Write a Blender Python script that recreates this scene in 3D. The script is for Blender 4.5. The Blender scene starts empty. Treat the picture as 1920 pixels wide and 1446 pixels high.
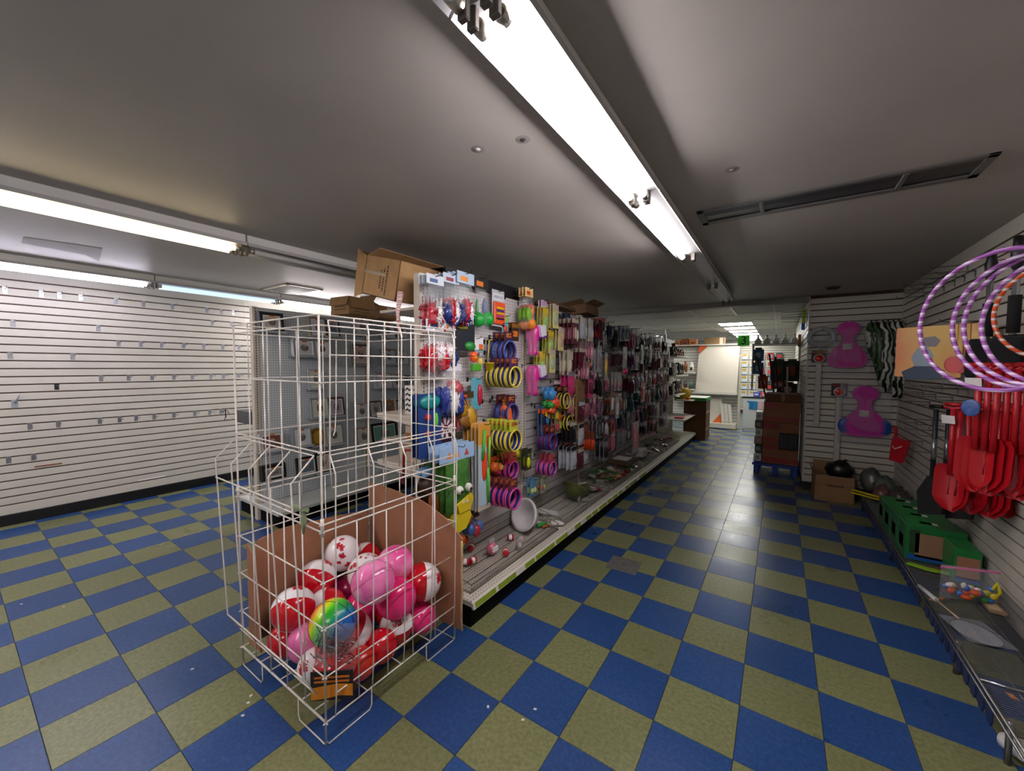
import bpy, bmesh, math, random
from mathutils import Vector, Matrix, Euler
random.seed(7)
R = math.radians
PI = math.pi
SC = bpy.context.scene
COL = SC.collection
# ------------------------------------------------------------------ camera, world, exposure
CAM = Vector((1.0183, -1.4112, 1.5468)); FPX = 737.06
PITCH, YAW, ROLL = .049711, .598214, .0059507
_fw = Vector((-math.sin(YAW)*math.cos(PITCH), math.cos(YAW)*math.cos(PITCH), -math.sin(PITCH)))
_r0 = Vector((math.cos(YAW), math.sin(YAW), 0)); _u0 = _r0.cross(_fw)
_rt = math.cos(ROLL)*_r0 + math.sin(ROLL)*_u0
_up = -math.sin(ROLL)*_r0 + math.cos(ROLL)*_u0
cd = bpy.data.cameras.new('camera'); cam = bpy.data.objects.new('camera', cd); COL.objects.link(cam)
cd.sensor_width = 36; cd.lens = FPX/1920*36; cd.clip_start = .02; cd.clip_end = 60
cam.matrix_world = Matrix(((_rt.x, _up.x, -_fw.x, CAM.x), (_rt.y, _up.y, -_fw.y, CAM.y), (_rt.z, _up.z, -_fw.z, CAM.z), (0, 0, 0, 1)))
SC.camera = cam
def at(px, py, axis, val):
    """measured point: the surveyed sight line of a photo pixel meets the plane axis = val (metres)"""
    d = _rt*((px-960)/FPX) - _up*((py-723)/FPX) + _fw
    return CAM + d*((val-CAM[axis])/d[axis])
def deep(px, py, d):
    return CAM + (_rt*((px-960)/FPX) - _up*((py-723)/FPX) + _fw)*d
def topix(p):
    v = Vector(p)-CAM; d = v.dot(_fw)
    return (960+FPX*v.dot(_rt)/d, 723-FPX*v.dot(_up)/d, d) if d > .01 else (1e9, 1e9, d)
W = bpy.data.worlds.new('world'); SC.world = W; W.use_nodes = True
W.node_tree.nodes['Background'].inputs[0].default_value = (.8, .85, .9, 1)
W.node_tree.nodes['Background'].inputs[1].default_value = .05
SC.view_settings.view_transform = 'Standard'; SC.view_settings.look = 'None'
SC.view_settings.gamma = 1; SC.view_settings.use_curve_mapping = False
SC.view_settings.exposure = 1.15
TUBE_ON, TUBE_COOL, TUBE_DIM, TUBE_BLUE, PANEL_ON = 28.0, 13.5, 5.0, .5, 7.5
# ------------------------------------------------------------------ materials
def hexc(h):
    h = h.lstrip('#'); c = [int(h[i:i+2], 16)/255 for i in (0, 2, 4)]
    return tuple(((v/12.92) if v <= .04045 else ((v+.055)/1.055)**2.4) for v in c)+(1,)
MATS = {}
def mat(col, rough=.5, metal=0, var=0, scale=40, bump=0, alpha=1, emit=0, trans=0, clear=0, orand=0, spec=.5):
    """procedural principled material; var mixes in a noise-driven darker tone, bump adds fine relief"""
    key = (col, rough, metal, var, scale, bump, alpha, emit, trans, clear, orand, spec)
    if key in MATS: return MATS[key]
    m = bpy.data.materials.new('mat_'+col.lstrip('#')); m.use_nodes = True
    nt = m.node_tree; b = nt.nodes['Principled BSDF']
    c = hexc(col)
    b.inputs['Base Color'].default_value = c; b.inputs['Roughness'].default_value = rough
    b.inputs['Metallic'].default_value = metal; b.inputs['Alpha'].default_value = alpha
    b.inputs['Transmission Weight'].default_value = trans; b.inputs['Coat Weight'].default_value = clear
    b.inputs['Specular IOR Level'].default_value = spec
    if emit:
        b.inputs['Emission Color'].default_value = c; b.inputs['Emission Strength'].default_value = emit
    if var or bump or orand:
        tc = nt.nodes.new('ShaderNodeTexCoord'); n = nt.nodes.new('ShaderNodeTexNoise')
        n.inputs['Scale'].default_value = scale; n.inputs['Detail'].default_value = 5
        nt.links.new(tc.outputs['Object'], n.inputs['Vector'])
        if var or orand:
            mr = nt.nodes.new('ShaderNodeMapRange'); mr.inputs[1].default_value = .3; mr.inputs[2].default_value = .7
            mr.inputs[3].default_value = 1-var; mr.inputs[4].default_value = 1+var*.5
            nt.links.new(n.outputs['Fac'], mr.inputs[0])
            vm = nt.nodes.new('ShaderNodeVectorMath'); vm.operation = 'SCALE'; vm.inputs[0].default_value = c[:3]
            if orand:
                oi = nt.nodes.new('ShaderNodeObjectInfo'); m2 = nt.nodes.new('ShaderNodeMapRange')
                m2.inputs[3].default_value = 1-orand; m2.inputs[4].default_value = 1+orand
                nt.links.new(oi.outputs['Random'], m2.inputs[0]); mu = nt.nodes.new('ShaderNodeMath'); mu.operation = 'MULTIPLY'
                nt.links.new(mr.outputs[0], mu.inputs[0]); nt.links.new(m2.outputs[0], mu.inputs[1]); nt.links.new(mu.outputs[0], vm.inputs[3])
            else: nt.links.new(mr.outputs[0], vm.inputs[3])
            nt.links.new(vm.outputs[0], b.inputs['Base Color'])
        if bump:
            bp = nt.nodes.new('ShaderNodeBump'); bp.inputs['Strength'].default_value = bump; bp.inputs['Distance'].default_value = .004
            nt.links.new(n.outputs['Fac'], bp.inputs['Height']); nt.links.new(bp.outputs[0], b.inputs['Normal'])
    MATS[key] = m
    return m
def math_node(nt, op, a, b=None):
    n = nt.nodes.new('ShaderNodeMath'); n.operation = op
    for i, v in enumerate((a, b)):
        if v is None: continue
        if isinstance(v, (int, float)): n.inputs[i].default_value = v
        else: nt.links.new(v, n.inputs[i])
    return n.outputs[0]
def tile_mat(name, base, dark, light, bumpy=.05):
    m = bpy.data.materials.new(name); m.use_nodes = True; nt = m.node_tree; b = nt.nodes['Principled BSDF']
    g = nt.nodes.new('ShaderNodeNewGeometry'); n1 = nt.nodes.new('ShaderNodeTexNoise'); n2 = nt.nodes.new('ShaderNodeTexNoise')
    n1.inputs['Scale'].default_value = 55; n1.inputs['Detail'].default_value = 6; n1.inputs['Roughness'].default_value = .75
    n2.inputs['Scale'].default_value = 2.3; n2.inputs['Detail'].default_value = 6
    for n in (n1, n2): nt.links.new(g.outputs['Position'], n.inputs['Vector'])
    r = nt.nodes.new('ShaderNodeValToRGB'); e = r.color_ramp.elements
    e[0].position = .32; e[0].color = hexc(dark); e[1].position = .68; e[1].color = hexc(light)
    x = e.new(.5); x.color = hexc(base)
    nt.links.new(n1.outputs['Fac'], r.inputs[0])
    oi = nt.nodes.new('ShaderNodeObjectInfo')
    k = math_node(nt, 'MULTIPLY_ADD', oi.outputs['Random'], .16); k.node.inputs[2].default_value = .92
    k2 = math_node(nt, 'MULTIPLY_ADD', n2.outputs['Fac'], .3); k2.node.inputs[2].default_value = .85
    kk = math_node(nt, 'MULTIPLY', k, k2)
    vm = nt.nodes.new('ShaderNodeVectorMath'); vm.operation = 'SCALE'
    nt.links.new(r.outputs[0], vm.inputs[0]); nt.links.new(kk, vm.inputs[3]); nt.links.new(vm.outputs[0], b.inputs['Base Color'])
    rr = math_node(nt, 'MULTIPLY_ADD', n2.outputs['Fac'], .3); rr.node.inputs[2].default_value = .17
    nt.links.new(rr, b.inputs['Roughness']); b.inputs['Specular IOR Level'].default_value = .45
    n3 = nt.nodes.new('ShaderNodeTexNoise'); n3.inputs['Scale'].default_value = 28; n3.inputs['Detail'].default_value = 4
    nt.links.new(g.outputs['Position'], n3.inputs['Vector'])
    bm_ = nt.nodes.new('ShaderNodeBump'); bm_.inputs['Strength'].default_value = bumpy; bm_.inputs['Distance'].default_value = .01
    nt.links.new(n3.outputs['Fac'], bm_.inputs['Height']); nt.links.new(bm_.outputs[0], b.inputs['Normal'])
    return m
def peg_mat(name, col, hole='#1c1d20', ax=(1, 2)):
    """painted pegboard: holes on a one-inch grid"""
    m = bpy.data.materials.new(name); m.use_nodes = True; nt = m.node_tree; b = nt.nodes['Principled BSDF']
    g = nt.nodes.new('ShaderNodeNewGeometry'); s = nt.nodes.new('ShaderNodeSeparateXYZ'); nt.links.new(g.outputs['Position'], s.inputs[0])
    ds = []
    for a in ax:
        f = math_node(nt, 'FRACT', math_node(nt, 'MULTIPLY', s.outputs[a], 1/.0254))
        d = math_node(nt, 'SUBTRACT', f, .5); ds.append(math_node(nt, 'MULTIPLY', d, d))
    h = math_node(nt, 'LESS_THAN', math_node(nt, 'ADD', ds[0], ds[1]), .026)
    n = nt.nodes.new('ShaderNodeTexNoise'); n.inputs['Scale'].default_value = 3; nt.links.new(g.outputs['Position'], n.inputs['Vector'])
    mx = nt.nodes.new('ShaderNodeMix'); mx.data_type = 'RGBA'; nt.links.new(h, mx.inputs[0])
    mx.inputs[6].default_value = hexc(col); mx.inputs[7].default_value = hexc(hole)
    nt.links.new(mx.outputs[2], b.inputs['Base Color']); b.inputs['Roughness'].default_value = .45
    return m
def stripes_mat(name, cols, coord='Object', axis=2, scale=20.0, rough=.4, wave=0):
    """bands of the listed colours along an object axis"""
    m = bpy.data.materials.new(name); m.use_nodes = True; nt = m.node_tree; b = nt.nodes['Principled BSDF']
    tc = nt.nodes.new('ShaderNodeTexCoord'); s = nt.nodes.new('ShaderNodeSeparateXYZ'); nt.links.new(tc.outputs[coord], s.inputs[0])
    v = math_node(nt, 'MULTIPLY', s.outputs[axis], scale)
    if wave:
        n = nt.nodes.new('ShaderNodeTexNoise'); n.inputs['Scale'].default_value = wave; nt.links.new(tc.outputs[coord], n.inputs['Vector'])
        v = math_node(nt, 'ADD', v, math_node(nt, 'MULTIPLY', n.outputs['Fac'], 2.0))
    f = math_node(nt, 'FRACT', v)
    r = nt.nodes.new('ShaderNodeValToRGB'); r.color_ramp.interpolation = 'CONSTANT'; e = r.color_ramp.elements
    e[0].color = hexc(cols[0]); e[1].position = 1/len(cols); e[1].color = hexc(cols[1])
    for i in range(2, len(cols)):
        x = e.new(i/len(cols)); x.color = hexc(cols[i])
    nt.links.new(f, r.inputs[0]); nt.links.new(r.outputs[0], b.inputs['Base Color']); b.inputs['Roughness'].default_value = rough
    return m
def ramp_mat(name, stops, axis=0, lo=-.1, hi=.1, rough=.2, noise=0, nscale=8):
    """smooth colour ramp along an object axis (printed/marbled colour of the thing itself)"""
    m = bpy.data.materials.new(name); m.use_nodes = True; nt = m.node_tree; b = nt.nodes['Principled BSDF']
    tc = nt.nodes.new('ShaderNodeTexCoord'); s = nt.nodes.new('ShaderNodeSeparateXYZ'); nt.links.new(tc.outputs['Object'], s.inputs[0])
    mr = nt.nodes.new('ShaderNodeMapRange'); mr.inputs[1].default_value = lo; mr.inputs[2].default_value = hi
    nt.links.new(s.outputs[axis], mr.inputs[0]); v = mr.outputs[0]
    if noise:
        n = nt.nodes.new('ShaderNodeTexNoise'); n.inputs['Scale'].default_value = nscale; n.inputs['Detail'].default_value = 3
        nt.links.new(tc.outputs['Object'], n.inputs['Vector'])
        v = math_node(nt, 'ADD', v, math_node(nt, 'MULTIPLY', math_node(nt, 'SUBTRACT', n.outputs['Fac'], .5), noise))
    r = nt.nodes.new('ShaderNodeValToRGB'); e = r.color_ramp.elements
    e[0].color = hexc(stops[0]); e[1].color = hexc(stops[-1])
    for i in range(1, len(stops)-1):
        x = e.new(i/(len(stops)-1)); x.color = hexc(stops[i])
    nt.links.new(v, r.inputs[0]); nt.links.new(r.outputs[0], b.inputs['Base Color']); b.inputs['Roughness'].default_value = rough
    return m
# ------------------------------------------------------------------ mesh building
class MB:
    """collects shapes; build() links them as ONE mesh object"""
    def __init__(s): s.v = []; s.f = []; s.m = []; s.sm = []
    def add(s, v, f, mi=0, smooth=False):
        o = len(s.v); s.v += [tuple(p) for p in v]; s.f += [tuple(i+o for i in q) for q in f]
        s.m += [mi]*len(f); s.sm += [smooth]*len(f); return s
    def box(s, x0, x1, y0, y1, z0, z1, mi=0, M=None):
        v = [Vector(p) for p in ((x0,y0,z0),(x1,y0,z0),(x1,y1,z0),(x0,y1,z0),(x0,y0,z1),(x1,y0,z1),(x1,y1,z1),(x0,y1,z1))]
        if M is not None: v = [M @ p for p in v]
        return s.add(v, [(0,3,2,1),(4,5,6,7),(0,1,5,4),(1,2,6,5),(2,3,7,6),(3,0,4,7)], mi)
    def cbox(s, x0, x1, y0, y1, z0, z1, c=.004, mi=0, M=None):
        """box with chamfered edges"""
        c = min(c, (x1-x0)*.45, (y1-y0)*.45, (z1-z0)*.45)
        bm = bmesh.new(); bmesh.ops.create_cube(bm, size=1)
        for q in bm.verts: q.co = Vector(((x0+x1)/2+q.co.x*(x1-x0), (y0+y1)/2+q.co.y*(y1-y0), (z0+z1)/2+q.co.z*(z1-z0)))
        bmesh.ops.bevel(bm, geom=bm.edges[:], offset=c, segments=1, affect='EDGES', profile=.5)
        return s.bm(bm, mi, M)
    def bm(s, bm, mi=0, M=None, smooth=False):
        bm.verts.index_update()
        v = [(M @ q.co) if M is not None else q.co.copy() for q in bm.verts]
        f = [[q.index for q in p.verts] for p in bm.faces]; bm.free()
        return s.add(v, f, mi, smooth)
    def tube(s, pts, r, n=6, mi=0, closed=False, caps=True, smooth=True):
        pts = [Vector(p) for p in pts]; k = len(pts); o = []; ref = None
        for i, p in enumerate(pts):
            a = pts[(i-1) % k] if (closed or i > 0) else p; b = pts[(i+1) % k] if (closed or i < k-1) else p
            t = (b-a).normalized() if (b-a).length > 1e-9 else Vector((0,0,1))
            if ref is None:
                ref = t.cross(Vector((0,0,1)));
                if ref.length < .1: ref = t.cross(Vector((1,0,0)))
                ref.normalize()
            ref = (ref - t*ref.dot(t));
            if ref.length < 1e-6: ref = t.orthogonal()
            ref.normalize(); q = t.cross(ref)
            rr = r[i] if isinstance(r, (list, tuple)) else r
            for j in range(n):
                an = 2*PI*j/n; o.append(p+(ref*math.cos(an)+q*math.sin(an))*rr)
        f = []
        for i in range(k if closed else k-1):
            for j in range(n):
                a = i*n+j; b = i*n+(j+1) % n; c = ((i+1) % k)*n+(j+1) % n; d = ((i+1) % k)*n+j
                f.append((a,b,c,d))
        s.add(o, f, mi, smooth)
        if caps and not closed:
            l = len(s.v)-len(o)
            s.f += [tuple(l+j for j in range(n))[::-1], tuple(l+(k-1)*n+j for j in range(n))]; s.m += [mi, mi]; s.sm += [False, False]
        return s
    def lathe(s, prof, n=20, mi=0, M=None, smooth=True):
        """profile of (radius, z) turned about local Z"""
        v = []; f = []; k = len(prof)
        for (r, z) in prof:
            for j in range(n):
                a = 2*PI*j/n; p = Vector((r*math.cos(a), r*math.sin(a), z)); v.append(M @ p if M is not None else p)
        for i in range(k-1):
            for j in range(n): f.append((i*n+j, i*n+(j+1) % n, (i+1)*n+(j+1) % n, (i+1)*n+j))
        return s.add(v, f, mi, smooth)
    def ball(s, c, r, seg=12, ring=8, mi=0, M=None):
        rx, ry, rz = r if isinstance(r, (tuple, list)) else (r, r, r); c = Vector(c); v = []; f = []
        for i in range(ring+1):
            t = PI*i/ring
            for j in range(seg):
                a = 2*PI*j/seg; p = Vector((rx*math.sin(t)*math.cos(a), ry*math.sin(t)*math.sin(a), rz*math.cos(t)))+c
                v.append(M @ p if M is not None else p)
        for i in range(ring):
            for j in range(seg): f.append((i*seg+j, (i+1)*seg+j, (i+1)*seg+(j+1) % seg, i*seg+(j+1) % seg))
        return s.add(v, f, mi, True)
    def prism(s, poly, h0, h1, ax='x', mi=0, M=None):
        """2-D outline (ccw) given thickness h0..h1 along an axis"""
        def P(a, b, h): return {'x': (h, a, b), 'y': (a, h, b), 'z': (a, b, h)}[ax]
        n = len(poly); v = [Vector(P(a, b, h0)) for a, b in poly]+[Vector(P(a, b, h1)) for a, b in poly]
        if M is not None: v = [M @ p for p in v]
        return s.add(v, [tuple(range(n))[::-1], tuple(range(n, 2*n))]+[(i, (i+1) % n, n+(i+1) % n, n+i) for i in range(n)], mi)
    def pillow(s, w, h, t, top=0, nx=6, nz=8, mi=0, x0=0, crumple=.0, taper=0, rnd=random):
        """inflated bag hanging from z=top down to top-h, facing +x"""
        v = []; f = []
        for sd in (1, -1):
            for i in range(nz+1):
                for j in range(nx+1):
                    a = j/nx*2-1; b = i/nz*2-1
                    d = max(0, (1-a**4))*max(0, (1-b**4))*t/2
                    if 0 < i < nz and 0 < j < nx: d += rnd.uniform(-1, 1)*crumple
                    ww = w*(1-taper*(1-i/nz))
                    v.append((x0+sd*d, a*ww/2, top-i/nz*h))
        k = (nx+1)*(nz+1)
        for q in (0, k):
            for i in range(nz):
                for j in range(nx):
                    a = q+i*(nx+1)+j; g = (a, a+nx+1, a+nx+2, a+1); f.append(g if q == 0 else g[::-1])
        return s.add(v, f, mi, True)
    def mesh(s, name, mats):
        me = bpy.data.meshes.new(name); me.from_pydata(s.v, [], s.f)
        for m in (mats if isinstance(mats, (list, tuple)) else [mats]): me.materials.append(m)
        me.polygons.foreach_set('material_index', s.m); me.polygons.foreach_set('use_smooth', s.sm); me.update()
        return me
    def build(s, name, mats, parent=None, world=False):
        """link as one object; world=True: vertices are world coordinates under an unrotated parent"""
        if world and parent is not None:
            o = parent.location if parent.parent is None else parent.location+parent.parent.location
            s.v = [(a-o.x, b-o.y, c-o.z) for a, b, c in s.v]
        ob = bpy.data.objects.new(name, s.mesh(name, mats)); COL.objects.link(ob)
        if parent is not None: ob.parent = parent
        return ob
def tag(o, label=None, cat=None, group=None, kind=None):
    if label: o['label'] = label
    if cat: o['category'] = cat
    if group: o['group'] = group
    if kind: o['kind'] = kind
    return o
def thing(name, label, cat, loc=(0,0,0), rotz=0, group=None, rot=None):
    o = bpy.data.objects.new(name, None); COL.objects.link(o); o.empty_display_size = .05
    o.location = loc; o.rotation_euler = rot if rot else (0, 0, rotz)
    return tag(o, label, cat, group)
def one(mb, name, mats, label, cat, group=None, loc=None, rot=None):
    o = mb.build(name, mats)
    if loc is not None: o.location = loc
    if rot is not None: o.rotation_euler = rot
    return tag(o, label, cat, group)
def struct(name, mb, mats, parent=None):
    o = mb.build(name, mats, parent)
    if parent is None: o['kind'] = 'structure'
    return o
def copy_tree(o, parent=None):
    c = o.copy(); COL.objects.link(c); c.parent = parent
    for ch in list(o.children): copy_tree(ch, c)
    return c
def inst(name, me, parent=None, loc=(0,0,0), rot=None):
    o = bpy.data.objects.new(name, me); COL.objects.link(o); o.location = loc
    if rot: o.rotation_euler = rot
    if parent is not None: o.parent = parent
    return o
def text_mesh(s, size, depth=0):
    cu = bpy.data.curves.new('lettering', 'FONT'); cu.body = s; cu.size = size; cu.extrude = depth
    cu.align_x = 'CENTER'; cu.align_y = 'CENTER'; cu.resolution_u = 3
    ob = bpy.data.objects.new('lettering', cu); COL.objects.link(ob)
    me = bpy.data.meshes.new_from_object(ob.evaluated_get(bpy.context.evaluated_depsgraph_get()))
    bpy.data.objects.remove(ob); return me
def lettering(s, size, m, parent, loc, rot, name='lettering'):
    """flat raised print as a part"""
    me = text_mesh(s, size, .0004); me.materials.clear(); me.materials.append(m)
    return inst(name, me, parent, loc, rot)
ORD = ['first','second','third','fourth','fifth','sixth','seventh','eighth','ninth','tenth','eleventh','twelfth','thirteenth','fourteenth','fifteenth']
# colours used often
WHITE = mat('#e8e6e0', .4); IVORY = mat('#d9d3c4', .45, var=.05, scale=6); BLACK = mat('#0c0c0e', .45); CHROME = mat('#c9ccd2', .22, 1)
DKWIRE = mat('#4a4744', .35, .9); CARD = mat('#b08a5c', .8, var=.12, scale=14, bump=.1); CARD_D = mat('#8a6844', .85, var=.15, scale=14)
FILM = mat('#eef2f6', .1, alpha=.09); FILM2 = mat('#dfe6ea', .15, alpha=.3)
# ================================================================== THE SETTING
T = .3048; CEIL = 2.438; XL, XR, YB = -5.0, 2.136, 4.754
FX0, FX1, FY0, FY1 = -5.1, 3.2, -4.2, 14.2
BLUE = tile_mat('tile_blue', '#244579', '#1b396b', '#325587'); OLIVE = tile_mat('tile_olive', '#737650', '#5d603e', '#84875f')
b = MB(); b.box(FX0, FX1, FY0, FY1, -.12, -.003)
floor = struct('floor', b, mat('#24262a', .8))
tm = []
for m in (BLUE, OLIVE):
    q = MB(); h = T/2-.0007; c = .0012
    v = [(-h,-h,-.003),(h,-h,-.003),(h,h,-.003),(-h,h,-.003),(-h+c,-h+c,0),(h-c,-h+c,0),(h-c,h-c,0),(-h+c,h-c,0)]
    q.add(v, [(4,5,6,7),(0,1,5,4),(1,2,6,5),(2,3,7,6),(3,0,4,7)]); tm.append(q.mesh('floor_tile', m))
cells = []
for i in range(int(FX0/T)-1, int(FX1/T)+1):
    for j in range(int(FY0/T)-1, int(FY1/T)+1):
        x, y = (i+.5)*T, (j+.5)*T
        if not (FX0 < x < FX1 and FY0 < y < FY1): continue
        u, v, d = topix((x, y, 0)); seen = d > .2 and -90 < u < 2010 and v < 1530
        hid = (-1.45 < x < -.45 and .35 < y < 7.6) or (-3.7 < x < -2.8 and .4 < y < 5)
        cells.append((0 if (seen and not hid) else 1, (x-CAM.x)**2+(y-CAM.y)**2, i, j))
cells.sort()
rest = MB()
for n, (s_, d_, i, j) in enumerate(cells):
    x, y = (i+.5)*T, (j+.5)*T
    if n < 300: inst('floor_tile', tm[(i+j) % 2], floor, (x, y, 0))
    else:
        me = tm[(i+j) % 2]; rest.add([(p.co.x+x, p.co.y+y, p.co.z) for p in me.vertices], [tuple(p.vertices) for p in me.polygons], (i+j) % 2)
o = rest.build('floor_tiles_beyond', [BLUE, OLIVE], floor); o['kind'] = 'stuff'
# ceiling: painted board over the shop, grid ceiling beyond the beam
CEILM = mat('#ada79f', .5, var=.12, scale=1.3, bump=.06)
b = MB(); b.box(FX0, FX1, FY0, 4.86, CEIL, CEIL+.1); struct('ceiling', b, CEILM)
b = MB(); b.box(FX0, FX1, 4.86, FY1, 2.475, 2.575); c2 = struct('ceiling_far', b, mat('#c9c8c0', .6, var=.05, scale=3)); c2.name = 'ceiling'
b = MB()
for x in (-2.75, -1.53, -.31, .91, 2.13): b.box(x-.012, x+.012, 4.95, FY1, 2.466, 2.478)
for k in range(8): b.box(FX0, FX1, 5.2+k*1.22-.012, 5.2+k*1.22+.012, 2.468, 2.478)
b.build('ceiling_grid', mat('#d8d7d0', .5), c2)
b = MB(); b.box(FX0, FX1, 4.80, 4.95, 2.385, 2.475); b.box(FX0, FX1, 4.775, 4.80, 2.41, 2.438); struct('trim_1', b, mat('#8d8a85', .5, var=.1, scale=4))
b = MB(); b.box(FX0, 2.14, 4.95, 4.975, 2.44, 2.475); struct('trim_2', b, mat('#d8d6cf', .5))
GROOVE = mat('#4a3327', .75); SLAT = mat('#c3bfb2', .42, var=.05, scale=5, orand=.02)
ZS = [2.102+.0762*3-.0762*k for k in range(31)]          # groove heights
def slat_wall(name, org, along, normal, segs, ztop, zbot, thick=.12):
    """backing wall with separate slats: org = point on the face line, along/normal unit vectors, segs = [(s0, s1)]"""
    org = Vector(org); A = Vector(along); N = Vector(normal)
    s0, s1 = segs[0][0], segs[-1][1]
    def P(s, n, z): return org+A*s+N*n+Vector((0,0,z))
    def bx(mb, a0, a1, n0, n1, z0, z1, ch=0):
        v = [P(a0,n0,z0),P(a1,n0,z0),P(a1,n1-ch,z0),P(a0,n1-ch,z0),P(a0,n0,z1),P(a1,n0,z1),P(a1,n1-ch,z1),P(a0,n1-ch,z1)]
        f = [(0,3,2,1),(4,5,6,7),(0,1,5,4),(1,2,6,5),(3,0,4,7)]
        if ch:
            v += [P(a0,n1,z0+ch),P(a1,n1,z0+ch),P(a1,n1,z1-ch),P(a0,n1,z1-ch)]
            f += [(8,9,10,11),(3,2,9,8),(6,7,11,10),(2,6,10,9),(7,3,8,11)]
        else: f.append((2,3,7,6))
        if A.cross(N).z < 0: f = [q[::-1] for q in f]
        mb.add(v, f)
    b = MB(); bx(b, s0, s1, -thick, -.010, 0, CEIL)
    w = struct(name, b, GROOVE)
    zz = [ztop]+[z for z in ZS if zbot+.02 < z < ztop-.02]+[zbot]
    for (a0, a1) in segs:
        for k in range(len(zz)-1):
            m = MB(); bx(m, a0+.0008, a1-.0008, -.010, 0, zz[k+1]+(.006 if k < len(zz)-2 else 0), zz[k]-(.006 if k else 0), .0015)
            m.build('slat', SLAT, w)
    return w
wl = slat_wall('wall_left', (XL, 0, 0), (0,1,0), (1,0,0), [(-3.95,-1.47),(-1.47,.97),(.97,3.41),(3.41,5.85)], CEIL, .107)
b = MB(); b.box(XL-.12, XL, 5.85, FY1, 0, CEIL+.05); struct('wall_left', b, mat('#cfccc2', .5))
wr = slat_wall('wall_right', (XR, 0, 0), (0,1,0), (-1,0,0), [(-3.95,-.13),(-.13,2.31),(2.31,YB)], CEIL, .107)
wb = slat_wall('wall_back', (0, YB, 0), (1,0,0), (0,-1,0), [(1.305, XR)], 2.40, .107)
ws = slat_wall('wall_side', (1.29, 0, 0), (0,1,0), (-1,0,0), [(YB+.01, 7.19),(7.19,9.6)], 2.44, .107)
b = MB(); b.box(1.29, 1.306, YB-.006, YB+.01, .107, 2.40); struct('trim_3', b, mat('#b9b6ae', .4))
b = MB(); b.box(XR, XR+.12, YB, FY1, 0, 2.5); struct('wall_right_far', b, mat('#cfccc2', .5)).name = 'wall_right'
b = MB(); b.box(FX0, FX1, FY0-.1, FY0, 0, CEIL); struct('wall_front', b, mat('#bcb9b0', .6, var=.04, scale=3))
b = MB(); b.box(FX0, FX1, FY0+.001, FY0+.02, 0, .1); struct('baseboard_front', b, BLACK)
BB = mat('#0b0b0c', .35)
b = MB(); b.cbox(XL-.005, XL+.012, -4.2, 5.85, 0, .107, .003); struct('baseboard_left', b, BB)
b = MB(); b.cbox(XR-.012, XR+.005, -4.2, YB-.001, 0, .107, .003); struct('baseboard_right', b, BB)
b = MB(); b.cbox(1.31, XR-.013, YB-.002, YB+.01, 0, .107, .003); struct('baseboard_back', b, BB)
far = slat_wall('wall_far', (0, 14.0, 0), (1,0,0), (0,-1,0), [(-5,-2.56),(-2.56,-.12),(-.12,2.14)], 2.44, .107)
SLATW = mat('#dcdad2', .42, var=.04, scale=5)
# ================================================================== LIGHT FIXTURES
FIXW = mat('#d6d4d0', .35); FIXD = mat('#a9a8a8', .4); SOCK = mat('#5b554d', .5)
LIT = mat('#fff7fb', .3, emit=TUBE_ON); COOL = mat('#f1ecff', .3, emit=TUBE_COOL); CREAM = mat('#ffe6b4', .3, emit=TUBE_DIM)
BLUEDIM = mat('#c4ddf2', .3, emit=TUBE_BLUE); DEAD = mat('#c9c7c6', .3)
def strip_light(x, y0, y1, tubes, label, group, hw=.072, sides=(-.032, .032)):
    t = thing('fluorescent_fixture', label, 'light fixture', (x, (y0+y1)/2, CEIL), 0, group)
    L = (y1-y0)/2-.004
    b = MB(); b.cbox(-hw, hw, -L, L, -.058, 0, .004); b.build('housing', FIXW, t)
    b = MB(); b.prism([(-hw-.018,-.078),(-hw-.004,-.064),(-.012,-.076),(.012,-.076),(hw+.004,-.064),(hw+.018,-.078),(hw+.018,-.056),(-hw-.018,-.056)], -L, L, 'y'); b.build('reflector', FIXD, t)
    for k, (m, sx) in enumerate(zip(tubes, sides)):
        for e in (-1, 1):
            b = MB(); b.cbox(sx-.013, sx+.013, e*(L-.012)-.009, e*(L-.012)+.009, -.122, -.060, .003); b.build('lampholder', SOCK, t)
        if m is None: continue
        b = MB(); b.tube([(sx, -L+.055, -.099), (sx, L-.055, -.099)], .0175, 12); tb = b.build('tube', m, t)
        for e in (-1, 1): b = MB(); b.tube([(sx, e*(L-.055), -.099), (sx, e*(L-.026), -.099)], .0177, 12); b.build('end_cap', mat('#b9b4a6', .3, .8), tb)
    return t
g = 'fluorescent strips in the middle ceiling row'
ys = [-3.12, -1.91, -.70, .505, 1.715, 2.925, 4.135]
tb = [(LIT, LIT), (DEAD, DEAD), (LIT, LIT), (LIT, None), (None, None), (None, None)]
lb = ['strip light of the middle row behind the viewer', 'strip light of the middle row overhead of the viewer', 'brightest strip light with two lit tubes, middle ceiling row',
      'shorter looking strip light with one lit tube, middle ceiling row', 'unlit strip fixture just past the last glowing tube', 'unlit strip fixture at the far end by the ceiling beam']
for k in range(6): strip_light(.44, ys[k], ys[k+1], tb[k], lb[k], g)
g = 'fluorescent strips in the left ceiling row'
ys = [-3.8, -2.59, -1.38, -.17, 1.04, 2.25, 3.46]
tb = [(LIT, LIT), (LIT, LIT), (CREAM, CREAM), (DEAD, DEAD), (DEAD, DEAD), (DEAD, DEAD)]  # first two: unseen fixtures, added bright to light the frame gondola
lb = ['farthest strip light of the left row outside the picture', 'strip light of the left row just outside the picture', 'dim cream strip light above the empty floor at left', 'unlit strip fixture right after the cream tube', 'unlit strip fixture running behind the tilted cardboard box', 'unlit strip fixture hidden over the long gondola']
for k in range(6): strip_light(-2.13, ys[k], ys[k+1], tb[k], lb[k], g, .085, (-.05, .05))
g = 'fluorescent strips along the left slat wall'
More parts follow.
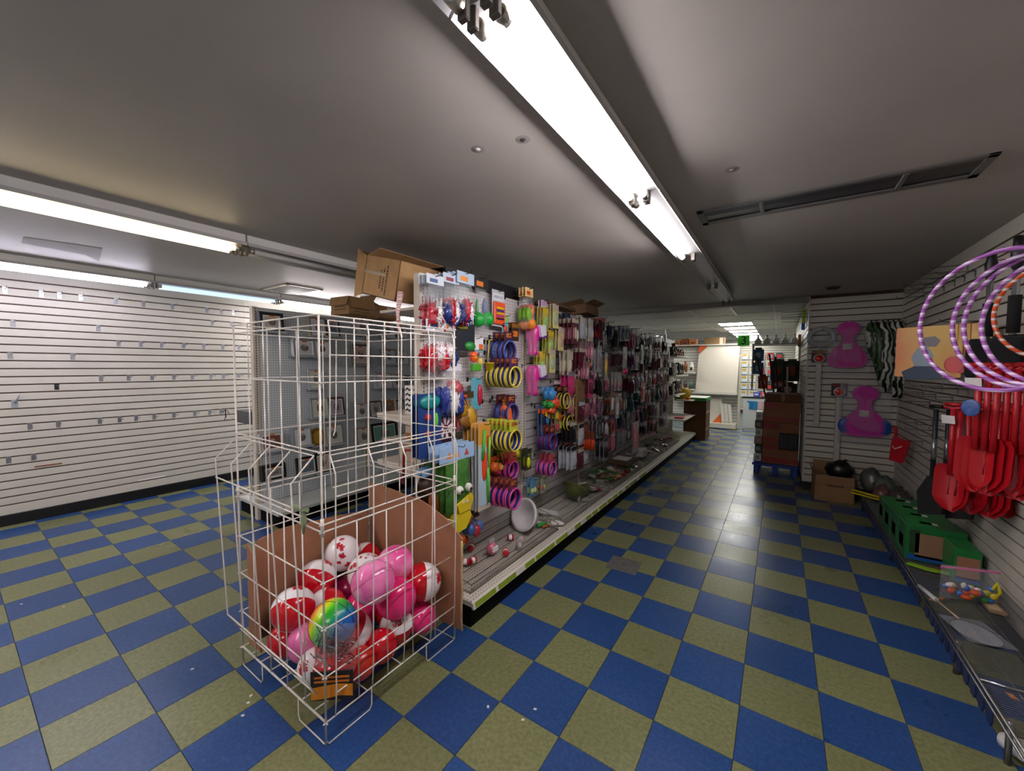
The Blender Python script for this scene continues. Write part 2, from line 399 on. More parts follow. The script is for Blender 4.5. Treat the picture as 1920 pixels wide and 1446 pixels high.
ys = [-2.55, -1.34, -.13, 1.08, 2.29, 3.5]
tb = [(COOL, COOL), (COOL, COOL), (BLUEDIM, BLUEDIM), (LIT, LIT), (LIT, LIT)]
lb = ['wall row strip light left of the picture', 'bright violet white strip light above the left slat wall', 'dim blue strip light between the two bright wall tubes', 'bright strip light beyond the square ceiling vent', 'bright wall row strip light behind the boxes']
for k in range(5): strip_light(-4.3, ys[k], ys[k+1], tb[k], lb[k], g, .085, (-.05, .05))
# slot diffuser, square diffuser, detector
t = thing('slot_diffuser', 'long dark slot air diffuser in the ceiling at right', 'air vent', (1.165, 1.21, CEIL))
b = MB(); w, h = .575, .125
for (x0, x1, y0, y1) in ((-w, w, -h, -h+.03), (-w, w, h-.045, h), (-w, -w+.035, -h, h), (w-.035, w, -h, h)): b.cbox(x0, x1, y0, y1, -.008, .002, .002)
b.build('frame', mat('#6d6c6a', .4, .3), t)
b = MB(); b.box(-w+.03, w-.03, -h+.03, h-.04, -.0022, .0); b.build('duct_throat', mat('#1b1c1e', .7), t)
b = MB(); b.prism([(-.09,-.004),(-.03,-.007),(.05,-.003),(-.03,-.002)], -w+.035, w-.035, 'x'); b.build('blade', mat('#45474a', .35, .5), t)
for x in (-.26, .3):
    b = MB(); b.cbox(x-.01, x+.01, -h+.03, h-.045, -.010, -.002, .002); b.build('cross_bar', mat('#6d6c6a', .4, .3), t)
t = thing('square_diffuser', 'square ceiling air diffuser with dark grille near the left wall', 'air vent', (-3.78, 1.0, CEIL))
b = MB()
for (x0, x1, y0, y1) in ((-.3,.3,-.21,-.17),(-.3,.3,.17,.21),(-.3,-.26,-.21,.21),(.26,.3,-.21,.21)): b.cbox(x0, x1, y0, y1, -.012, .002, .003)
b.build('frame', mat('#cbbfa8', .45), t)
for k in range(6):
    b = MB(); y = -.145+k*.058; b.prism([(y-.02,-.003),(y+.012,-.012),(y+.02,-.011),(y-.012,-.002)], -.262, .262, 'x'); b.build('louvre', mat('#7c7874', .5), t)
b = MB(); b.box(-.262, .262, -.172, .172, -.0012, .0); b.build('duct_throat', mat('#2a2927', .7), t)
t = thing('smoke_detector', 'small dark round detector on the ceiling near the pier', 'detector', (1.469, 4.195, CEIL))
b = MB(); b.lathe([(0,-.03),(.04,-.03),(.055,-.022),(.06,-.012),(.06,0)], 18); b.build('body', mat('#2d2c2a', .5), t)
b = MB(); b.lathe([(.06,-.008),(.075,-.006),(.078,0)], 18); b.build('base_ring', mat('#6c6a66', .5), t)
q_ = [at(u, v, 2, CEIL-.003) for u, v in ((44, 445), (192, 466), (186, 491), (160, 478), (40, 456))]
b = MB(); b.prism([(p.x, p.y) for p in q_], CEIL-.003, CEIL+.001, 'z'); one(b, 'ceiling_patch', mat('#8b867f', .6, var=.08, scale=6), 'darker plaster patch on the ceiling above the left wall', 'patch')
# ceiling scars: small plugged holes
for k, (px, py) in enumerate(((980, 262), (1373, 318), (896, 280))):
    p = at(px, py, 2, CEIL); t = thing('ceiling_plug', ['dark plugged hole in the ceiling left of the tube', 'grey filler blob in the ceiling by the slot vent', 'pale filler dab in the ceiling above the toys'][k], 'ceiling plug', p)
    b = MB(); b.lathe([(0,-.004),(.008,-.004),(.012,0)], 10); b.build('plug', mat(['#3a3735', '#8d8882', '#cfcac2'][k], .6), t)
    b = MB(); b.lathe([(.012,-.0008),(.028,-.0005),(.03,0)], 12); b.build('filler_patch', mat('#8f8b86', .6), t)
# ================================================================== MAIN GONDOLA
IV = mat('#cdc5b5', .45, var=.05, scale=5); PEGW = peg_mat('pegboard_white', '#c9c4c2', '#3b3838'); PEGG = peg_mat('pegboard_grey', '#cdd5da', '#3c4046')
DECKP = peg_mat('deck_perforated', '#cfc9ba', '#4b453c', (0, 1)); KICK = mat('#08080a', .75, spec=.15)
SLOTM = mat('#1a1512', .7); GSLAT = mat('#b5b1af', .45, var=.05, scale=5)
def upright(parent, x0, x1, y, z1, w=.06, faces=(1,), slot_y=.014):
    b = MB(); b.cbox(x0, x1, y, y+w, 0, z1, .003); u = b.build('upright', IV, parent, True)
    b = MB(); z = .2
    while z < z1-.03:
        for s in faces:
            xx = x1 if s > 0 else x0
            for yy in (y+w*.5, ): b.box(xx-.001, xx+.0008, yy-.004, yy+.004, z, z+.016)
        z += .0254
    q = b.build('slots', SLOTM, u, True); q['kind'] = 'stuff'
    return u
G1 = thing('gondola_shelving', 'long white gondola shelf run crowded with hanging packaged goods', 'shelving', (-.93, .31, 0))
GY = [.35+1.22*k for k in range(7)]
for k in range(7): upright(G1, -.958, -.898, GY[k]-.0 if k < 6 else GY[k]-.06, 2.14, .06, (1,))
for k in range(6):
    y0, y1 = GY[k]+.06, GY[k+1]
    if k == 0:
        b = MB(); b.box(-.925, -.905, y0, y1, .16, 2.12); b.build('pegboard_panel', PEGW, G1, True)
    else:
        b = MB(); b.box(-.925, -.915, y0, y1, .16, 2.12); pn = b.build('back_panel', GROOVE, G1, True)
        zz = [.16]+[z for z in sorted(ZS) if .2 < z < 2.08]+[2.12]
        jo = MB()
        for i in range(len(zz)-1):
            m = jo if k > 2 else MB(); m.box(-.9155, -.905, y0, y1, zz[i]+.004, zz[i+1]-.004)
            if k <= 2: m.build('slat', GSLAT, pn, True)
        if k > 2: jo.build('slats', GSLAT, pn, True)['kind'] = 'stuff'
    y0, y1 = (GY[k] if k else .31), GY[k+1]
    b = MB(); b.cbox(-.905, -.432, y0, y1-.002, .125, .16, .004); b.build('base_deck', DECKP, G1, True)
    b = MB(); b.box(-.90, -.445, y0+.004, y1-.002, 0, .125); b.build('kick_plate', KICK, G1, True)
    b = MB(); b.prism([(-.432,.160),(-.424,.152),(-.414,.118),(-.418,.114),(-.432,.122)], y0, y1-.003, 'y'); rl = b.build('price_rail', mat('#d6d2c6', .35), G1, True)
    y = y0+.02+.1*(k % 2)
    while y < y1-.1 and k < 3:
        L = random.choice((.12, .2, .28)); L = min(L, y1-.02-y)
        b = MB(); M = None
        b.add([(-.4235,y,.151),(-.4155,y,.121),(-.4155,y+L,.121),(-.4235,y+L,.151),(-.4225,y,.1515),(-.4142,y,.1205),(-.4142,y+L,.1205),(-.4225,y+L,.1515)],
              [(3,2,1,0),(4,5,6,7),(0,1,5,4),(2,3,7,6)]); b.build('price_strip', mat('#8aa024', .5), rl, True)
        y += L+random.choice((.03, .05, .12))
# rear side of the run: decks and shelves towards the left aisle
b = MB(); b.cbox(-1.43, -.955, .35, 7.6, .12, .16, .004); b.build('rear_deck', IV, G1, True)
b = MB(); b.box(-1.41, -.96, .36, 7.6, 0, .12); b.build('rear_kick_plate', KICK, G1, True)
b = MB(); b.box(-.945, -.925, .41, 7.6, .16, 2.12); b.build('rear_panel', PEGW, G1, True)
for z, d in ((1.185, .40), (.845, .40)):
    b = MB(); b.prism([(-.96,z),(-.96,z-.045),(-.96-d+.03,z-.012),(-.96-d,z-.012),(-.96-d,z)], .365, .372, 'y'); b.build('shelf_bracket', IV, G1, True)
    b = MB(); b.cbox(-.96-d-.01, -.955, .365, 1.55, z, z+.022, .004); b.build('shelf', IV, G1, True)
# black header tray along the top behind the first hooks
b = MB(); b.box(-.952, -.93, .62, 1.62, 2.12, 2.235); b.prism([(-.952,2.235),(-.93,2.235),(-1.15,2.245),(-1.15,2.225)], .62, 1.62, 'y')
b.build('header_tray', mat('#121214', .5), G1, True)
# last bay: shelves facing the aisle
for z, d in ((.52, .46), (.98, .30), (1.36, .30), (1.74, .30)):
    b = MB(); b.cbox(-.9, -.9+d, GY[5]+.03, GY[6], z, z+.025, .004); b.build('shelf', IV, G1, True)
WIREG = mat('#6f6b66', .35, .8)
def wire_basket(y0, y1, x0, x1, z0, hb, hf, label, step=.0135):
    t = thing('wire_basket', label, 'wire basket', ((x0+x1)/2, (y0+y1)/2, z0), 0, 'wire baskets on the long gondola deck')
    b = MB(); y = y0
    while y <= y1:
        b.tube([(x0, y, z0+.006), (x1, y, z0+.006)], .0012, 3, caps=False); y += step
    for x in (x0+.1, (x0+x1)/2, x1-.1): b.tube([(x, y0, z0+.004), (x, y1, z0+.004)], .002, 4, caps=False)
    b.build('floor_wires', WIREG, t, True)
    b = MB()
    for (z, r) in ((z0+.006, .0028), (z0+hf, .003)):
        b.tube([(x1, y0, z), (x1, y1, z)], r, 5)
    y = y0
    while y <= y1: b.tube([(x1, y, z0+.006), (x1, y, z0+hf)], .0013, 3, caps=False); y += step
    b.build('front_wires', WIREG, t, True)
    b = MB()
    for (z, r) in ((z0+.006, .0028), (z0+hb*.5, .002), (z0+hb, .003)): b.tube([(x0, y0, z), (x0, y1, z)], r, 5)
    y = y0
    while y <= y1: b.tube([(x0, y, z0+.006), (x0, y, z0+hb)], .0013, 3, caps=False); y += step
    b.build('back_wires', WIREG, t, True)
    for y in (y0, y1):
        b = MB()
        for q in ((z0+.006, z0+.006), (z0+hb, z0+hf)): b.tube([(x0, y, q[0]), (x1, y, q[1])], .003, 5)
        for k in range(1, 5):
            x = x0+(x1-x0)*k/5; b.tube([(x, y, z0+.006), (x, y, z0+hb+(hf-hb)*k/5)], .0014, 3, caps=False)
        b.build('end_wires', WIREG, t, True)
    return t
wire_basket(.375, 1.52, -.885, -.49, .161, .13, .055, 'wire basket at the near end holding a few small toys')
wire_basket(1.60, 2.74, -.885, -.49, .161, .13, .055, 'wire basket holding an olive bowl and bagged toys', .018)
wire_basket(2.82, 3.96, -.885, -.49, .161, .13, .07, 'wire basket heaped with red and green bags', .022)
wire_basket(4.04, 5.18, -.885, -.49, .161, .13, .08, 'wire basket heaped with blue and mauve packs', .03)
wire_basket(5.26, 6.38, -.885, -.49, .161, .13, .08, 'dark wire basket before the low shelf', .035)
# ================================================================== FRAME GONDOLA (second run)
G2 = thing('gondola_shelving', 'grey pegboard gondola displaying picture frames on clear holders', 'shelving', (-3.245, .33, 0))
FY = [.335+1.22*k for k in range(4)]
for k in range(4): upright(G2, -3.275, -3.215, FY[k], 2.11, .055)
for k in range(3):
    b = MB(); b.box(-3.24, -3.222, FY[k]+.055, FY[k+1], .16, 2.10); b.build('pegboard_panel', PEGG, G2, True)
    b = MB(); b.box(-3.265, -3.245, FY[k]+.055, FY[k+1], .16, 2.10); b.build('rear_panel', PEGG, G2, True)
    b = MB(); b.cbox(-3.22, -2.80, FY[k]+.002, FY[k+1]-.002, .125, .16, .004); b.build('base_deck', mat('#c3c9c4', .4, var=.05, scale=6), G2, True)
    b = MB(); b.box(-3.22, -2.83, FY[k]+.03, FY[k+1], 0, .125); b.build('kick_plate', KICK, G2, True)
    b = MB(); b.cbox(-3.69, -3.27, FY[k]+.002, FY[k+1]-.002, .125, .16, .004); b.build('base_deck', mat('#c3c9c4', .4, var=.05, scale=6), G2, True)
    b = MB(); b.box(-3.66, -3.27, FY[k]+.03, FY[k+1], 0, .125); b.build('kick_plate', KICK, G2, True)
b = MB(); b.cbox(-3.62, -3.28, FY[0]-.01, FY[0]+.6, .95, 1.075, .004); b.build('rear_shelf', mat('#4e5052', .5), G2, True)
# ================================================================== SHOPPING FLOOR WIRE BIN (cage)
CW = mat('#dcd6cc', .3, .1, var=.06, scale=30); r0, r1 = .0042, .0031
CX0, CX1, CY0, CY1 = -1.215, -.452, -.575, .186
cage = thing('wire_dump_bin', 'tall white wire dump bin holding the play balls', 'wire bin', ((CX0+CX1)/2, (CY0+CY1)/2, 0))
def corner_post(x, y):
    b = MB(); b.tube([(x, y, .004), (x, y, 1.74)], r0, 7); b.tube([(x, y, .87), (x, y, .94)], r0*1.7, 7); b.build('corner_post', CW, cage, True)
for x in (CX0, CX1):
    for y in (CY0, CY1): corner_post(x, y)
def panel(a, bb, zs, n, name, skip=()):
    """wire side between two corners: rails at zs, n uprights between them"""
    a, bb = Vector(a), Vector(bb); b = MB()
    for i, z in enumerate(zs):
        e = (bb-a).normalized()*.012
        if z in skip: b.tube([a+Vector((0,0,z)), a.lerp(bb, .24)+Vector((0,0,z))], r1, 6)
        else: b.tube([a-e+Vector((0,0,z)), bb+e+Vector((0,0,z))], r1 if 0 < i < len(zs)-1 else r0*.85, 6)
    for k in range(1, n):
        p = a.lerp(bb, k/n); b.tube([p+Vector((0,0,zs[0])), p+Vector((0,0,zs[-1]))], r1, 6)
    return b.build(name, CW, cage, True)
A_, B_, C_, D_ = (CX1, CY0, 0), (CX0, CY0, 0), (CX0, CY1, 0), (CX1, CY1, 0)
LZ = (.10, .29, .49, .68, .885); UZ = (.915, 1.203, 1.477, 1.70, 1.74)
for (p, q) in ((A_, B_), (B_, C_), (C_, D_), (D_, A_)):
    panel(p, q, LZ, 5, 'lower_side'); panel(p, q, UZ[:3], 5, 'upper_side') if (p in (A_,) or p in (D_,)) else panel(p, q, UZ, 5, 'upper_side')
# top rim on the two sides whose gates are folded down, plus uprights
for (p, q) in ((A_, B_), (D_, A_)):
    b = MB(); p, q = Vector(p), Vector(q)
    for z in (1.70, 1.74): b.tube([p+Vector((0,0,z)), q+Vector((0,0,z))], r0*.85, 6)
    for k in range(1, 5):
        m = p.lerp(q, k/5); b.tube([m+Vector((0,0,1.477)), m+Vector((0,0,1.74))], r1, 6)
    b.build('top_rim', CW, cage, True)
def gate(a, bb, out, ztop, zbot, lean=.05, n=4, sl=.09):
    """wire gate hung outside a side, its upper lip bent in towards the bin"""
    a, bb, out = Vector(a), Vector(bb), Vector(out); b = MB(); Z = lambda z: Vector((0,0,z))
    for k in range(n+1):
        p = a.lerp(bb, .04+.92*k/n)
        b.tube([p+out*.012+Z(ztop), p+out*(.012+lean)+Z(ztop-sl), p+out*(lean*.8)+Z(zbot+.1), p+out*.02+Z(zbot)], r1, 6)
    for (z, o) in ((ztop, .012), (ztop-sl-.09, .012+lean), (zbot+.1, lean*.8), (zbot, .02)):
        b.tube([a.lerp(bb, .04)+out*o+Z(z), a.lerp(bb, .96)+out*o+Z(z)], r0*.8, 6)
    return b.build('gate', CW, cage, True)
gate(A_, B_, (0,-1,0), 1.19, .22, .09); gate(A_, D_, (1,0,0), 1.19, .12, .035, 4, .07)
gate(A_, D_, (1,0,0), 1.72, 1.06, .012, 4, .045)
b = MB(); b.tube([(CX0+.10, CY1-.28, 1.69), (CX0+.12, CY1-.30, 1.30), (CX0+.155, CY1-.33, 1.17), (CX0+.17, CY1-.35, 1.15)], r1, 6)
b.build('gate_rod', CW, cage, True)
b = MB()
for k in range(9):
    x = CX0+(CX1-CX0)*k/8; b.tube([(x, CY0, .10), (x, CY1, .10)], r1, 5)
for k in range(5):
    y = CY0+(CY1-CY0)*k/4; b.tube([(CX0, y, .105), (CX1, y, .105)], r1, 5)
b.build('bottom_grid', CW, cage, True)
for (cx, cy, dx, dy) in ((CX1, CY0, -1, 0), (CX1, CY0, 0, 1), (CX0, CY0, 1, 0), (CX0, CY0, 0, 1), (CX1, CY1, 0, -1), (CX1, CY1, -1, 0), (CX0, CY1, 1, 0)):
    b = MB(); e = .215; b.tube([(cx, cy, .10), (cx, cy, .022), (cx+dx*.012, cy+dy*.012, .004), (cx+dx*(e-.012), cy+dy*(e-.012), .004), (cx+dx*e, cy+dy*e, .022), (cx+dx*e, cy+dy*e, .105)], r1, 6)
    b.build('foot', CW, cage, True)
b = MB(); rb = mat('#7f8f6a', .6)
b.tube([(CX1-.09, CY0-.01, .96), (CX1-.12, CY0-.02, .95), (CX1-.15, CY0-.03, .972)], [.012, .003, .014], 4)
b.tube([(CX1-.11, CY0-.012, .955), (CX1-.1, CY0-.02, .92), (CX1-.105, CY0-.02, .86)], [.004, .012, .004], 4)
one(b, 'ribbon_knot', rb, 'sage green ribbon knotted on the wire bin', 'ribbon')
for k, (x, y, z, c, lab) in enumerate(((CX1+.004, CY0+.09, .665, '#101010', 'black zip tie on the bin rail near the front corner'), (CX1+.004, CY1-.05, .855, '#101010', 'black zip tie on the bin rail by the gondola'),
        (CX1-.25, CY1, 1.735, '#b3121c', 'red twist tie on the top rim of the bin, left one'), (CX1-.05, CY1-.02, 1.735, '#b3121c', 'red twist tie on the top rim of the bin, right one'))):
    b = MB(); b.tube([(x+.006*math.cos(a*PI/4), y, z+.009*math.sin(a*PI/4)) for a in range(8)], .0022, 5, closed=True); b.tube([(x, y, z+.009), (x+.01, y+.05, z+.012)] if k < 2 else [(x, y, z-.01), (x, y, z+.025)], .002, 5)
    one(b, 'cable_tie', mat(c, .4), lab, 'cable tie')
# cardboard liner in the bin
t = thing('cardboard_liner', 'torn brown cardboard sheet lining the wire bin behind the balls', 'cardboard', (-.84, .16, 0))
CB = mat('#9a6a4c', .85, var=.15, scale=9, bump=.08); CBE = mat('#c2a67c', .9)
def torn(n, z0, z1, j): return [z0+(z1-z0)*k/n+random.uniform(-j, j) for k in range(n+1)]
b = MB(); pts = []
zt = [.78, .785, .77, .775, .76, .74, .70, .62]
for k in range(8): pts.append((-1.17+.80*k/7, zt[k]+random.uniform(-.008, .008)))
b.prism([(-1.17, .09)]+[(-.375+random.uniform(-.006,.006), .10+.5*k/6) for k in range(6)]+pts[::-1], .155, .163, 'y'); w1 = b.build('back_sheet', CB, t, True)
b = MB(); b.tube([(-.372+random.uniform(-.006,.006), .159, .10+.5*k/9) for k in range(10)], .006, 5); b.build('frayed_edge', CBE, w1, True)
b = MB(); b.prism([(.15, .11), (.15, .60), (-.1, .63), (-.38, .66), (-.50, .64), (-.545, .55), (-.55, .3), (-.555, .11)][::-1], -1.19, -1.182, 'x'); w2 = b.build('side_sheet', CB, t, True)
b = MB(); b.prism([(-1.185, .12), (-1.06, .12), (-1.09, .45), (-1.13, .60), (-1.185, .64)], -.556, -.549, 'y'); b.build('folded_flap', CB, t, True)
# ------------------------------------------------------------------ balls
LEAF = [(0,1),(.16,.72),(.30,.80),(.24,.36),(.46,.58),(.52,.44),(.80,.50),(.70,.28),(.84,.18),(.44,-.14),(.50,-.30),(.06,-.22),(.06,-.62)]
LEAF = LEAF+[(-x, y) for x, y in LEAF[::-1] if x > 0]
def on_ball(parent, poly, d, size, spin, m, r, name):
    d = Vector(d).normalized(); t1 = d.orthogonal().normalized(); t2 = d.cross(t1)
    c, s = math.cos(spin), math.sin(spin); v = []
    for a, q in poly:
        a, q = a*size, q*size; p = d*1+t1*((a*c-q*s)/r)+t2*((a*s+q*c)/r); v.append(p.normalized()*r*1.006)
    v0 = d*r*1.009; n = len(v); h = [(v0.lerp(q, .5)).normalized()*r*1.009 for q in v]
    b = MB(); b.add([v0]+h+v, [(0, i+1, (i+1) % n+1) for i in range(n)]+[(i+1, n+i+1, n+(i+1) % n+1, (i+1) % n+1) for i in range(n)]); return b.build(name, m, parent)
def text_on_ball(parent, s, d, up, size, m, r):
    d = Vector(d).normalized(); up = Vector(up); t2 = (up-d*up.dot(d)).normalized(); t1 = t2.cross(d)
    me = text_mesh(s, size)
    for q in me.vertices: q.co = (d+t1*(q.co.x/r)+t2*(q.co.y/r)).normalized()*r*1.008
    me.materials.clear(); me.materials.append(m); return inst('lettering', me, parent)
BRED = mat('#c30d1e', .16, clear=.3); BWHT = mat('#ece9ea', .18, clear=.3); BPINK = ramp_mat('ball_pink', ['#e52a90', '#f05cab', '#ee8fbd', '#d92a86'], 2, -.12, .12, .16, .9, 9)
BHOT = ramp_mat('ball_hot_pink', ['#e01468', '#f03a86', '#d30f5c'], 2, -.12, .12, .16, .6, 9); BLPINK = ramp_mat('ball_light_pink', ['#ef7fb4', '#f3a8cc', '#e066a4', '#f08fc0'], 2, -.12, .12, .18, 1.1, 10)
BORG = mat('#c02a1c', .2); RAIN = ramp_mat('ball_rainbow', ['#d8481c', '#f08a1c', '#c9d616', '#3bbf1e', '#0f9a4a', '#1a6fb8', '#2a4fae'], 0, -.1, .1, .25)
def ball(px, py, rp, kind, label, spin=(0,0,0), r=.1):
    p = Vector(POS[label][0]); r = POS[label][1]; m = {'rw': [BRED, BWHT], 'leaf': [BWHT], 'pink': [BPINK], 'hot': [BHOT], 'lpink': [BLPINK], 'red': [BRED], 'org': [BORG], 'rain': [RAIN]}[kind]
    b = MB(); b.ball((0,0,0), r, 36, 20)
    if kind == 'rw':                                     # turn the white panel the way it faces in the heap
        c_ = (CAM-p).normalized(); rt_ = Vector((0,0,1)).cross(c_).normalized(); up_ = c_.cross(rt_)
        dw = (c_*spin[0]+rt_*spin[1]+up_*spin[2]).normalized(); ax_ = rt_ if abs(dw.dot(rt_)) < .55 else up_; ax_ = (ax_-dw*ax_.dot(dw)).normalized()
        s_ = math.sqrt(.5); L1 = Vector((s_, s_, 0)); L3 = Vector((0,0,1)); L2 = L3.cross(L1)
        W2 = ax_.cross(dw); Mw = Matrix((dw, W2, ax_)).transposed(); Ml = Matrix((L1, L2, L3)).transposed()
        spin = (Mw @ Ml.transposed()).to_euler()
    if kind == 'rw':
        for i, f in enumerate(b.f): b.m[i] = 1 if (i % 36) in list(range(0, 9))+list(range(19, 23)) else 0
    o = one(b, 'play_ball', m, label, 'ball', 'play balls in the wire bin', p, spin)
    v = MB(); v.lathe([(0, r+.0012), (.004, r+.0012), (.005, r)], 8); v.build('valve', mat('#c9c0c0', .4), o)
    E = Euler(spin).to_matrix().inverted(); cd_ = (E @ (CAM-p)).normalized()
    LR = mat('#b90f24', .3)
    if kind == 'leaf':
        rnd = random.Random(int(px)); big = 0
        for k in range(34):
            d = Vector((rnd.gauss(0,1), rnd.gauss(0,1), rnd.gauss(0,1)))
            on_ball(o, LEAF, d, rnd.choice((.010, .014, .02, .026)), rnd.uniform(0, 6), LR, r, 'leaf_print')
    if kind == 'rw':
        a = (4.5+0)/36*2*PI; on_ball(o, LEAF, (math.cos(a), math.sin(a), .15), .042, 1.5, LR, r, 'leaf_print')
        a = 21.5/36*2*PI; on_ball(o, LEAF, (math.cos(a), math.sin(a), -.1), .036, .3, LR, r, 'leaf_print')
    if kind == 'rain':
        for ax in range(3):
            e = Euler((.5+ax*1.05, .3+ax*.9, .2)).to_matrix(); q = MB()
            q.tube([e @ Vector((r*1.001*math.cos(a*PI/24), r*1.001*math.sin(a*PI/24), 0)) for a in range(48)], .0016, 4, closed=True); q.build('seam_line', BLACK, o)
    return o, cd_
BALLS = [
 (641, 1038, 31.5, 'leaf', 'white ball scattered with red maple leaves, topmost in the bin', (.3,.2,.4)),
 (690, 1021, 28, 'rw', 'red and white ball at the back top of the heap', (.3,-.7,.6)),
 (686, 1072, 33, 'leaf', 'white maple leaf ball just below the topmost one', (1.3,.4,2)),
 (746, 1062, 34.5, 'pink', 'deep pink ball above the pale pink basketball', (.2,.4,0)),
 (806, 1085, 34, 'rw', 'red and white maple leaf ball in the right corner', (.5,.8,0)),
 (760, 1122, 42, 'lpink', 'large pale pink marbled ball in front, right of centre', (.3,.1,.5)),
 (798, 1163, 39, 'hot', 'hot pink ball below the corner maple leaf ball', (.2,.1,0)),
 (596, 1097, 34, 'rw', 'red ball with white maple leaf cap, left of the leaf balls', (.3,.5,.8)),
 (607, 1130, 35, 'rw', 'red ball with white leaf panel just behind the rainbow ball', (.5,-.8,.1)),
 (530, 1160, 39, 'rw', 'red ball with white maple leaf top at the left front', (.3,.1,.95)),
 (528, 1126, 34, 'rw', 'white leaf capped ball behind the left front red ball', (.4,-.2,.9)),
 (630, 1172, 41.5, 'rain', 'rainbow coloured ball with black basketball lines', (0,.25,.25)),
 (688, 1215, 39, 'rw', 'glossy red ball with white lower side under the rainbow ball', (.25,.6,-.75)),
 (740, 1202, 33, 'rw', 'white panel ball printed OTTAWA low on the right', (.9,-.1,.25)),
 (682, 1142, 33, 'hot', 'hot pink ball tucked between the rainbow and pale pink balls', (.2,.2,0)),
 (510, 1222, 33, 'red', 'dark red ball at the bottom left of the bin', (0,0,0)),
 (566, 1226, 36, 'lpink', 'pink ball resting low beside the streamer bag', (.5,1.,0)),
 (558, 1262, 32, 'rw', 'white leaf ball at the bottom under the low pink ball', (.6,-.6,0)),
 (634, 1290, 38, 'rw', 'red and white ball at the near bottom corner of the bin', (.5,-.3,-.7)),
 (770, 1232, 31, 'red', 'plain red ball at the bottom right of the bin', (0,0,0)),
 (722, 1250, 29, 'org', 'dull orange red ball at the bottom between red balls', (0,0,0)),
 (734, 1160, 29, 'red', 'red ball half hidden behind the pale pink ball', (0,0,0)),
 (812, 1196, 29, 'hot', 'raspberry pink ball low in the right corner', (0,0,0)),
 (650, 1100, 30, 'hot', 'dark pink ball deep under the two leaf balls', (0,0,0)),
]
POS = {}
for (px, py, rp, kind, label, spin) in BALLS:
    d = FPX*.1/rp; dz = (deep(px, py, 1)-CAM).z
    if CAM.z+dz*d < rp*d/FPX+.112: d = (CAM.z-.112)/(rp/FPX-dz)
    POS[label] = [deep(px, py, d), rp*d/FPX]
for it in range(80):                                    # let touching balls settle apart
    K = list(POS.values())
    for i in range(len(K)):
        for j in range(i):
            dv = K[i][0]-K[j][0]; ov = K[i][1]+K[j][1]-dv.length
            if ov > .022:
                ov -= .022; dv.normalize(); K[i][0] += dv*ov*.12; K[j][0] -= dv*ov*.12
        c, r = K[i]
        c.x = min(max(c.x, -1.175+r), CX1-.008-r); c.y = min(max(c.y, CY0+.008+r), .148-r); c.z = max(c.z, .11+r)
for k, a in enumerate(BALLS):
    o, cd_ = ball(*a)
    if 'OTTAWA' in a[4]: text_on_ball(o, 'OTTAWA', cd_+Vector((.2,.1,.05)), (.6,.6,.1), .030, mat('#8a8a90', .4), .1)
    if 'pale pink' in a[4] and a[3] == 'lpink':
        for ax in range(2):
            e = Euler((.9+ax*1.3, .5, .2+ax)).to_matrix(); q = MB(); q.tube([e @ Vector((.1003*math.cos(i*PI/24), .1003*math.sin(i*PI/24), 0)) for i in range(48)], .0011, 4, closed=True); q.build('seam_line', mat('#a03a72', .4), o)
# streamer bag between the balls and the wires
p = deep(628, 1250, 1.66)
t = thing('streamer_bag', 'clear bag of shredded foil with black and orange header card in the bin', 'bag', (p.x, p.y, .33), R(-50))
b = MB(); b.pillow(.17, .20, .06, .13, crumple=.006); b.build('bag_film', FILM, t)
b = MB(); rn = random.Random(3)
for k in range(70):
    q = Vector((rn.uniform(-.02,.025), rn.uniform(-.07,.07), rn.uniform(-.03,.1))); b.tube([q, q+Vector((rn.gauss(0,.01), rn.gauss(0,.02), rn.gauss(0,.02))), q+Vector((rn.gauss(0,.012), rn.gauss(0,.03), rn.gauss(0,.03)))], .0022, 3, k % 3, caps=False)
o = b.build('foil_shreds', [mat('#3a2a28', .3, .6), mat('#c9bdb8', .25, .8), mat('#8a3a30', .3, .7)], t); o['kind'] = 'stuff'
b = MB(); b.cbox(.034, .038, -.085, .085, -.17, -.045, .001); hc = b.build('header_card', mat('#17130f', .4), t)
b = MB(); b.prism([(-.083,-.165),(-.02,-.16),(.03,-.15),(.083,-.155),(.083,-.105),(.02,-.10),(-.083,-.115)], .038, .0395, 'x'); b.build('orange_band', mat('#d8861c', .4), hc)
b = MB()
for k in range(2): b.box(.038, .0395, -.07, .07, -.075-k*.018, -.067-k*.018)
b.build('print_lines', mat('#c96a1a', .5), hc)
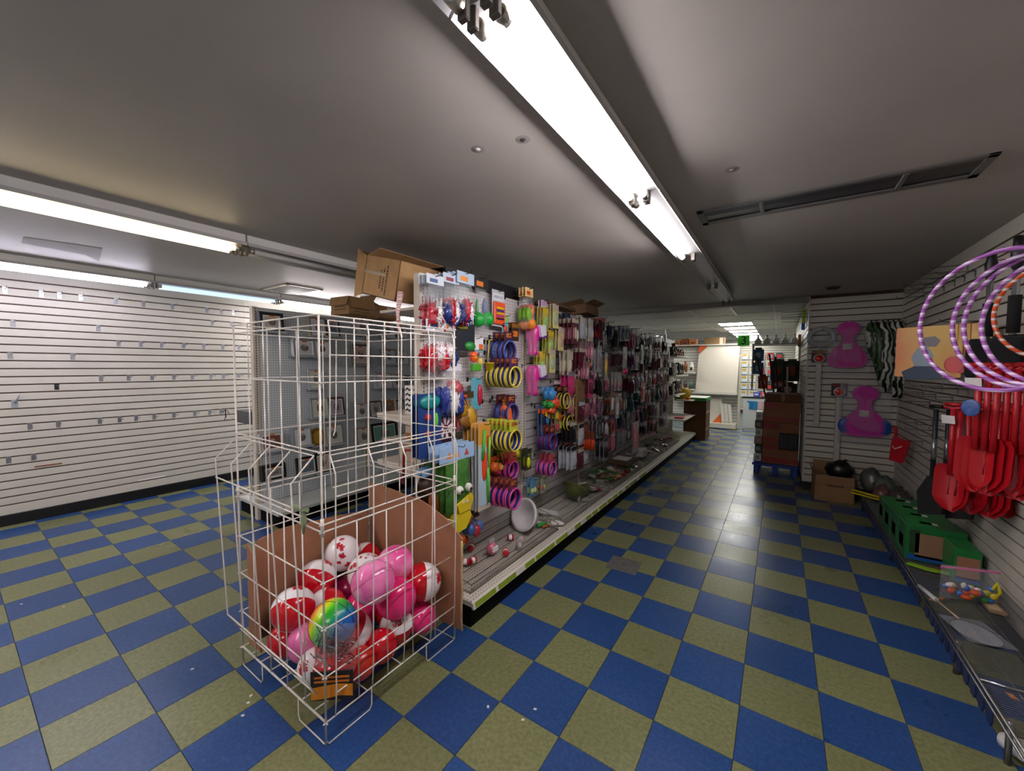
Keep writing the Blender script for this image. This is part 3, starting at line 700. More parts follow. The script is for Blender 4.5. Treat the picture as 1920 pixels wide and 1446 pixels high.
# ================================================================== HANGING GOODS: builders (local X points out of the wall, Z up, origin at the hook)
def hook_mesh(L):
    b = MB(); b.tube([(0,0,0), (L-.02,0,0), (L-.006,0,.006), (L,0,.02)], .0026, 5); return b.mesh('prong', DKWIRE)
PL = MB(); PL.cbox(-.002, .003, -.012, .012, -.022, .012, .002); PLATE = PL.mesh('backplate', DKWIRE)
HK = {}
def hook(p, L, rz, label, group, name='peg_hook'):
    L = round(L, 2); t = thing(name, label, 'hook', p, rz, group)
    if L not in HK: HK[L] = hook_mesh(L)
    inst('prong', HK[L], t); inst('backplate', PLATE, t); return t
def blob(b, c, r, mi=0, seg=12, ring=8): b.ball(c, r, seg, ring, mi)
def rough(vs, c, k):
    c = Vector(c); return [tuple(c+(Vector(q)-c)*(1+random.uniform(-k, k))) for q in vs]
def bag(name, label, cat, w, h, t, head, hh, stuff, film=True, group=None, headprint=None, crumple=.004):
    """clear bag under a header card; stuff = [(part name, colour, centre, radii)]"""
    o = thing(name, label, cat, (0,0,0), 0, group)
    b = MB(); b.cbox(-.003, .003, -w/2, w/2, -hh, .012, .001); hc = b.build('header_card', mat(head, .45), o)
    if headprint:
        b = MB(); b.box(.003, .0038, -w*.32, w*.12, -hh*.75, -hh*.25); b.build('header_print', mat(headprint, .45), hc)
    if film:
        b = MB(); b.pillow(w, h, t, -hh+.004, crumple=crumple, taper=.25); b.build('bag_film', FILM, o)
    for (nm, c, ce, r) in stuff:
        b = MB(); cc = Vector((ce[0], ce[1]*1.15, ce[2]-hh)); rr = (r[0]*1.2, r[1]*1.3, r[2]*1.25)
        if nm == 'pompom':                               # tuft of foil strips around a soft core
            b.ball(cc, (rr[0]*.95, rr[1]*.9, rr[2]*.9), 12, 8); b.v = rough(b.v, cc, .12)
            for q in range(34):
                d = Vector((random.gauss(0,1), random.gauss(0,1), random.gauss(0,1))).normalized(); e = Vector((d.x*rr[0], d.y*rr[1], d.z*rr[2]))
                k = Vector((random.gauss(0,.005), random.gauss(0,.008), random.gauss(0,.012))); b.tube([cc+e*.8-k, cc+e*1.05, cc+e*.95+k*1.6], [.004, .0055, .002], 3, 0, False, False)
            o2 = b.build(nm, mat(c, .25, var=.25, scale=60), o)
        else:
            blob(b, cc, rr); b.v = rough(b.v, cc, .24 if nm in ('leaf_bundle', 'flower_head', 'costume_part', 'leaf_pick') else .04); b.build(nm, mat(c, .4, var=.15, scale=60), o)
    return o
def card(name, label, cat, w, h, col, items=(), head=None, group=None, t=.004, prints=()):
    """backing card with blistered goods; items = [(part, colour, y, z, half y, half z, depth, shape)]"""
    o = thing(name, label, cat, (0,0,0), 0, group)
    b = MB(); b.cbox(-t/2, t/2, -w/2, w/2, -h, .012, .001); bc = b.build('backing_card', mat(col, .45, var=.06, scale=25), o)
    if head:
        b = MB(); b.box(t/2, t/2+.0008, -w/2+.001, w/2-.001, -h*.22, .011); b.build('header_print', mat(head, .45), bc)
    for (c, y0, y1, z0, z1) in prints:
        b = MB(); b.box(t/2, t/2+.001, y0, y1, z0, z1); b.build('printed_panel', mat(c, .45), bc)
    for (nm, c, y, z, sy, sz, d, sh) in items:
        b = MB()
        if sh == 'dome': blob(b, (t/2, y, z), (d, sy, sz), 0, 12, 8)
        elif sh == 'box': b.cbox(t/2, t/2+d, y-sy, y+sy, z-sz, z+sz, min(.004, d*.4))
        elif sh == 'disc': b.lathe([(0, d), (sy*.8, d), (sy, d*.6), (sy, 0)], 16, 0, Matrix.Translation((t/2, y, z)) @ Matrix.Rotation(PI/2, 4, 'Y'))
        elif sh == 'rod': b.tube([(t/2+d, y-sy, z-sz), (t/2+d, y+sy, z+sz)], d, 7)
        b.build(nm, mat(c, .35), o)
    return o
def ring(name, label, r, wd, rim, band, tagc, group=None):
    """wide toy ring with coloured rims hanging from a card tag, its hole facing out"""
    o = thing(name, label, 'toy ring', (0,0,0), 0, group); M = Matrix.Translation((0, 0, -r-.03)) @ Matrix.Rotation(PI/2, 4, 'Y')
    b = MB(); b.lathe([(r*.9,-wd/2),(r*.93,-wd/2),(r*.93,wd/2),(r*.9,wd/2),(r*.86,0),(r*.9,-wd/2)], 22, 0, M); b.build('band', mat(band, .35, var=.2, scale=90), o)
    for s in (-1, 1):
        b = MB(); b.tube([M @ Vector((r*.93*math.cos(a*PI/11), r*.93*math.sin(a*PI/11), s*wd/2)) for a in range(22)], r*.085, 6, closed=True); b.build('rim', mat(rim, .3), o)
    b = MB(); b.cbox(-.004, .004, -.048, .048, -.045, .026, .001); ht = b.build('hang_tag', mat(tagc, .5), o)
    b = MB(); b.box(.004, .0048, -.03, .03, -.012, .016); b.build('tag_print', mat('#b8642a', .5), ht)
    return o
STK = ['foremost', 'second', 'third', 'fourth', 'fifth', 'sixth', 'seventh', 'eighth']
def cut(s): return ' '.join(s.split()[:12]).rstrip(',')
def stack(o, P, n, d, axis=Vector((-1,0,0)), jig=.004, yaw=0, rz=0, tail='on its hook'):
    """o moves to P; n-1 copies follow behind it towards the wall"""
    base = o['label']; o.location = P; o.rotation_euler = (0, 0, rz+yaw)
    for k in range(1, n):
        c = copy_tree(o); c.location = Vector(P)+axis*d*k+Vector((0, random.uniform(-jig, jig), random.uniform(-jig*.5, jig*.5))); c.rotation_euler = (0, random.uniform(-.05,.05), rz+yaw+random.uniform(-.06,.06))
        c['label'] = f"{cut(base)}, {STK[k]} {tail}"
    if n > 1: o['label'] = f"{cut(base)}, foremost {tail}"
    return o
GX = -.905; gh = 'black peg hooks on the long gondola'
HN = [0]
def hook_label(l):
    w = l.replace(',', '').split(); return 'black peg hook carrying the '+' '.join(w[:11])
def peg(u, v, n, d, o, L=None, yaw=0, jig=.004):
    """hang n of o on the long gondola; (u, v) = where the foremost one's hang point was surveyed"""
    xf = GX+.035+d*n; P = at(u, v, 0, xf)
    o['group'] = o.get('group') or o['label'].split(',')[0]
    if d < .09 and u < 1125: o.scale = (1.15, 1.15, 1.15)
    HN[0] += 1
    hook((GX, P.y, P.z+.004), (L or xf-GX+.05), 0, hook_label(o['label']), gh)
    return stack(o, P, n, d, jig=jig, yaw=yaw)
# ------------------------------------------------------------------ first bay, from the near post to the pink brushes
RW = [('pompom', '#b3152a', (.0,-.02,-.16), (.022,.03,.05)), ('pompom', '#e8e4e2', (.01,.012,-.155), (.02,.022,.05)), ('pompom', '#a01226', (-.005,.03,-.185), (.018,.02,.03))]
RWB = [('pompom', '#23337f', (.0,-.025,-.17), (.022,.03,.045)), ('pompom', '#c22032', (.012,.0,-.15), (.018,.018,.055)), ('pompom', '#e8e4e2', (.008,.026,-.16), (.02,.02,.05)), ('pompom', '#2a3f97', (.0,.02,-.19), (.02,.03,.03))]
peg(816, 520, 3, .035, bag('noisemaker_bag', 'red and white pompom bag at the top beside the gondola post', 'party favour', .13, .22, .06, '#c9d2da', .04, RW, headprint='#2f4d7c'))
peg(846, 518, 3, .035, bag('noisemaker_bag', 'red white and navy pompom bag, second along the top row', 'party favour', .13, .22, .06, '#b9c8d6', .04, RWB[::-1], headprint='#8a2030'))
peg(873, 515, 3, .04, bag('noisemaker_bag', 'blue and red pompom bag under a large blue header card', 'party favour', .15, .23, .06, '#a9c0d6', .055, RWB, headprint='#d8862a'))
o = bag('maraca_bag', 'bag of two round green maracas under a black header card', 'toy', .15, .30, .09, '#1c1a19', .06, [('maraca', '#1fa03a', (.01,-.035,-.20), (.036,.036,.038)), ('maraca', '#1fa03a', (.02,.035,-.19), (.036,.036,.038)), ('handle', '#1b8a32', (.0,-.035,-.13), (.01,.01,.05)), ('handle', '#5b6fa0', (.0,.03,-.12), (.014,.014,.05))], headprint='#e07a1c')
peg(902, 524, 1, .05, o)
o = card('abacus_card', 'orange toy abacus on a grey card marked ABACUS', 'toy', .14, .235, '#b9bcc0', [('abacus_frame', '#e8562a', 0, -.145, .062, .075, .016, 'box')], prints=[('#d8dade', -.06, .06, -.06, -.01)])
for k, c in enumerate(('#d9c21c', '#2b3f8a', '#c4b41c', '#b33a8a', '#20242c')):
    b = MB(); b.box(.018, .023, -.042, .042, -.105-k*.018-.012, -.105-k*.018); b.build('bead_row', mat(c, .4), o)
lettering('ABACUS', .026, mat('#2b4a86', .5), o, (.0032, 0, -.035), (PI/2, 0, PI/2)); peg(934, 548, 1, .03, o)
o = bag('harvest_bag', 'tall bag of orange pumpkin and green decorations with fruit header', 'decoration', .11, .24, .07, '#e6c98a', .055, [('pumpkin', '#ef8a1c', (.015,.008,-.20), (.03,.034,.032)), ('leaf_pick', '#7fb62a', (.01,-.02,-.13), (.02,.025,.04)), ('pumpkin', '#e87a1c', (.0,.03,-.10), (.02,.022,.04)), ('berry', '#c22a2a', (.01,-.01,-.08), (.018,.02,.02)), ('pick', '#8a2a8a', (.0,.02,-.21), (.02,.02,.02))], headprint='#d8461c')
peg(992, 543, 3, .03, o)
for (u, v, n) in ((1020, 566, 2),):
    peg(u, v, n, .03, card('sticker_card', 'pale lilac printed card with yellow foot beside the harvest bags', 'card', .09, .16, '#d8c8d8', [], '#c9a8c9', prints=[('#e8d83a', -.044, .044, -.158, -.13), ('#7a4a9a', -.03, .02, -.09, -.05)]))
for k, (u, v, n, rowl) in enumerate(((1042, 573, 3, 'top row'), (1052, 616, 3, 'second row'), (1036, 656, 3, 'third row beside the brown blank'))):
    peg(u, v, n, .032, card('soap_card', f'yellow green blister card with grey pad, {rowl}', 'card', .10, .19, '#d9cf8a', [('pad', '#a9b89a' if k != 1 else '#c9a890', 0, -.11, .034, .05, .016, 'dome')], '#c9b8a8'))
    peg(u-19, v+6, 3, .03, card('soap_card', f'olive blister card with green pad, {rowl}', 'card', .09, .18, '#b9b04a', [('pad', '#8fb86a', 0, -.11, .03, .045, .016, 'dome')], '#d9b83a'))
peg(1064, 590, 2, .03, card('clock_card', 'dark card with a blue and white dial at the top', 'card', .11, .14, '#2a3050', [('dial', '#8fb0c8', 0, -.07, .045, .045, .012, 'disc')]))
# second row
peg(818, 604, 2, .05, bag('noisemaker_bag', 'red pompom bag with white tuft below the top row by the post', 'party favour', .15, .26, .08, '#cdd0d6', .05, [('pompom', '#c21a2c', (.0,-.03,-.15), (.03,.035,.06)), ('pompom', '#c21a2c', (.01,.03,-.15), (.03,.035,.06)), ('pompom', '#f0e4e6', (.022,.008,-.12), (.02,.03,.04))], headprint='#2c3e6c'))
peg(836, 604, 1, .08, bag('noisemaker_bag', 'red and navy pompom bag with large white header below the top row', 'party favour', .15, .24, .08, '#d5d6da', .05, [('pompom', '#c21a2c', (.01,-.025,-.15), (.03,.035,.05)), ('pompom', '#2a3a86', (.01,.035,-.16), (.025,.03,.045)), ('pompom', '#f0e4e6', (.025,.0,-.12), (.02,.03,.035))], headprint='#c97a2a'))
o = card('hat_pack', 'black felt hat pack with green foil trim under the maracas', 'hat pack', .17, .17, '#20242e', [('trim', '#2f8a3a', .04, -.14, .05, .03, .02, 'dome'), ('ribbon', '#b9a83a', -.03, -.03, .05, .012, .012, 'dome')]); peg(873, 606, 1, .05, o)
peg(947, 594, 1, .03, card('ornament_card', 'small sky blue card holding a red ornament', 'card', .075, .16, '#5ab4c6', [('ornament', '#c9462a', 0, -.09, .024, .03, .012, 'dome')], '#8ac46a'))
peg(966, 608, 2, .03, card('halloween_card', 'small dark card with orange print beside the sky blue card', 'card', .09, .12, '#3a2418', [], '#8a5a1c', prints=[('#d8741c', -.03, .03, -.09, -.05)]))
peg(953, 630, 3, .05, ring('toy_ring', 'blue rimmed navy toy ring pack in the upper ring row', .075, .03, '#3a5aa8', '#5a2a4a', '#3a1c3a'))
for k, (u, v, n, row) in enumerate(((1003, 604, 2, 'upper row'), (1003, 680, 2, 'middle row'))):
    o = thing('dish_brush', f'magenta dish brush with white bristle head, {row}', 'brush')
    b = MB(); b.lathe([(0,0),(.022,-.002),(.032,-.03),(.036,-.08),(.026,-.12),(.018,-.16),(.024,-.2),(.028,-.225),(0,-.23)], 14); b.build('handle', mat('#d41a8e', .3), o)
    b = MB(); b.cbox(.016, .055, .0, .075, -.095, -.01, .006, 0, Matrix.Rotation(.25, 4, 'X')); b.build('bristle_head', mat('#d9d6e2', .6), o)
    b = MB(); b.cbox(.014, .057, -.003, .078, -.108, -.094, .003, 0, Matrix.Rotation(.25, 4, 'X')); b.build('head_rim', mat('#6a2a8a', .4), o)
    b = MB(); b.pillow(.13, .25, .05, .01, crumple=.003); b.build('bag_film', FILM, o)
    peg(u, v+6, n, .05, o); 
# third row
peg(846, 686, 2, .05, bag('noisemaker_bag', 'navy white and red pompom bag on the third row by the post', 'party favour', .17, .26, .10, '#cfd2d8', .03, [('pompom', '#2a3c92', (.0,-.045,-.17), (.03,.03,.07)), ('pompom', '#d9d6d8', (.012,.0,-.17), (.03,.03,.07)), ('pompom', '#2c3f96', (.01,.045,-.18), (.03,.03,.07)), ('pompom', '#c02a34', (.02,.02,-.10), (.025,.03,.03))]))
o = card('flower_toy_card', 'white topped card with orange flower and green car toys', 'toy', .15, .075, '#dfe0e2', [('flower', '#e8521c', -.03, -.115, .036, .036, .022, 'disc'), ('flower_centre', '#f0b21c', -.03, -.115, .015, .015, .03, 'disc'), ('toy_car', '#4fa62c', -.02, -.18, .04, .022, .03, 'box'), ('toy_duck', '#e8c21c', .04, -.145, .02, .028, .02, 'dome'), ('toy_cap', '#8a8f9a', .045, -.1, .018, .024, .02, 'dome')], None, prints=[('#d8661c', .03, .07, -.07, -.03), ('#5ab0b8', -.074, .074, -.075, -.066)])
b = MB(); b.pillow(.15, .14, .05, -.07, crumple=.003); b.build('bag_film', FILM, o); peg(892, 636, 1, .04, o)
o = thing('sand_pail', 'small yellow pail hanging by its long strap', 'pail')
b = MB(); b.lathe([(0,-.215),(.034,-.215),(.044,-.15),(.05,-.15),(.05,-.143),(.042,-.143),(.033,-.21),(0,-.21)], 18); b.build('bucket', mat('#e8cf1a', .35), o)
b = MB(); b.tube([(0,-.044,-.146),(0,-.03,0),(0,0,.012),(0,.03,0),(0,.044,-.146)], .004, 6); b.build('strap', mat('#d9c21a', .4), o); peg(922, 640, 1, .04, o)
peg(963, 678, 5, .046, ring('toy_ring', 'yellow rimmed navy toy ring pack, middle ring row', .072, .03, '#d6c23c', '#25307e', '#4a2350'), jig=.006)
# fourth row
o = card('net_toy_pack', 'blue packaged net toy with teal mesh top by the post', 'toy', .17, .33, '#1f3f7c', [('mesh_top', '#1f8a8a', 0, -.03, .08, .04, .02, 'dome'), ('red_ball', '#c22a2a', -.02, -.11, .02, .02, .02, 'dome'), ('red_ball', '#a82a2a', -.02, -.2, .018, .018, .018, 'dome'), ('green_racket', '#5ac43a', .045, -.13, .014, .04, .012, 'dome')]); peg(806, 744, 3, .03, o)
o = card('dart_set_card', 'round maroon and white dartboard set on the fourth row', 'toy', .15, .18, '#3a1c2a', [('dartboard', '#6a2a44', 0, -.09, .065, .065, .014, 'disc')])
for k in range(8):
    a = k*PI/4; b = MB(); b.prism([(.018*math.cos(a), -.09+.018*math.sin(a)), (.062*math.cos(a), -.09+.062*math.sin(a)), (.062*math.cos(a+.39), -.09+.062*math.sin(a+.39)), (.018*math.cos(a+.39), -.09+.018*math.sin(a+.39))], .016, .0168, 'x'); b.build('board_wedge', mat('#d9d3d0', .5), o)
peg(832, 772, 2, .03, o)
o = bag('leaf_garland_bag', 'gold autumn leaf garland bag with orange tag', 'decoration', .17, .20, .06, '#4a3a20', .03, [('leaf_bundle', '#b8861c', (.01,-.03,-.06), (.025,.04,.05)), ('leaf_bundle', '#c99a2a', (.012,.03,-.12), (.025,.04,.05)), ('leaf_bundle', '#8a5a1c', (.015,-.01,-.14), (.02,.04,.04))], headprint='#e8621c'); peg(871, 738, 2, .03, o)
peg(893, 712, 1, .05, card('fish_lure_card', 'teal card with a red oval toy fish', 'card', .10, .19, '#5fa9b8', [('toy_fish', '#b8233a', .03, -.1, .022, .07, .02, 'dome')]))
peg(856, 770, 2, .03, card('chess_card', 'small red checked card beside the dartboard set', 'card', .09, .12, '#8a1c2a', [('red_block', '#b32a3a', -.02, -.04, .016, .02, .008, 'box'), ('red_block', '#6a1420', .02, -.04, .016, .02, .008, 'box'), ('red_block', '#6a1420', -.02, -.085, .016, .02, .008, 'box'), ('red_block', '#b32a3a', .02, -.085, .016, .02, .008, 'box')]))
# noodle cards
o = card('water_blaster_card', 'tall pale card with green hose and red foam stick', 'toy', .12, .53, '#c9c2b4', [('foam_stick', '#e84a1c', -.005, -.25, .022, .10, .02, 'dome'), ('hose', '#56b83a', -.02, -.12, .008, .09, .01, 'rod'), ('hose', '#56b83a', .025, -.38, -.006, .11, .01, 'rod'), ('hose', '#7fc43a', .038, -.2, .003, .12, .008, 'rod')], '#d99a3a', prints=[('#b9cfdd', -.055, .055, -.5, -.14), ('#d2452a', .02, .05, -.23, -.07)])
peg(908, 797, 5, .034, o)
# crocodile puppets
o = thing('puppet_bag', 'green crocodile puppet with yellow snout under a pale blue header card', 'puppet')
b = MB(); b.cbox(-.004, .004, -.14, .14, -.075, .012, .001); hc = b.build('header_card', mat('#9fc0e2', .45), o)
for (y, c) in ((-.07, '#e08a3a'), (-.01, '#e8954a'), (.07, '#c2554a')):
    b = MB(); b.prism([(y-.02,-.055),(y+.02,-.055),(y,-.015)], .004, .005, 'x'); b.build('header_print', mat(c, .5), hc)
b = MB(); b.pillow(.19, .30, .07, -.07, crumple=.004); b.build('body', mat('#3d7424', .8, var=.4, scale=45, bump=.4), o)
b = MB(); b.prism([(-.05,-.31),(.07,-.27),(.085,-.30),(.06,-.36),(-.03,-.36)], .015, .045, 'x'); b.build('upper_jaw', mat('#dfc41c', .6), o)
b = MB(); b.prism([(-.04,-.365),(.06,-.365),(.075,-.40),(.03,-.46),(-.085,-.47),(-.06,-.42)], .01, .04, 'x'); b.build('lower_jaw', mat('#e0c81c', .6), o)
for y in (.0, .03): b = MB(); b.prism([(y-.008,-.31),(y+.008,-.305),(y,-.288)], .045, .05, 'x'); b.build('tooth', WHITE, o)
for y in (-.03, .045):
    b = MB(); b.ball((.04,y,-.23), .024, 10, 6); e_ = b.build('eye', mat('#e0e0d4', .3), o); b = MB(); b.ball((.06,y,-.235), .010, 8, 6); b.build('pupil', BLACK, e_)
peg(858, 838, 4, .05, o, .30)
peg(812, 880, 2, .04, bag('costume_bag', 'dark bag with orange and brown costume below the puppet headers', 'costume', .16, .30, .06, '#7fa8d0', .03, [('costume_part', '#8a4a1c', (.01,0,-.18), (.025,.05,.09)), ('costume_part', '#3a2418', (.0,0,-.08), (.025,.06,.06))], False))
peg(866, 958, 2, .04, bag('leaf_garland_bag', 'orange and black leaf bag at the bottom of the first bay', 'decoration', .14, .09, .05, '#2a1c14', .02, [('leaf_bundle', '#c9861c', (.01,-.03,-.03), (.02,.03,.025)), ('leaf_bundle', '#a8601c', (.015,.03,-.04), (.02,.03,.025)), ('leaf_bundle', '#1c1412', (.0,0,-.06), (.02,.04,.02))], False))
peg(888, 966, 2, .05, bag('yoyo_bag', 'bag of blue and red round toys at the bottom of the first bay', 'toy', .11, .12, .05, '#4a2a2a', .02, [('round_toy', '#3f5f9a', (.01,-.03,-.06), (.022,.024,.03)), ('round_toy', '#b82a3a', (.02,.0,-.075), (.024,.024,.032)), ('round_toy', '#4a6aa8', (.01,.035,-.06), (.022,.024,.03))]))
o = bag('pumpkin_pick_bag', 'tiny orange pumpkin picks hanging below the round toys', 'decoration', .10, .10, .05, '#d8c83a', .015, [('pumpkin', '#d8621c', (.015,-.015,-.04), (.02,.022,.02)), ('pumpkin', '#b8401c', (.01,.02,-.06), (.02,.02,.02)), ('leaf_pick', '#d8b83a', (.01,-.02,-.075), (.02,.02,.014))], False); peg(866, 992, 1, .04, o)
# ring and carrot column
o = thing('carrot_toy', 'soft orange carrot toy with green top', 'toy')
b = MB(); b.lathe([(0,-.02),(.03,-.022),(.045,-.05),(.05,-.08),(.055,-.13),(.062,-.185),(.045,-.19),(.03,-.16),(0,-.15)], 16); b.build('body', mat('#e0622c', .6, var=.1, scale=20), o)
b = MB(); b.tube([(.0,-.03,-.15),(.005,-.05,-.21),(.01,-.055,-.24)], [.022,.02,.012], 8); b.build('leg', mat('#d8582c', .6), o)
b = MB(); b.tube([(.0,.02,-.15),(.01,.035,-.22),(.012,.04,-.25)], [.022,.02,.012], 8); b.build('leg', mat('#d8582c', .6), o)
b = MB(); b.ball((0,0,-.02), (.02,.024,.022), 10, 6); b.build('leaf_top', mat('#3f7a2a', .6), o)
b = MB(); b.cbox(-.004, .004, -.04, .04, -.02, .02, .001); b.build('hang_tag', mat('#c9702a', .5), o); peg(948, 754, 1, .12, o)
peg(958, 748, 3, .05, ring('toy_ring', 'blue rimmed toy ring pack half hidden by the carrot toy', .075, .03, '#3a4f9a', '#5a2440', '#5a1c3a'))
peg(963, 796, 6, .042, ring('toy_ring', 'yellow rimmed navy toy ring pack, lower ring row', .075, .032, '#dcc832', '#27308a', '#b8c23a'), jig=.006)
for k, (u, v) in enumerate(((942, 842), (968, 838))):
    o = card('bug_card', ['yellow and black striped bug toy card, left of two', 'yellow and green bug toy card beside the striped one'][k], 'toy', .13, .12, '#6a7a1c', [('bug', '#d9cf1c', 0, -.05, .03, .03, .02, 'dome'), ('bug', '#3a4a14', .035, -.085, .02, .02, .018, 'dome'), ('stripe', '#20240e', -.03, -.06, .008, .03, .012, 'dome')]); peg(u, v, 2, .04, o)
o = card('slime_tube_card', 'neon yellow slime bottle pack between the ring rows', 'toy', .09, .15, '#3a3a2a', [('bottle', '#d6e01c', 0, -.09, .02, .045, .02, 'dome'), ('cap', '#5a6a2a', 0, -.035, .012, .014, .014, 'box')]); peg(990, 845, 2, .04, o)
peg(960, 856, 3, .05, ring('toy_ring', 'pink rimmed violet toy ring pack below the bug cards', .062, .03, '#e0418e', '#4a2a86', '#c23a4a'))
peg(930, 858, 2, .04, bag('flower_bag', 'orange flower heads in a bag left of the pink rings', 'decoration', .12, .10, .06, '#c9521c', .02, [('flower_head', '#e86a2a', (.01,-.025,-.04), (.025,.028,.028)), ('flower_head', '#e8a83a', (.015,.025,-.05), (.02,.02,.02)), ('flower_head', '#c23a5a', (.01,.0,-.075), (.022,.024,.022))], False))
peg(962, 906, 5, .05, ring('toy_ring', 'pink rimmed navy toy ring pack, bottom ring row', .072, .034, '#e0488f', '#2c2f86', '#6a2a3a'), jig=.008)
peg(1034, 858, 3, .05, ring('toy_ring', 'pink rimmed toy ring pack further along the shelf', .062, .03, '#e8559a', '#33308c', '#b83a6a'))
peg(1035, 806, 3, .05, ring('toy_ring', 'dark blue rimmed toy ring pack above the far pink rings', .07, .03, '#3a3f96', '#7a1c3a', '#5a1c34'))
peg(1000, 900, 2, .04, card('egg_card', 'small pale blue card with two green eggs', 'card', .10, .13, '#5f8fb0', [('toy_egg', '#c9d67a', -.02, -.085, .018, .024, .014, 'dome'), ('toy_egg', '#b8cf8a', .022, -.085, .018, .024, .014, 'dome')]))
peg(1018, 898, 2, .04, card('egg_card', 'small faded card with reddish eggs at the bottom row', 'card', .08, .12, '#9aa08a', [('toy_egg', '#a85a4a', -.016, -.07, .014, .02, .014, 'dome'), ('toy_egg', '#b8b06a', .02, -.07, .014, .02, .014, 'dome')]))
# spare empty hooks on the first pegboard
for k, (u, v, L, lab) in enumerate(((950, 556, .2, 'empty black peg hook over the abacus card'), (975, 568, .2, 'empty black peg hook left of the harvest bags'), (930, 608, .24, 'empty black peg hook above the blue rings'), (918, 640, .14, 'empty black peg hook beside the yellow pail'),
        (912, 660, .16, 'empty black peg hook level with the toy car'), (862, 668, .2, 'empty black peg hook below the red pompoms'), (908, 752, .24, 'empty black peg hook left of the carrot toy'), (890, 780, .16, 'empty black peg hook above the tall pale cards'), (1000, 758, .2, 'empty black peg hook right of the carrot toy'),
        (985, 640, .2, 'empty black peg hook between rings and brushes'))):
    p = at(u, v, 0, GX+.02); hook((GX, p.y, p.z), L, 0, lab, gh)
# ------------------------------------------------------------------ second bay
o = bag('flower_bag', 'orange green and blue artificial flower bunch', 'decoration', .13, .17, .08, '#5a8ab8', .02, [('flower_head', '#4a9ad8', (.02,-.01,-.03), (.03,.035,.04)), ('flower_head', '#e8502a', (.025,.02,-.10), (.035,.04,.04)), ('leaf_pick', '#2f9a3a', (.02,-.03,-.12), (.03,.035,.03)), ('flower_head', '#e85a2a', (.02,-.02,-.16), (.03,.035,.025))], False); peg(1032, 728, 2, .05, o)
o = card('halloween_card', 'large halloween card with bat print above the orange flowers', 'card', .16, .10, '#2a2224', [('bat', '#b85a3a', -.03, -.05, .03, .015, .008, 'dome'), ('bat', '#c9c4c0', .04, -.05, .025, .012, .008, 'dome')], '#c9c0bc'); peg(1046, 716, 1, .05, o)
o = card('block_set_card', 'blue card with orange yellow and black toy blocks', 'toy', .13, .22, '#4a6a9a', [('toy_block', '#e8581c', -.04, -.03, .022, .02, .016, 'box'), ('toy_block', '#e8b81c', .015, -.05, .025, .03, .016, 'box'), ('toy_block', '#1c2236', -.03, -.1, .02, .035, .016, 'box'), ('toy_block', '#d8d8c8', .045, -.07, .014, .03, .016, 'box'), ('toy_block', '#3a7ac8', .015, -.11, .02, .022, .016, 'box'), ('toy_block', '#8a2a1c', -.01, -.17, .03, .03, .016, 'box')]); peg(1022, 764, 2, .04, o)
o = card('pipe_toy_card', 'yellow and orange tube toys on a clear card', 'toy', .12, .2, '#8a8a6a', [('toy_tube', '#e8c83a', -.03, -.04, .02, .03, .016, 'box'), ('toy_tube', '#d8562a', .02, -.06, .02, .03, .016, 'box'), ('toy_tube', '#a8c23a', .03, -.13, .018, .03, .016, 'box'), ('toy_tube', '#d84a6a', -.02, -.14, .02, .03, .016, 'box')]); peg(1046, 770, 2, .04, o)
peg(1060, 730, 2, .07, ring('toy_ring', 'yellow rimmed black toy ring pack left of the brown blank', .07, .03, '#d8c03a', '#1c1c2a', '#3a2a2a'))
peg(1078, 732, 2, .07, ring('toy_ring', 'yellow rimmed blue toy ring pack against the brown blank', .07, .03, '#d0b83a', '#2a3a96', '#3a2a2a'))
peg(1066, 772, 2, .07, ring('toy_ring', 'yellow rimmed black toy ring pack, lower of the pair', .07, .03, '#d8c03a', '#1c1c2a', '#3a2a2a'))
peg(1086, 772, 2, .07, ring('toy_ring', 'tilted yellow rimmed blue toy ring pack near the brown blank foot', .07, .03, '#d0b83a', '#2a3a96', '#3a2a2a'))
o = thing('cardboard_blank', 'tall blank brown cardboard strip hanging among the toys', 'cardboard')
b = MB(); b.cbox(-.01, .01, -.10, .10, -.62, .01, .003); b.build('sheet', CARD_D, o); b = MB(); b.cbox(-.011, .012, -.10, .10, -.62, -.53, .003); b.build('folded_foot', CARD, o); b = MB(); b.box(.012, .0126, .01, .05, -.555, -.54); b.build('sticker', WHITE, o); peg(1088, 712, 1, .16, o)
o = card('ball_pop_card', 'card with yellow and red ball toys in the second bay', 'toy', .12, .16, '#c9c0a8', [('ball_toy', '#e8b83a', -.01, -.05, .03, .03, .024, 'dome'), ('ball_toy', '#e8462a', .01, -.12, .032, .03, .024, 'dome')], '#b83a2a'); peg(1066, 806, 3, .03, o)
o = card('ball_pop_card', 'card with a brown and orange ball toy below its twin', 'toy', .12, .12, '#b8ae96', [('ball_toy', '#a8622a', 0, -.06, .034, .034, .024, 'dome')], '#7a5a2a'); peg(1063, 842, 2, .03, o)
o = thing('orange_brush', 'orange bristle brush on a thin handle in the dense orange row', 'brush'); b = MB(); b.cbox(-.006, .006, -.03, .03, -.06, .01, .002); b.build('hang_card', mat('#8a3a1a', .5), o); b = MB()
for q in range(5): b.tube([(0,-.024+q*.012,-.05), (random.uniform(-.004,.004),-.03+q*.015,-.16)], [.004,.006], 5)
b.build('bristles', mat('#d8481a', .5), o); peg(1112, 812, 8, .03, o, jig=.01)
for k, (u, v, n) in enumerate(((1110, 642, 8), (1102, 680, 8))):
    o = card('pink_hair_card', ['dusty pink hair tie card in the upper dense row', 'dusty pink hair tie card in the lower dense row'][k], 'card', .07, .15, '#b8788a', [('hair_tie', '#d89aa8', 0, -.09, .022, .04, .01, 'dome')], '#8a5a68'); peg(u, v, n, .03, o, jig=.006)
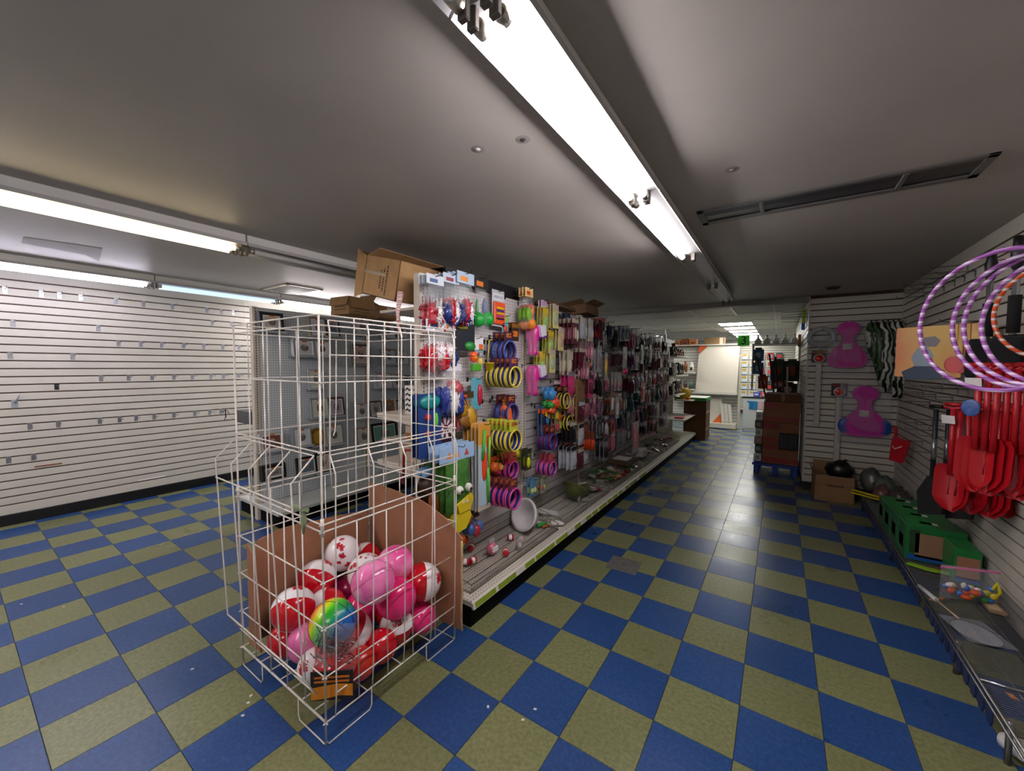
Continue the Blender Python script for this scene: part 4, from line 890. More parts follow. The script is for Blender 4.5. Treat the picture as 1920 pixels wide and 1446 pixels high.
for k, (u, v, c) in enumerate(((1118, 692, '#c98aa0'), (1116, 740, '#c98aa0'), (1118, 770, '#c86a90'))):
    o = card('doll_set_card', ['pale pink doll set card, upper of three', 'pale pink doll set card, middle of three', 'pink doll set card, lowest of three'][k], 'card', .13, .2, c, [('doll_piece', '#e0b8c4', -.02, -.06, .025, .03, .012, 'dome'), ('doll_piece', '#b0567e', .025, -.12, .022, .03, .012, 'dome')], '#e0c8d0', prints=[('#c04a80', -.05, .05, -.19, -.16)]); peg(u, v, 3, .035, o)
o = card('chef_card', 'orange chef hat toy card beside the pink dolls', 'toy', .1, .08, '#d8601c', [('chef_hat', '#e8761c', 0, -.03, .03, .025, .014, 'dome')]); peg(1106, 722, 1, .1, o)
for k, (u, v, n) in enumerate(((1132, 598, 5), (1120, 624, 4))):
    o = bag('skewer_pack', ['red headed dark pack in the top dense row', 'red headed dark pack in the row below the top'][k], 'pack', .09, .10, .03, '#b01c22', .045, [('pack_body', '#2c2c34', (0,0,-.05), (.012,.036,.045)), ('pack_body', '#a89a86', (.008,.012,-.06), (.01,.014,.03))], False); peg(u, v, n, .035, o, jig=.006)
# ------------------------------------------------------------------ bays three to five: dense dark goods
rg = random.Random(21)
GOODS = {'navy': '#232a44', 'black': '#1c1a1e', 'maroon': '#5a1c2c', 'plum': '#4a2440', 'mauve': '#8a6474', 'grey': '#8a8a90', 'rose': '#b0667a', 'teal': '#2a4a52', 'brown': '#4a3428', 'silver': '#b8bcc4', 'pink': '#d03a78', 'orange': '#b8502a', 'cream': '#c9bfa8', 'olive': '#5a5a34'}
KIN = [('hair_clip', 'card of hair clips'), ('sock_pack', 'folded sock pack'), ('comb_set', 'comb set card'), ('bracelet', 'bracelet card'), ('headband', 'headband pack'), ('pouch', 'zip pouch')]
BAYN = {2: 'third', 3: 'fourth', 4: 'fifth'}; ROWN = ['top', 'second', 'third', 'fourth', 'fifth', 'lowest']
def small_good(col, kin, label, w, h):
    c = GOODS[col]; c2 = GOODS[rg.choice(list(GOODS))]; c3 = GOODS[rg.choice(['silver', 'cream', 'grey', 'rose', 'black'])]
    o = thing(kin+'_pack', label, 'pack')
    b = MB(); b.cbox(-.003, .003, -w/2, w/2, -h, .012, .001); bc = b.build('backing_card', mat(c, .5), o)
    b = MB(); b.box(.003, .004, -w/2+.003, w/2-.003, -.035, .008); b.build('header_print', mat(c3, .5), bc)
    if kin in ('sock_pack', 'pouch'): b = MB(); b.pillow(w*.9, h*.75, .05, -h*.2, 4, 5, crumple=.003); b.build('goods', mat(c, .45, var=.3, scale=50), o)
    elif kin == 'headband':
        b = MB(); b.tube([(.012, w*.36*math.cos(a), -h*.55+h*.36*math.sin(a)) for a in [i*PI/8 for i in range(16)]], .008, 5, closed=True); b.build('goods', mat(c2, .35), o)
    else:
        for q in range(3):
            b = MB(); b.ball((.008, (q-1)*w*.28, -h*.6+rg.uniform(-.02,.02)), (.012, w*.13, h*.26), 8, 5); b.build('goods', mat(rg.choice((c2, c3)), .35), o)
    return o
PAL = {0: ['navy', 'black', 'navy', 'maroon', 'black', 'plum', 'silver'], 1: ['black', 'maroon', 'plum', 'grey', 'silver', 'black'], 2: ['silver', 'rose', 'maroon', 'grey', 'plum', 'black'],
       3: ['navy', 'orange', 'mauve', 'teal', 'rose', 'grey'], 4: ['mauve', 'rose', 'grey', 'navy', 'maroon', 'silver'], 5: ['rose', 'grey', 'silver', 'mauve', 'black', 'teal']}
BIG = {}
for bay in (2, 3, 4):
    for row in range(6):
        z = [2.06, 1.74, 1.45, 1.18, .92, .66][row]; npeg = 5
        for q in range(npeg):
            if rg.random() < .08: continue
            y = GY[bay]+.16+q*.225+rg.uniform(-.03,.03); zz = z+rg.uniform(-.04,.04); col = rg.choice(PAL[row]); kn, kt = rg.choice(KIN)
            w = rg.uniform(.11, .16); h = rg.uniform(.19, .30); n = rg.choice((2, 3, 3))
            lab = f'{col} {kt}, {ROWN[row]} row, {ORD[q]} hook of the {BAYN[bay]} bay'
            o = small_good(col, kn, lab, w, h); d = .05; xf = GX+.04+d*n
            o['group'] = 'dark packaged goods on the far bays'
            hook((GX, y, zz+.004), xf-GX+.05, 0, f'black peg hook, {ROWN[row]} row, {ORD[q]} place in the {BAYN[bay]} bay', gh)
            stack(o, (xf, y, zz), n, d, jig=.008, tail='in line')
for row in range(6):
    for q in range(3):
        y = 2.2+q*.2+rg.uniform(-.03,.03); z = [2.02, 1.72, 1.46, 1.2, .95, .72][row]+rg.uniform(-.04,.04); col = rg.choice(['pink', 'rose', 'mauve', 'black', 'cream', 'orange', 'silver', 'maroon']); kn, kt = rg.choice(KIN)
        n = rg.choice((3, 4)); o = small_good(col, kn, f'{col} {kt}, {ROWN[row]} row, {ORD[q]} hook at the end of the second bay', rg.uniform(.12,.16), rg.uniform(.18,.26)); o['group'] = 'mixed packs at the end of the second bay'; xf = GX+.04+.045*n
        hook((GX, y, z+.004), xf-GX+.05, 0, f'black peg hook, {ROWN[row]} row, {ORD[q]} place at the second bay end', gh); stack(o, (xf, y, z), n, .045, jig=.008, tail='in line')
# standouts among them
o = card('jewellery_card', 'clear grey jewellery card with bright pink beads', 'card', .15, .35, '#9a9a9a', [('bead_cluster', '#e0307a', 0, -.30, .06, .04, .03, 'dome'), ('pendant', '#c9b08a', -.03, -.12, .02, .04, .012, 'dome'), ('pendant', '#d8d8dc', .03, -.12, .02, .04, .012, 'dome')], '#b8b8bc'); peg(1172, 652, 1, .26, o)
o = card('stocking_card', 'pale grey card with a salmon pink stocking at the bottom', 'card', .26, .42, '#a0a2ac', [('stocking', '#d88078', 0, -.22, .06, .17, .03, 'dome')], '#c0b8b4', prints=[('#c46a64', -.04, .04, -.05, -.02)]); peg(1193, 792, 1, .26, o)
o = card('comb_card', 'long card with yellow and red bristle combs, middle row', 'card', .09, .32, '#a8a49c', [('comb', '#d8c83a', -.01, -.16, .02, .1, .016, 'dome'), ('comb', '#c0404a', .02, -.14, .012, .09, .016, 'dome')]); peg(1137, 662, 1, .22, o)
o = card('orange_wallet_card', 'square rust red wallet pack on the upper middle row', 'card', .2, .22, '#7a4038', [('wallet', '#8a4a44', 0, -.12, .08, .08, .03, 'box')], '#b8b0ac'); peg(1237, 668, 2, .1, o)
o = card('orange_pouch_card', 'salmon pouch with orange picture on the middle row', 'card', .2, .28, '#b86a6a', [('picture', '#c8502e', 0, -.15, .06, .08, .012, 'box')]); peg(1206, 718, 1, .24, o)
for k, (u, v, c) in enumerate(((1204, 648, '#b8c0c0'), (1220, 648, '#b0aa80'), (1254, 652, '#b4bcc0'), (1148, 735, '#8a5a3a'), (1158, 745, '#a0b0b8'), (1248, 620, '#5a4a3a'))):
    o = card('mirror_card', ['slim silver card among the dark upper goods', 'slim yellowish card right of the silver one', 'slim silver card near the far shelves', 'brown and orange card in the middle of the dark goods', 'tall pale blue card beside the brown one', 'dusty brown feather card at the far top'][k], 'card', .12, .26, c, [('insert', '#e0e4e4', 0, -.14, .03, .07, .012, 'box')]); peg(u, v, 1, .26, o)
# ================================================================== LEFT WALL HOOKS
SP = MB(); SP.cbox(0, .0025, -.016, .016, -.06, -.002, .001); SP.cbox(-.008, .0045, -.016, .016, -.006, .004, .001); SPLATE = SP.mesh('backplate', mat('#9b9ea4', .3, .8))
SQ = MB(); SQ.tube([(.002,0,-.018), (.135,0,-.018), (.15,0,-.014), (.158,0,.002)], .0028, 6); SPRONG = SQ.mesh('prong', mat('#8f9298', .3, .9))
ROWS = [('top', [(9,541),(77,546),(111,550),(151,555),(217,562),(269,567),(323,574),(388,580),(415,582),(437,584)]),
        ('second', [(24,600),(184,610),(398,603),(434,606)]),
        ('third', [(222,638),(264,640),(303,641),(344,642),(382,645),(418,646),(448,648)]),
        ('sparse fourth', [(19,662),(136,663)]),
        ('fifth', [(189,704),(241,703),(285,702),(326,702),(361,702),(395,701),(419,701),(447,700)]),
        ('single black sixth', [(106,720)]),
        ('seventh', [(56,794),(109,790),(187,785),(224,781),(255,778),(289,776),(326,773),(365,770),(393,768),(414,768)]),
        ('lowest', [(16,857),(63,851)])]
SBLK = SP.mesh('backplate', mat('#16181c', .4))
for rn_, pts in ROWS:
    for k, (u, v) in enumerate(pts):
        p = at(u, v, 0, XL); zg = min(ZS, key=lambda z: abs(z-p.z))
        t = thing('slatwall_hook', f'chrome slat wall hook, {ORD[k]} from left in the {rn_} row' if 'black' not in rn_ else 'black slat wall hook standing alone on the left wall', 'hook', (XL, p.y, zg), 0, 'hooks on the left slat wall')
        inst('backplate', SBLK if 'black' in rn_ else SPLATE, t); inst('prong', SPRONG, t)
p = at(27, 752, 0, XL); t = thing('acrylic_display_hook', 'clear upright acrylic hook on the left wall', 'hook', (XL, p.y, p.z))
b = MB(); b.cbox(0, .004, -.02, .02, -.06, .01, .001); b.build('backplate', mat('#aab0b8', .2, alpha=.7), t); b = MB(); b.tube([(.004,0,-.02),(.03,.02,.03),(.05,.03,.06)], .006, 6); b.build('arm', mat('#aab0b8', .2), t)
p = at(423, 770, 0, XL+.16); t = thing('hanging_clip', 'black swivel clip hanging from the end hook of the left wall', 'clip', p)
b = MB(); b.tube([(0,-.03,-.03),(0,-.02,.0),(0,0,.012),(0,.02,0),(0,.03,-.03),(0,.045,-.04)], .004, 6); b.build('wire_frame', BLACK, t)
b = MB(); b.tube([(0,0,.01),(0,0,-.09)], .007, 6); b.build('stem', BLACK, t); b = MB(); b.tube([(0,0,-.09),(0,-.015,-.105),(0,-.012,-.122),(0,.004,-.128),(0,.016,-.115)], .004, 6); b.build('hook_tip', BLACK, t)
p = at(91, 872, 0, XL); b = MB(); b.cbox(0, .006, -.09, .09, -.006, .006, .002); one(b, 'tape_strip', mat('#8a4a30', .6), 'short rust brown strip stuck in a left wall groove', 'tape', None, (XL+.001, p.y, p.z))
p = at(285, 897, 0, XL); b = MB(); b.cbox(0, .003, -.12, .12, -.006, .006, .001); one(b, 'tape_strip', WHITE, 'short white strip stuck low on the left wall', 'tape', None, (XL+.001, p.y, p.z))
# ================================================================== PICTURE FRAMES
def frame_mesh(w, h, bw, t):
    b = MB(); b.cbox(-t, 0, -w/2, -w/2+bw, 0, h, .003); b.cbox(-t, 0, w/2-bw, w/2, 0, h, .003); b.cbox(-t, -.0004, -w/2+bw-.002, w/2-bw+.002, 0, bw, .003); b.cbox(-t, -.0004, -w/2+bw-.002, w/2-bw+.002, h-bw, h, .003); return b
FRX = -3.222
def frame(u, v, wp, hp, col, art, label, n=1, bw=.022, sticker='#d8722a', matc='#d9dcdc', t=.018, oct_=False):
    """picture frame leaning in a clear ledge; (u, v) centre and (wp, hp) size surveyed in the photo"""
    x = FRX+.055+.02*n; P = at(u, v, 0, x); k = (P-CAM).dot(_fw)/FPX; h = hp*k; w = wp*k*1.25
    o = thing('framed_photo', label, 'picture frame', (x, P.y, P.z-h/2), 0, 'picture frames on the grey pegboard', (0, -.16, 0))
    if oct_:
        b = MB(); c = .3*w; b.prism([(-w/2+c,0),(w/2-c,0),(w/2,c),(w/2,h-c),(w/2-c,h),(-w/2+c,h),(-w/2,h-c),(-w/2,c)], -t, 0, 'x'); b.build('border', mat(col, .25, .6), o)
        b = MB(); c = .2*w; s = .03; b.prism([(-w/2+s+c,s),(w/2-s-c,s),(w/2-s,s+c),(w/2-s,h-s-c),(w/2-s-c,h-s),(-w/2+s+c,h-s),(-w/2+s,h-s-c),(-w/2+s,s+c)], 0, .002, 'x'); b.build('photo_print', mat(art, .2), o)
    else:
        frame_mesh(w, h, bw, t).build('border', mat(col, .3, .3), o)
        b = MB(); b.box(-t+.004, -.007, -w/2+bw-.003, w/2-bw+.003, bw-.003, h-bw+.003); b.build('mat_board', mat(matc, .6), o)
        iw, ih = w/2-bw-.014, h/2-bw-.016
        if iw > .012 and ih > .012:
            b = MB(); b.box(-.007, -.006, -iw, iw, h/2-ih, h/2+ih); ph = b.build('photo_print', mat(art, .25), o)
            b = MB(); b.ball((-.0055, 0, h/2), (.0009, iw*.55, ih*.6), 10, 6); b.build('print_figure', mat('#6f6a66', .4), ph)
            b = MB(); b.ball((-.005, iw*.1, h/2+ih*.35), (.0009, iw*.25, ih*.22), 8, 5); b.build('print_figure', mat('#b89a86', .4), ph)
        b = MB(); b.cbox(-.0065, -.005, -w*.1, w*.14, h-bw-.016, h-bw+.001, .0004); b.build('price_sticker', mat(sticker, .5), o)
    if n > 1:
        base = label
        for q in range(1, n):
            c = copy_tree(o); c.location.x -= .021*q; c['label'] = f'{base}, {STK[q]} in its row'
        o['label'] = f'{base}, foremost in its row'
    a = thing('acrylic_ledge', 'clear ledge under the '+' '.join(label.split()[:9]), 'holder', (FRX, P.y, P.z-h/2-.004), 0, 'clear frame ledges')
    b = MB(); b.cbox(0, x-FRX+.02, -w*.55, w*.55, -.004, 0, .001); b.build('shelf', mat('#c3cdd4', .12, alpha=.45), a)
    b = MB(); b.cbox(x-FRX+.017, x-FRX+.021, -w*.55, w*.55, 0, .018, .001); b.build('lip', mat('#d5dde2', .1, alpha=.5), a)
    return o
FR = [(512, 604, 34, 38, '#2f2f33', '#b9b4ae', 'stack of charcoal frames at the top left of the pegboard', 4, .03),
 (598, 613, 26, 38, '#8a877f', '#c9d0d8', 'grey wood frame on the top row', 3, .02), (626, 616, 22, 32, '#22201f', '#6f8fb8', 'black frame with blue picture beside the grey wood one', 2, .018),
 (573, 652, 34, 34, '#8f9aa0', '#c9ced2', 'silver frame on the second row, left one', 3, .02), (606, 654, 30, 33, '#b8bfc6', '#dfe3e6', 'pale silver frame on the second row, right one', 3, .02),
 (682, 613, 28, 34, '#9aa0a4', '#d6dadc', 'silver frame on the top row past the bin corner', 2, .018), (730, 619, 24, 30, '#aab0b4', '#d8dcdf', 'pale frame on the top row with drawn animals', 2, .016), (756, 620, 20, 30, '#a9aeb2', '#d8dcdf', 'pale frame on the top row next to the gondola post', 1, .016),
 (679, 665, 28, 40, '#5f5f5a', '#c9b8a8', 'dark grey frame with beige print on the third row', 2, .022), (732, 669, 26, 30, '#77808a', '#c3cdd8', 'steel frame on the third row', 2, .018), (756, 670, 22, 28, '#aeb6bc', '#d0d6dc', 'light frame behind the steel one', 1, .016),
 (595, 711, 24, 38, '#a8b0b8', '#c9d6c0', 'single silver frame on the fourth row', 1, .016),
 (722, 714, 28, 30, '#9fa9b2', '#e0d8dc', 'silver frame with floral print on the fourth row', 3, .016), (748, 715, 24, 30, '#b8c0c6', '#d6d9dd', 'pale frame beside the floral print', 2, .016), (766, 718, 12, 28, '#1b1c24', '#8a90a0', 'narrow black frame touching the gondola post', 1, .014),
 (602, 765, 28, 38, '#9aa6ac', '#d0d4b8', 'silver frame with green print on the fifth row', 2, .018), (633, 763, 26, 36, '#3a2c2c', '#b0a8b8', 'dark brown frame on the fifth row', 2, .018),
 (681, 771, 24, 30, '#a8afb6', '#d9dadd', 'silver frame with wedding print on the fifth row', 1, .014), (707, 767, 22, 30, '#4a4e56', '#b8b0b4', 'slate frame on the fifth row', 2, .016), (732, 762, 26, 32, '#c9ccd0', '#a8703a', 'white frame with amber picture on the fifth row', 1, .018), (752, 764, 18, 28, '#1e2436', '#c9ced6', 'navy frame at the end of the fifth row', 1, .014),
 (512, 829, 34, 36, '#c9c4c2', '#7a4a44', 'boxed white frame with four brown prints', 2, .018),
 (569, 820, 28, 36, '#98a2a8', '#d0d8d8', 'silver frame with glasses print on the sixth row', 3, .018), (629, 815, 28, 38, '#a2a89f', '#c9ccc4', 'sage silver frame on the sixth row', 3, .018),
 (685, 818, 26, 34, '#9a8a7c', '#c9c4bc', 'wood toned frame with orange corners on the sixth row', 2, .018),
 (724, 811, 46, 38, '#121214', '#6fa79a', 'wide black double frame with green landscape', 1, .03),
 (516, 886, 34, 30, '#2a2622', '#8a8a86', 'dark frame lying low on the left', 3, .03), (578, 874, 30, 34, '#1a1614', '#5f7a86', 'black frame with camera print low in the middle', 2, .02), (609, 868, 26, 38, '#17110f', '#c9bab0', 'black frame with pale portrait print low in the middle', 2, .022)]
for a in FR: frame(*a)
frame(598, 820, 22, 34, '#b08a2a', '#b8922e', 'octagonal gold framed plaque between two silver frames', 1, oct_=True)
# items on rear shelves behind the post: zigzag box, leaf box, tan box, red tool
def parcel(name, label, cat, lo, hi, m, prints=(), rot=None, group=None):
    c = [(a+b_)/2 for a, b_ in zip(lo, hi)]; s = [(b_-a)/2 for a, b_ in zip(lo, hi)]
    o = thing(name, label, cat, (c[0], c[1], lo[2]), 0, group, rot)
    b = MB(); b.cbox(-s[0], s[0], -s[1], s[1], 0, 2*s[2], .004); b.build('body', m, o)
    for (nm, col, face, r) in prints:
        b = MB(); e = .001; a0, a1, c0, c1 = r
        if face == '-y': b.box(a0, a1, -s[1]-e, -s[1], c0, c1)
        elif face == '+x': b.box(s[0], s[0]+e, a0, a1, c0, c1)
        elif face == '-x': b.box(-s[0]-e, -s[0], a0, a1, c0, c1)
        else: b.box(a0, a1, c0, c1, 2*s[2], 2*s[2]+e)
        b.build(nm, mat(col, .5), o)
    return o
o = thing('zigzag_gift_bag', 'white gift bag with black zigzag print behind the gondola post', 'gift bag', (-1.06, .47, 1.207)); b = MB(); b.cbox(-.085, .085, -.04, .04, 0, .20, .003); b.build('bag_body', WHITE, o)
for r_ in range(5):
    for c_ in range(2):
        b = MB(); x0 = -.075+c_*.08; z0 = .018+r_*.036; b.prism([(x0,z0),(x0+.02,z0+.012),(x0+.04,z0),(x0+.07,z0+.014),(x0+.07,z0+.026),(x0+.04,z0+.012),(x0+.02,z0+.024),(x0,z0+.012)], -.0415, -.04, 'y'); b.build('zigzag_print', BLACK, o)
parcel('craft_box', 'pale box with burnt orange leaf print behind the gondola post', 'box', (-1.13,.42,1.02), (-.97,.55,1.13), mat('#c9b8a4', .6), [('leaf_print', '#a8622a', '-y', (-.07,.07,.01,.06))])
b = MB(); b.cbox(-1.36, -.955, .40, 1.55, 1.0, 1.018, .003); b.build('shelf', IV, G1, True)
parcel('tan_carton', 'plain tan carton on the low rear shelf behind the post', 'box', (-1.22,.44,.868), (-.98,.72,.99), mat('#b9a890', .7))
o = thing('red_scraper', 'red handled tool hanging behind the gondola post', 'tool', (-1.0, .36, .93), 0); b = MB(); b.tube([(0,0,.05),(-.06,0,.045),(-.075,0,.0),(-.08,0,-.14)], .009, 7); b.build('handle', mat('#a81c26', .4), o); b = MB(); b.cbox(-.1, -.06, -.012, .012, -.19, -.135, .004); b.build('grip', mat('#5a1418', .5), o)
for k, (x, y) in enumerate(((-1.25, .75), (-1.1, .62))):
    o = parcel('crumpled_pack', ['white crumpled pack on the rear deck, left one', 'white crumpled pack on the rear deck, right one'][k], 'pack', (x-.12, y-.07, .161), (x+.12, y+.07, .20), mat('#cdd3d6', .4, var=.2, scale=20), [('label_print', '#8a9aa0', '+z', (-.08,.02,-.04,.03))])
# ================================================================== CARTONS ON TOP OF THE RUNS
def print_row(o, c, along, up, out, L, hgt):
    """a row of worn stencil dashes, too faint to read in the photo"""
    c, A, U, N = Vector(c), Vector(along), Vector(up), Vector(out); b = MB(); s = -L/2
    while s < L/2:
        w = random.choice((.006, .009, .013)); q = [c+A*s-U*hgt/2, c+A*(s+w)-U*hgt/2, c+A*(s+w)+U*hgt/2, c+A*s+U*hgt/2]
        b.add([p+N*.0003 for p in q]+[p+N*.001 for p in q], [(4,5,6,7),(0,1,5,4),(1,2,6,5),(2,3,7,6),(3,0,4,7)]); s += w+.005
    r = b.build('stencil_row', mat('#4a3420', .8), o); r['kind'] = 'stuff'; return r
def carton(name, label, size, loc, rot, m=CARD, flaps=(), tape=True, text=(), group='cartons on top of the shelving', tsize=.03):
    """open or closed corrugated box; flaps = [(edge, length, angle)] around the top rim"""
    w, d, h = size; o = thing(name, label, 'cardboard box', loc, 0, group, rot); t = .005
    b = MB()
    for (x0, x1, y0, y1, z0, z1) in ((-w/2,w/2,-d/2,d/2,0,t), (-w/2,-w/2+t,-d/2,d/2,0,h), (w/2-t,w/2,-d/2,d/2,0,h), (-w/2,w/2,-d/2,-d/2+t,0,h), (-w/2,w/2,d/2-t,d/2,0,h)): b.box(x0, x1, y0, y1, z0, z1)
    if not flaps: b.box(-w/2, w/2, -d/2, d/2, h-t, h)
    bd = b.build('body', m, o)
    for (e, L, a) in flaps:
        b = MB(); n = {'-x': (Vector((-w/2,0,h)), Vector((0,1,0)), d, Vector((-1,0,0))), '+x': (Vector((w/2,0,h)), Vector((0,1,0)), d, Vector((1,0,0))), '-y': (Vector((0,-d/2,h)), Vector((1,0,0)), w, Vector((0,-1,0))), '+y': (Vector((0,d/2,h)), Vector((1,0,0)), w, Vector((0,1,0)))}[e]
        c, al, ln, ou = n; dr = ou*math.cos(a)+Vector((0,0,1))*math.sin(a); th = dr.cross(al)*t*.5
        q = [c-al*ln*.49, c+al*ln*.49, c+al*ln*.47+dr*L, c-al*ln*.47+dr*L]
        b.add([p-th for p in q]+[p+th for p in q], [(0,1,2,3),(7,6,5,4),(0,4,5,1),(1,5,6,2),(2,6,7,3),(3,7,4,0)]); b.build('flap', m, o)
    if tape:
        b = MB(); b.box(-w/2-.0012, -w/2, -.025, .025, h*.3, h) if d > w else b.box(-.025, .025, -d/2-.0012, -d/2, h*.3, h); b.build('tape_strip', mat('#c9b48e', .2, alpha=.7), o)
    for k, s in enumerate(text): print_row(o, (0, -d/2, h*.62-k*tsize*1.35), (1,0,0), (0,0,1), (0,-1,0), s, tsize*.5)
    return o
carton('tilted_carton', 'large open cardboard box tilted on top beside the gondola post', (.365, .72, .265), (-1.275, .675, 2.012), (0, .25, 0), flaps=[('-x', .12, 2.6)], tape=False, group=None)
b = MB(); b.cbox(-1.45, -.96, .46, 1.6, 1.93, 1.95, .003); b.build('shelf', IV, G1, True)
o = bpy.data.objects['tilted_carton']
for k, L in enumerate((.12, .15, .20)): print_row(o, (.0+k*.032, -.36, .12), (0,0,1), (1,0,0), (0,-1,0), L, .014)
b = MB(); b.box(-.182, .05, -.3612, -.36, .145, .165); b.build('tape_strip', mat('#d8cdb8', .15, alpha=.55), o)
b = MB(); b.prism([(-.18,0),(-.18,.262),(-.30,.30),(-.27,-.04)], -.358, -.354, 'y'); b.build('flap', CARD, o)
b = MB(); b.prism([(-.182,.262),(-.182,.268),(-.27,.285),(-.27,.28)], -.36, .3, 'y'); b.build('flap', CARD_D, o)
# candy striped plastic streamer
o = thing('plastic_streamer', 'pink and white striped plastic streamer dangling from the tilted box', 'streamer', (-1.02, .30, 2.02))
b = MB(); b.tube([(0,0,0),(-.01,-.005,-.06),(-.022,-.008,-.14),(-.02,-.008,-.22),(0,0,-.27),(.012,0,-.29)], [.022,.018,.012,.009,.01,.006], 8); b.build('film', stripes_mat('candy_stripe', ['#d8a0a0', '#e8dcd6', '#c86a70', '#ece4de'], axis=2, scale=38, wave=14), o)
carton('goods_carton', 'taller open carton with printed lines on the frame gondola', (.30, .36, .20), (-3.12, 1.36, 2.112), (0,0,.12), flaps=[('-y', .10, -1.3), ('+x', .12, -1.35), ('+y', .1, .9)], text=(.2, .16, .18), tsize=.024)
lo = bpy.data.objects['goods_carton']
for k, L in enumerate((.24, .18, .22)): print_row(lo, (.15, 0, .10-k*.03), (0,1,0), (0,0,1), (1,0,0), L, .012)
o = carton('goods_carton', 'smaller carton with two white labels beside the taller one', (.26, .34, .155), (-3.12, 1.78, 2.112), (0,0,.05), m=mat('#a47c50', .8, var=.12, scale=14), flaps=[('-y', .08, .35)], tape=True)
for z in (.055, .105): b = MB(); b.cbox(.13, .131, -.05, .03, z, z+.035, .0005); b.build('white_label', WHITE, o)
carton('goods_carton', 'dark open carton on top of the gondola above the second bay', (.30, .42, .11), (-.98, 2.98, 2.142), (0,-.12,.06), m=mat('#7a5c40', .85, var=.15, scale=14), flaps=[('+x', .10, .25), ('-y', .08, .5)])
carton('flat_carton', 'flattened brown carton lying on the gondola top', (.34, .7, .03), (-1.0, 2.2, 2.142), (0,0,.05), m=mat('#6f5238', .85, var=.15, scale=14))
# ================================================================== GOODS ON THE LONG GONDOLA DECK
def deck(u, v, z=.172): return at(u, v, 2, z)
for k, (u, v, c, lab) in enumerate(((884, 1032, '#b81c2a', 'red and white spool toy by the back of the near basket'), (873, 1060, '#c02030', 'red spool pair at the front of the near basket, left'), (886, 1057, '#b01c2a', 'red spool pair at the front of the near basket, right'), (957, 1013, '#a81c34', 'maroon spool toy beside the white basin'), (948, 1041, '#c8202c', 'red spool toy right of the pink ball toy'))):
    p = deck(u, v, .17); t = thing('spool_toy', lab, 'toy', (p.x, p.y, .170), random.uniform(0,3), 'spool toys in the near basket')
    b = MB(); M = Matrix.Translation((0,0,.024)) @ Matrix.Rotation(PI/2, 4, 'X'); b.lathe([(0,-.026),(.022,-.026),(.024,-.02),(.02,-.014),(.02,.014),(.024,.02),(.022,.026),(0,.026)], 14, 0, M); b.build('spool', mat(c, .35), t)
    b = MB(); b.lathe([(.0206,-.012),(.0212,0),(.0206,.012)], 14, 0, M); b.build('white_label', WHITE, t)
p = deck(922, 1035, .19); t = thing('ball_toy', 'pink and white wrapped ball toy in the near basket', 'toy', (p.x, p.y, .171)); b = MB(); b.ball((0,0,.045), (.04,.045,.045), 16, 10); b.build('ball', mat('#c86a80', .3, var=.2, scale=30), t); b = MB(); b.cbox(.02, .042, -.03, .03, .03, .07, .006); b.build('label_wrap', WHITE, t); b = MB(); b.pillow(.06, .05, .02, .12, 3, 3); b.build('film_tail', FILM2, t)
p = deck(975, 1022, .19); t = thing('doll_bag', 'clear bag with pale pink doll parts in the near basket', 'toy', (p.x, p.y, .24), .4); b = MB(); b.pillow(.12, .09, .05, .02, crumple=.006); b.build('bag_film', FILM2, t)
for q in range(4): b = MB(); b.ball((random.uniform(-.01,.01), -.04+q*.027, -.03+random.uniform(-.015,.015)), (.014,.014,.02), 8, 6); b.build('doll_piece', mat(random.choice(('#d8a8a8', '#c98a9a', '#e0d0d0')), .4), t)
p = deck(985, 990, .2); t = thing('wash_basin', 'white plastic basin lying on its side in the near basket', 'basin', (p.x-.02, p.y+.05, .285), 0, None, Vector((-.35,-.8,.42)).to_track_quat('Z', 'Y').to_euler())
b = MB(); b.lathe([(0,-.055),(.07,-.055),(.085,-.045),(.118,.03),(.138,.034),(.138,.04),(.112,.04),(.08,-.04),(0,-.046)], 28, 0, Matrix.Diagonal((1.25,1,1,1))); b.build('bowl', mat('#d9d6d6', .35), t)
b = MB(); b.lathe([(.06,-.0555),(.068,-.062),(.072,-.0555)], 28, 0, Matrix.Diagonal((1.25,1,1,1))); b.build('foot_ring', mat('#c9c6c6', .35), t)
p = deck(1016, 985, .18); t = thing('green_grip', 'green plastic grip lying right of the basin', 'toy', (p.x, p.y, .185), 1.2); b = MB(); b.tube([(-.05,0,0),(0,0,.004),(.05,0,0)], [.014,.018,.012], 10); b.build('grip', mat('#1f8f3a', .4), t); b = MB(); b.tube([(-.02,-.03,-.004),(.05,-.035,-.004)], .011, 8); b.build('orange_part', mat('#a8542a', .5), t)
p = deck(1028, 962, .18); t = thing('folded_rack', 'white folded plastic rack at the front of the basket', 'rack', (p.x, p.y, .175), .9)
for q in range(4): b = MB(); b.cbox(-.12, .12, -.05+q*.028, -.034+q*.028, .005+q*.003, .013+q*.003, .002, 0, Matrix.Rotation(.25, 4, 'Y')); b.build('slat', mat('#cfcdca', .4), t)
p = deck(1048, 985, .18); t = thing('white_scoop', 'white plastic scoop lying near the shelf edge', 'scoop', (p.x-.02, p.y, .18), .6); b = MB(); b.tube([(-.05,0,.012),(0,0,.014),(.06,0,.006)], [.02,.024,.008], 10); b.build('scoop', WHITE, t)
p = deck(1078, 940, .18); t = thing('olive_bowl', 'olive green bowl tipped on a small wire rack', 'bowl', (p.x-.03, p.y+.04, .245), 0, None, (-.7, .3, .2))
b = MB(); b.lathe([(0,-.05),(.06,-.05),(.1,.0),(.125,.045),(.13,.05),(.12,.05),(.095,.005),(.055,-.042),(0,-.042)], 26); b.build('bowl', mat('#4a4f24', .45), t); b = MB(); b.tube([(.13*math.cos(a*PI/13), .13*math.sin(a*PI/13), .05) for a in range(26)], .006, 6, closed=True); b.build('rim', mat('#5a6030', .45), t)
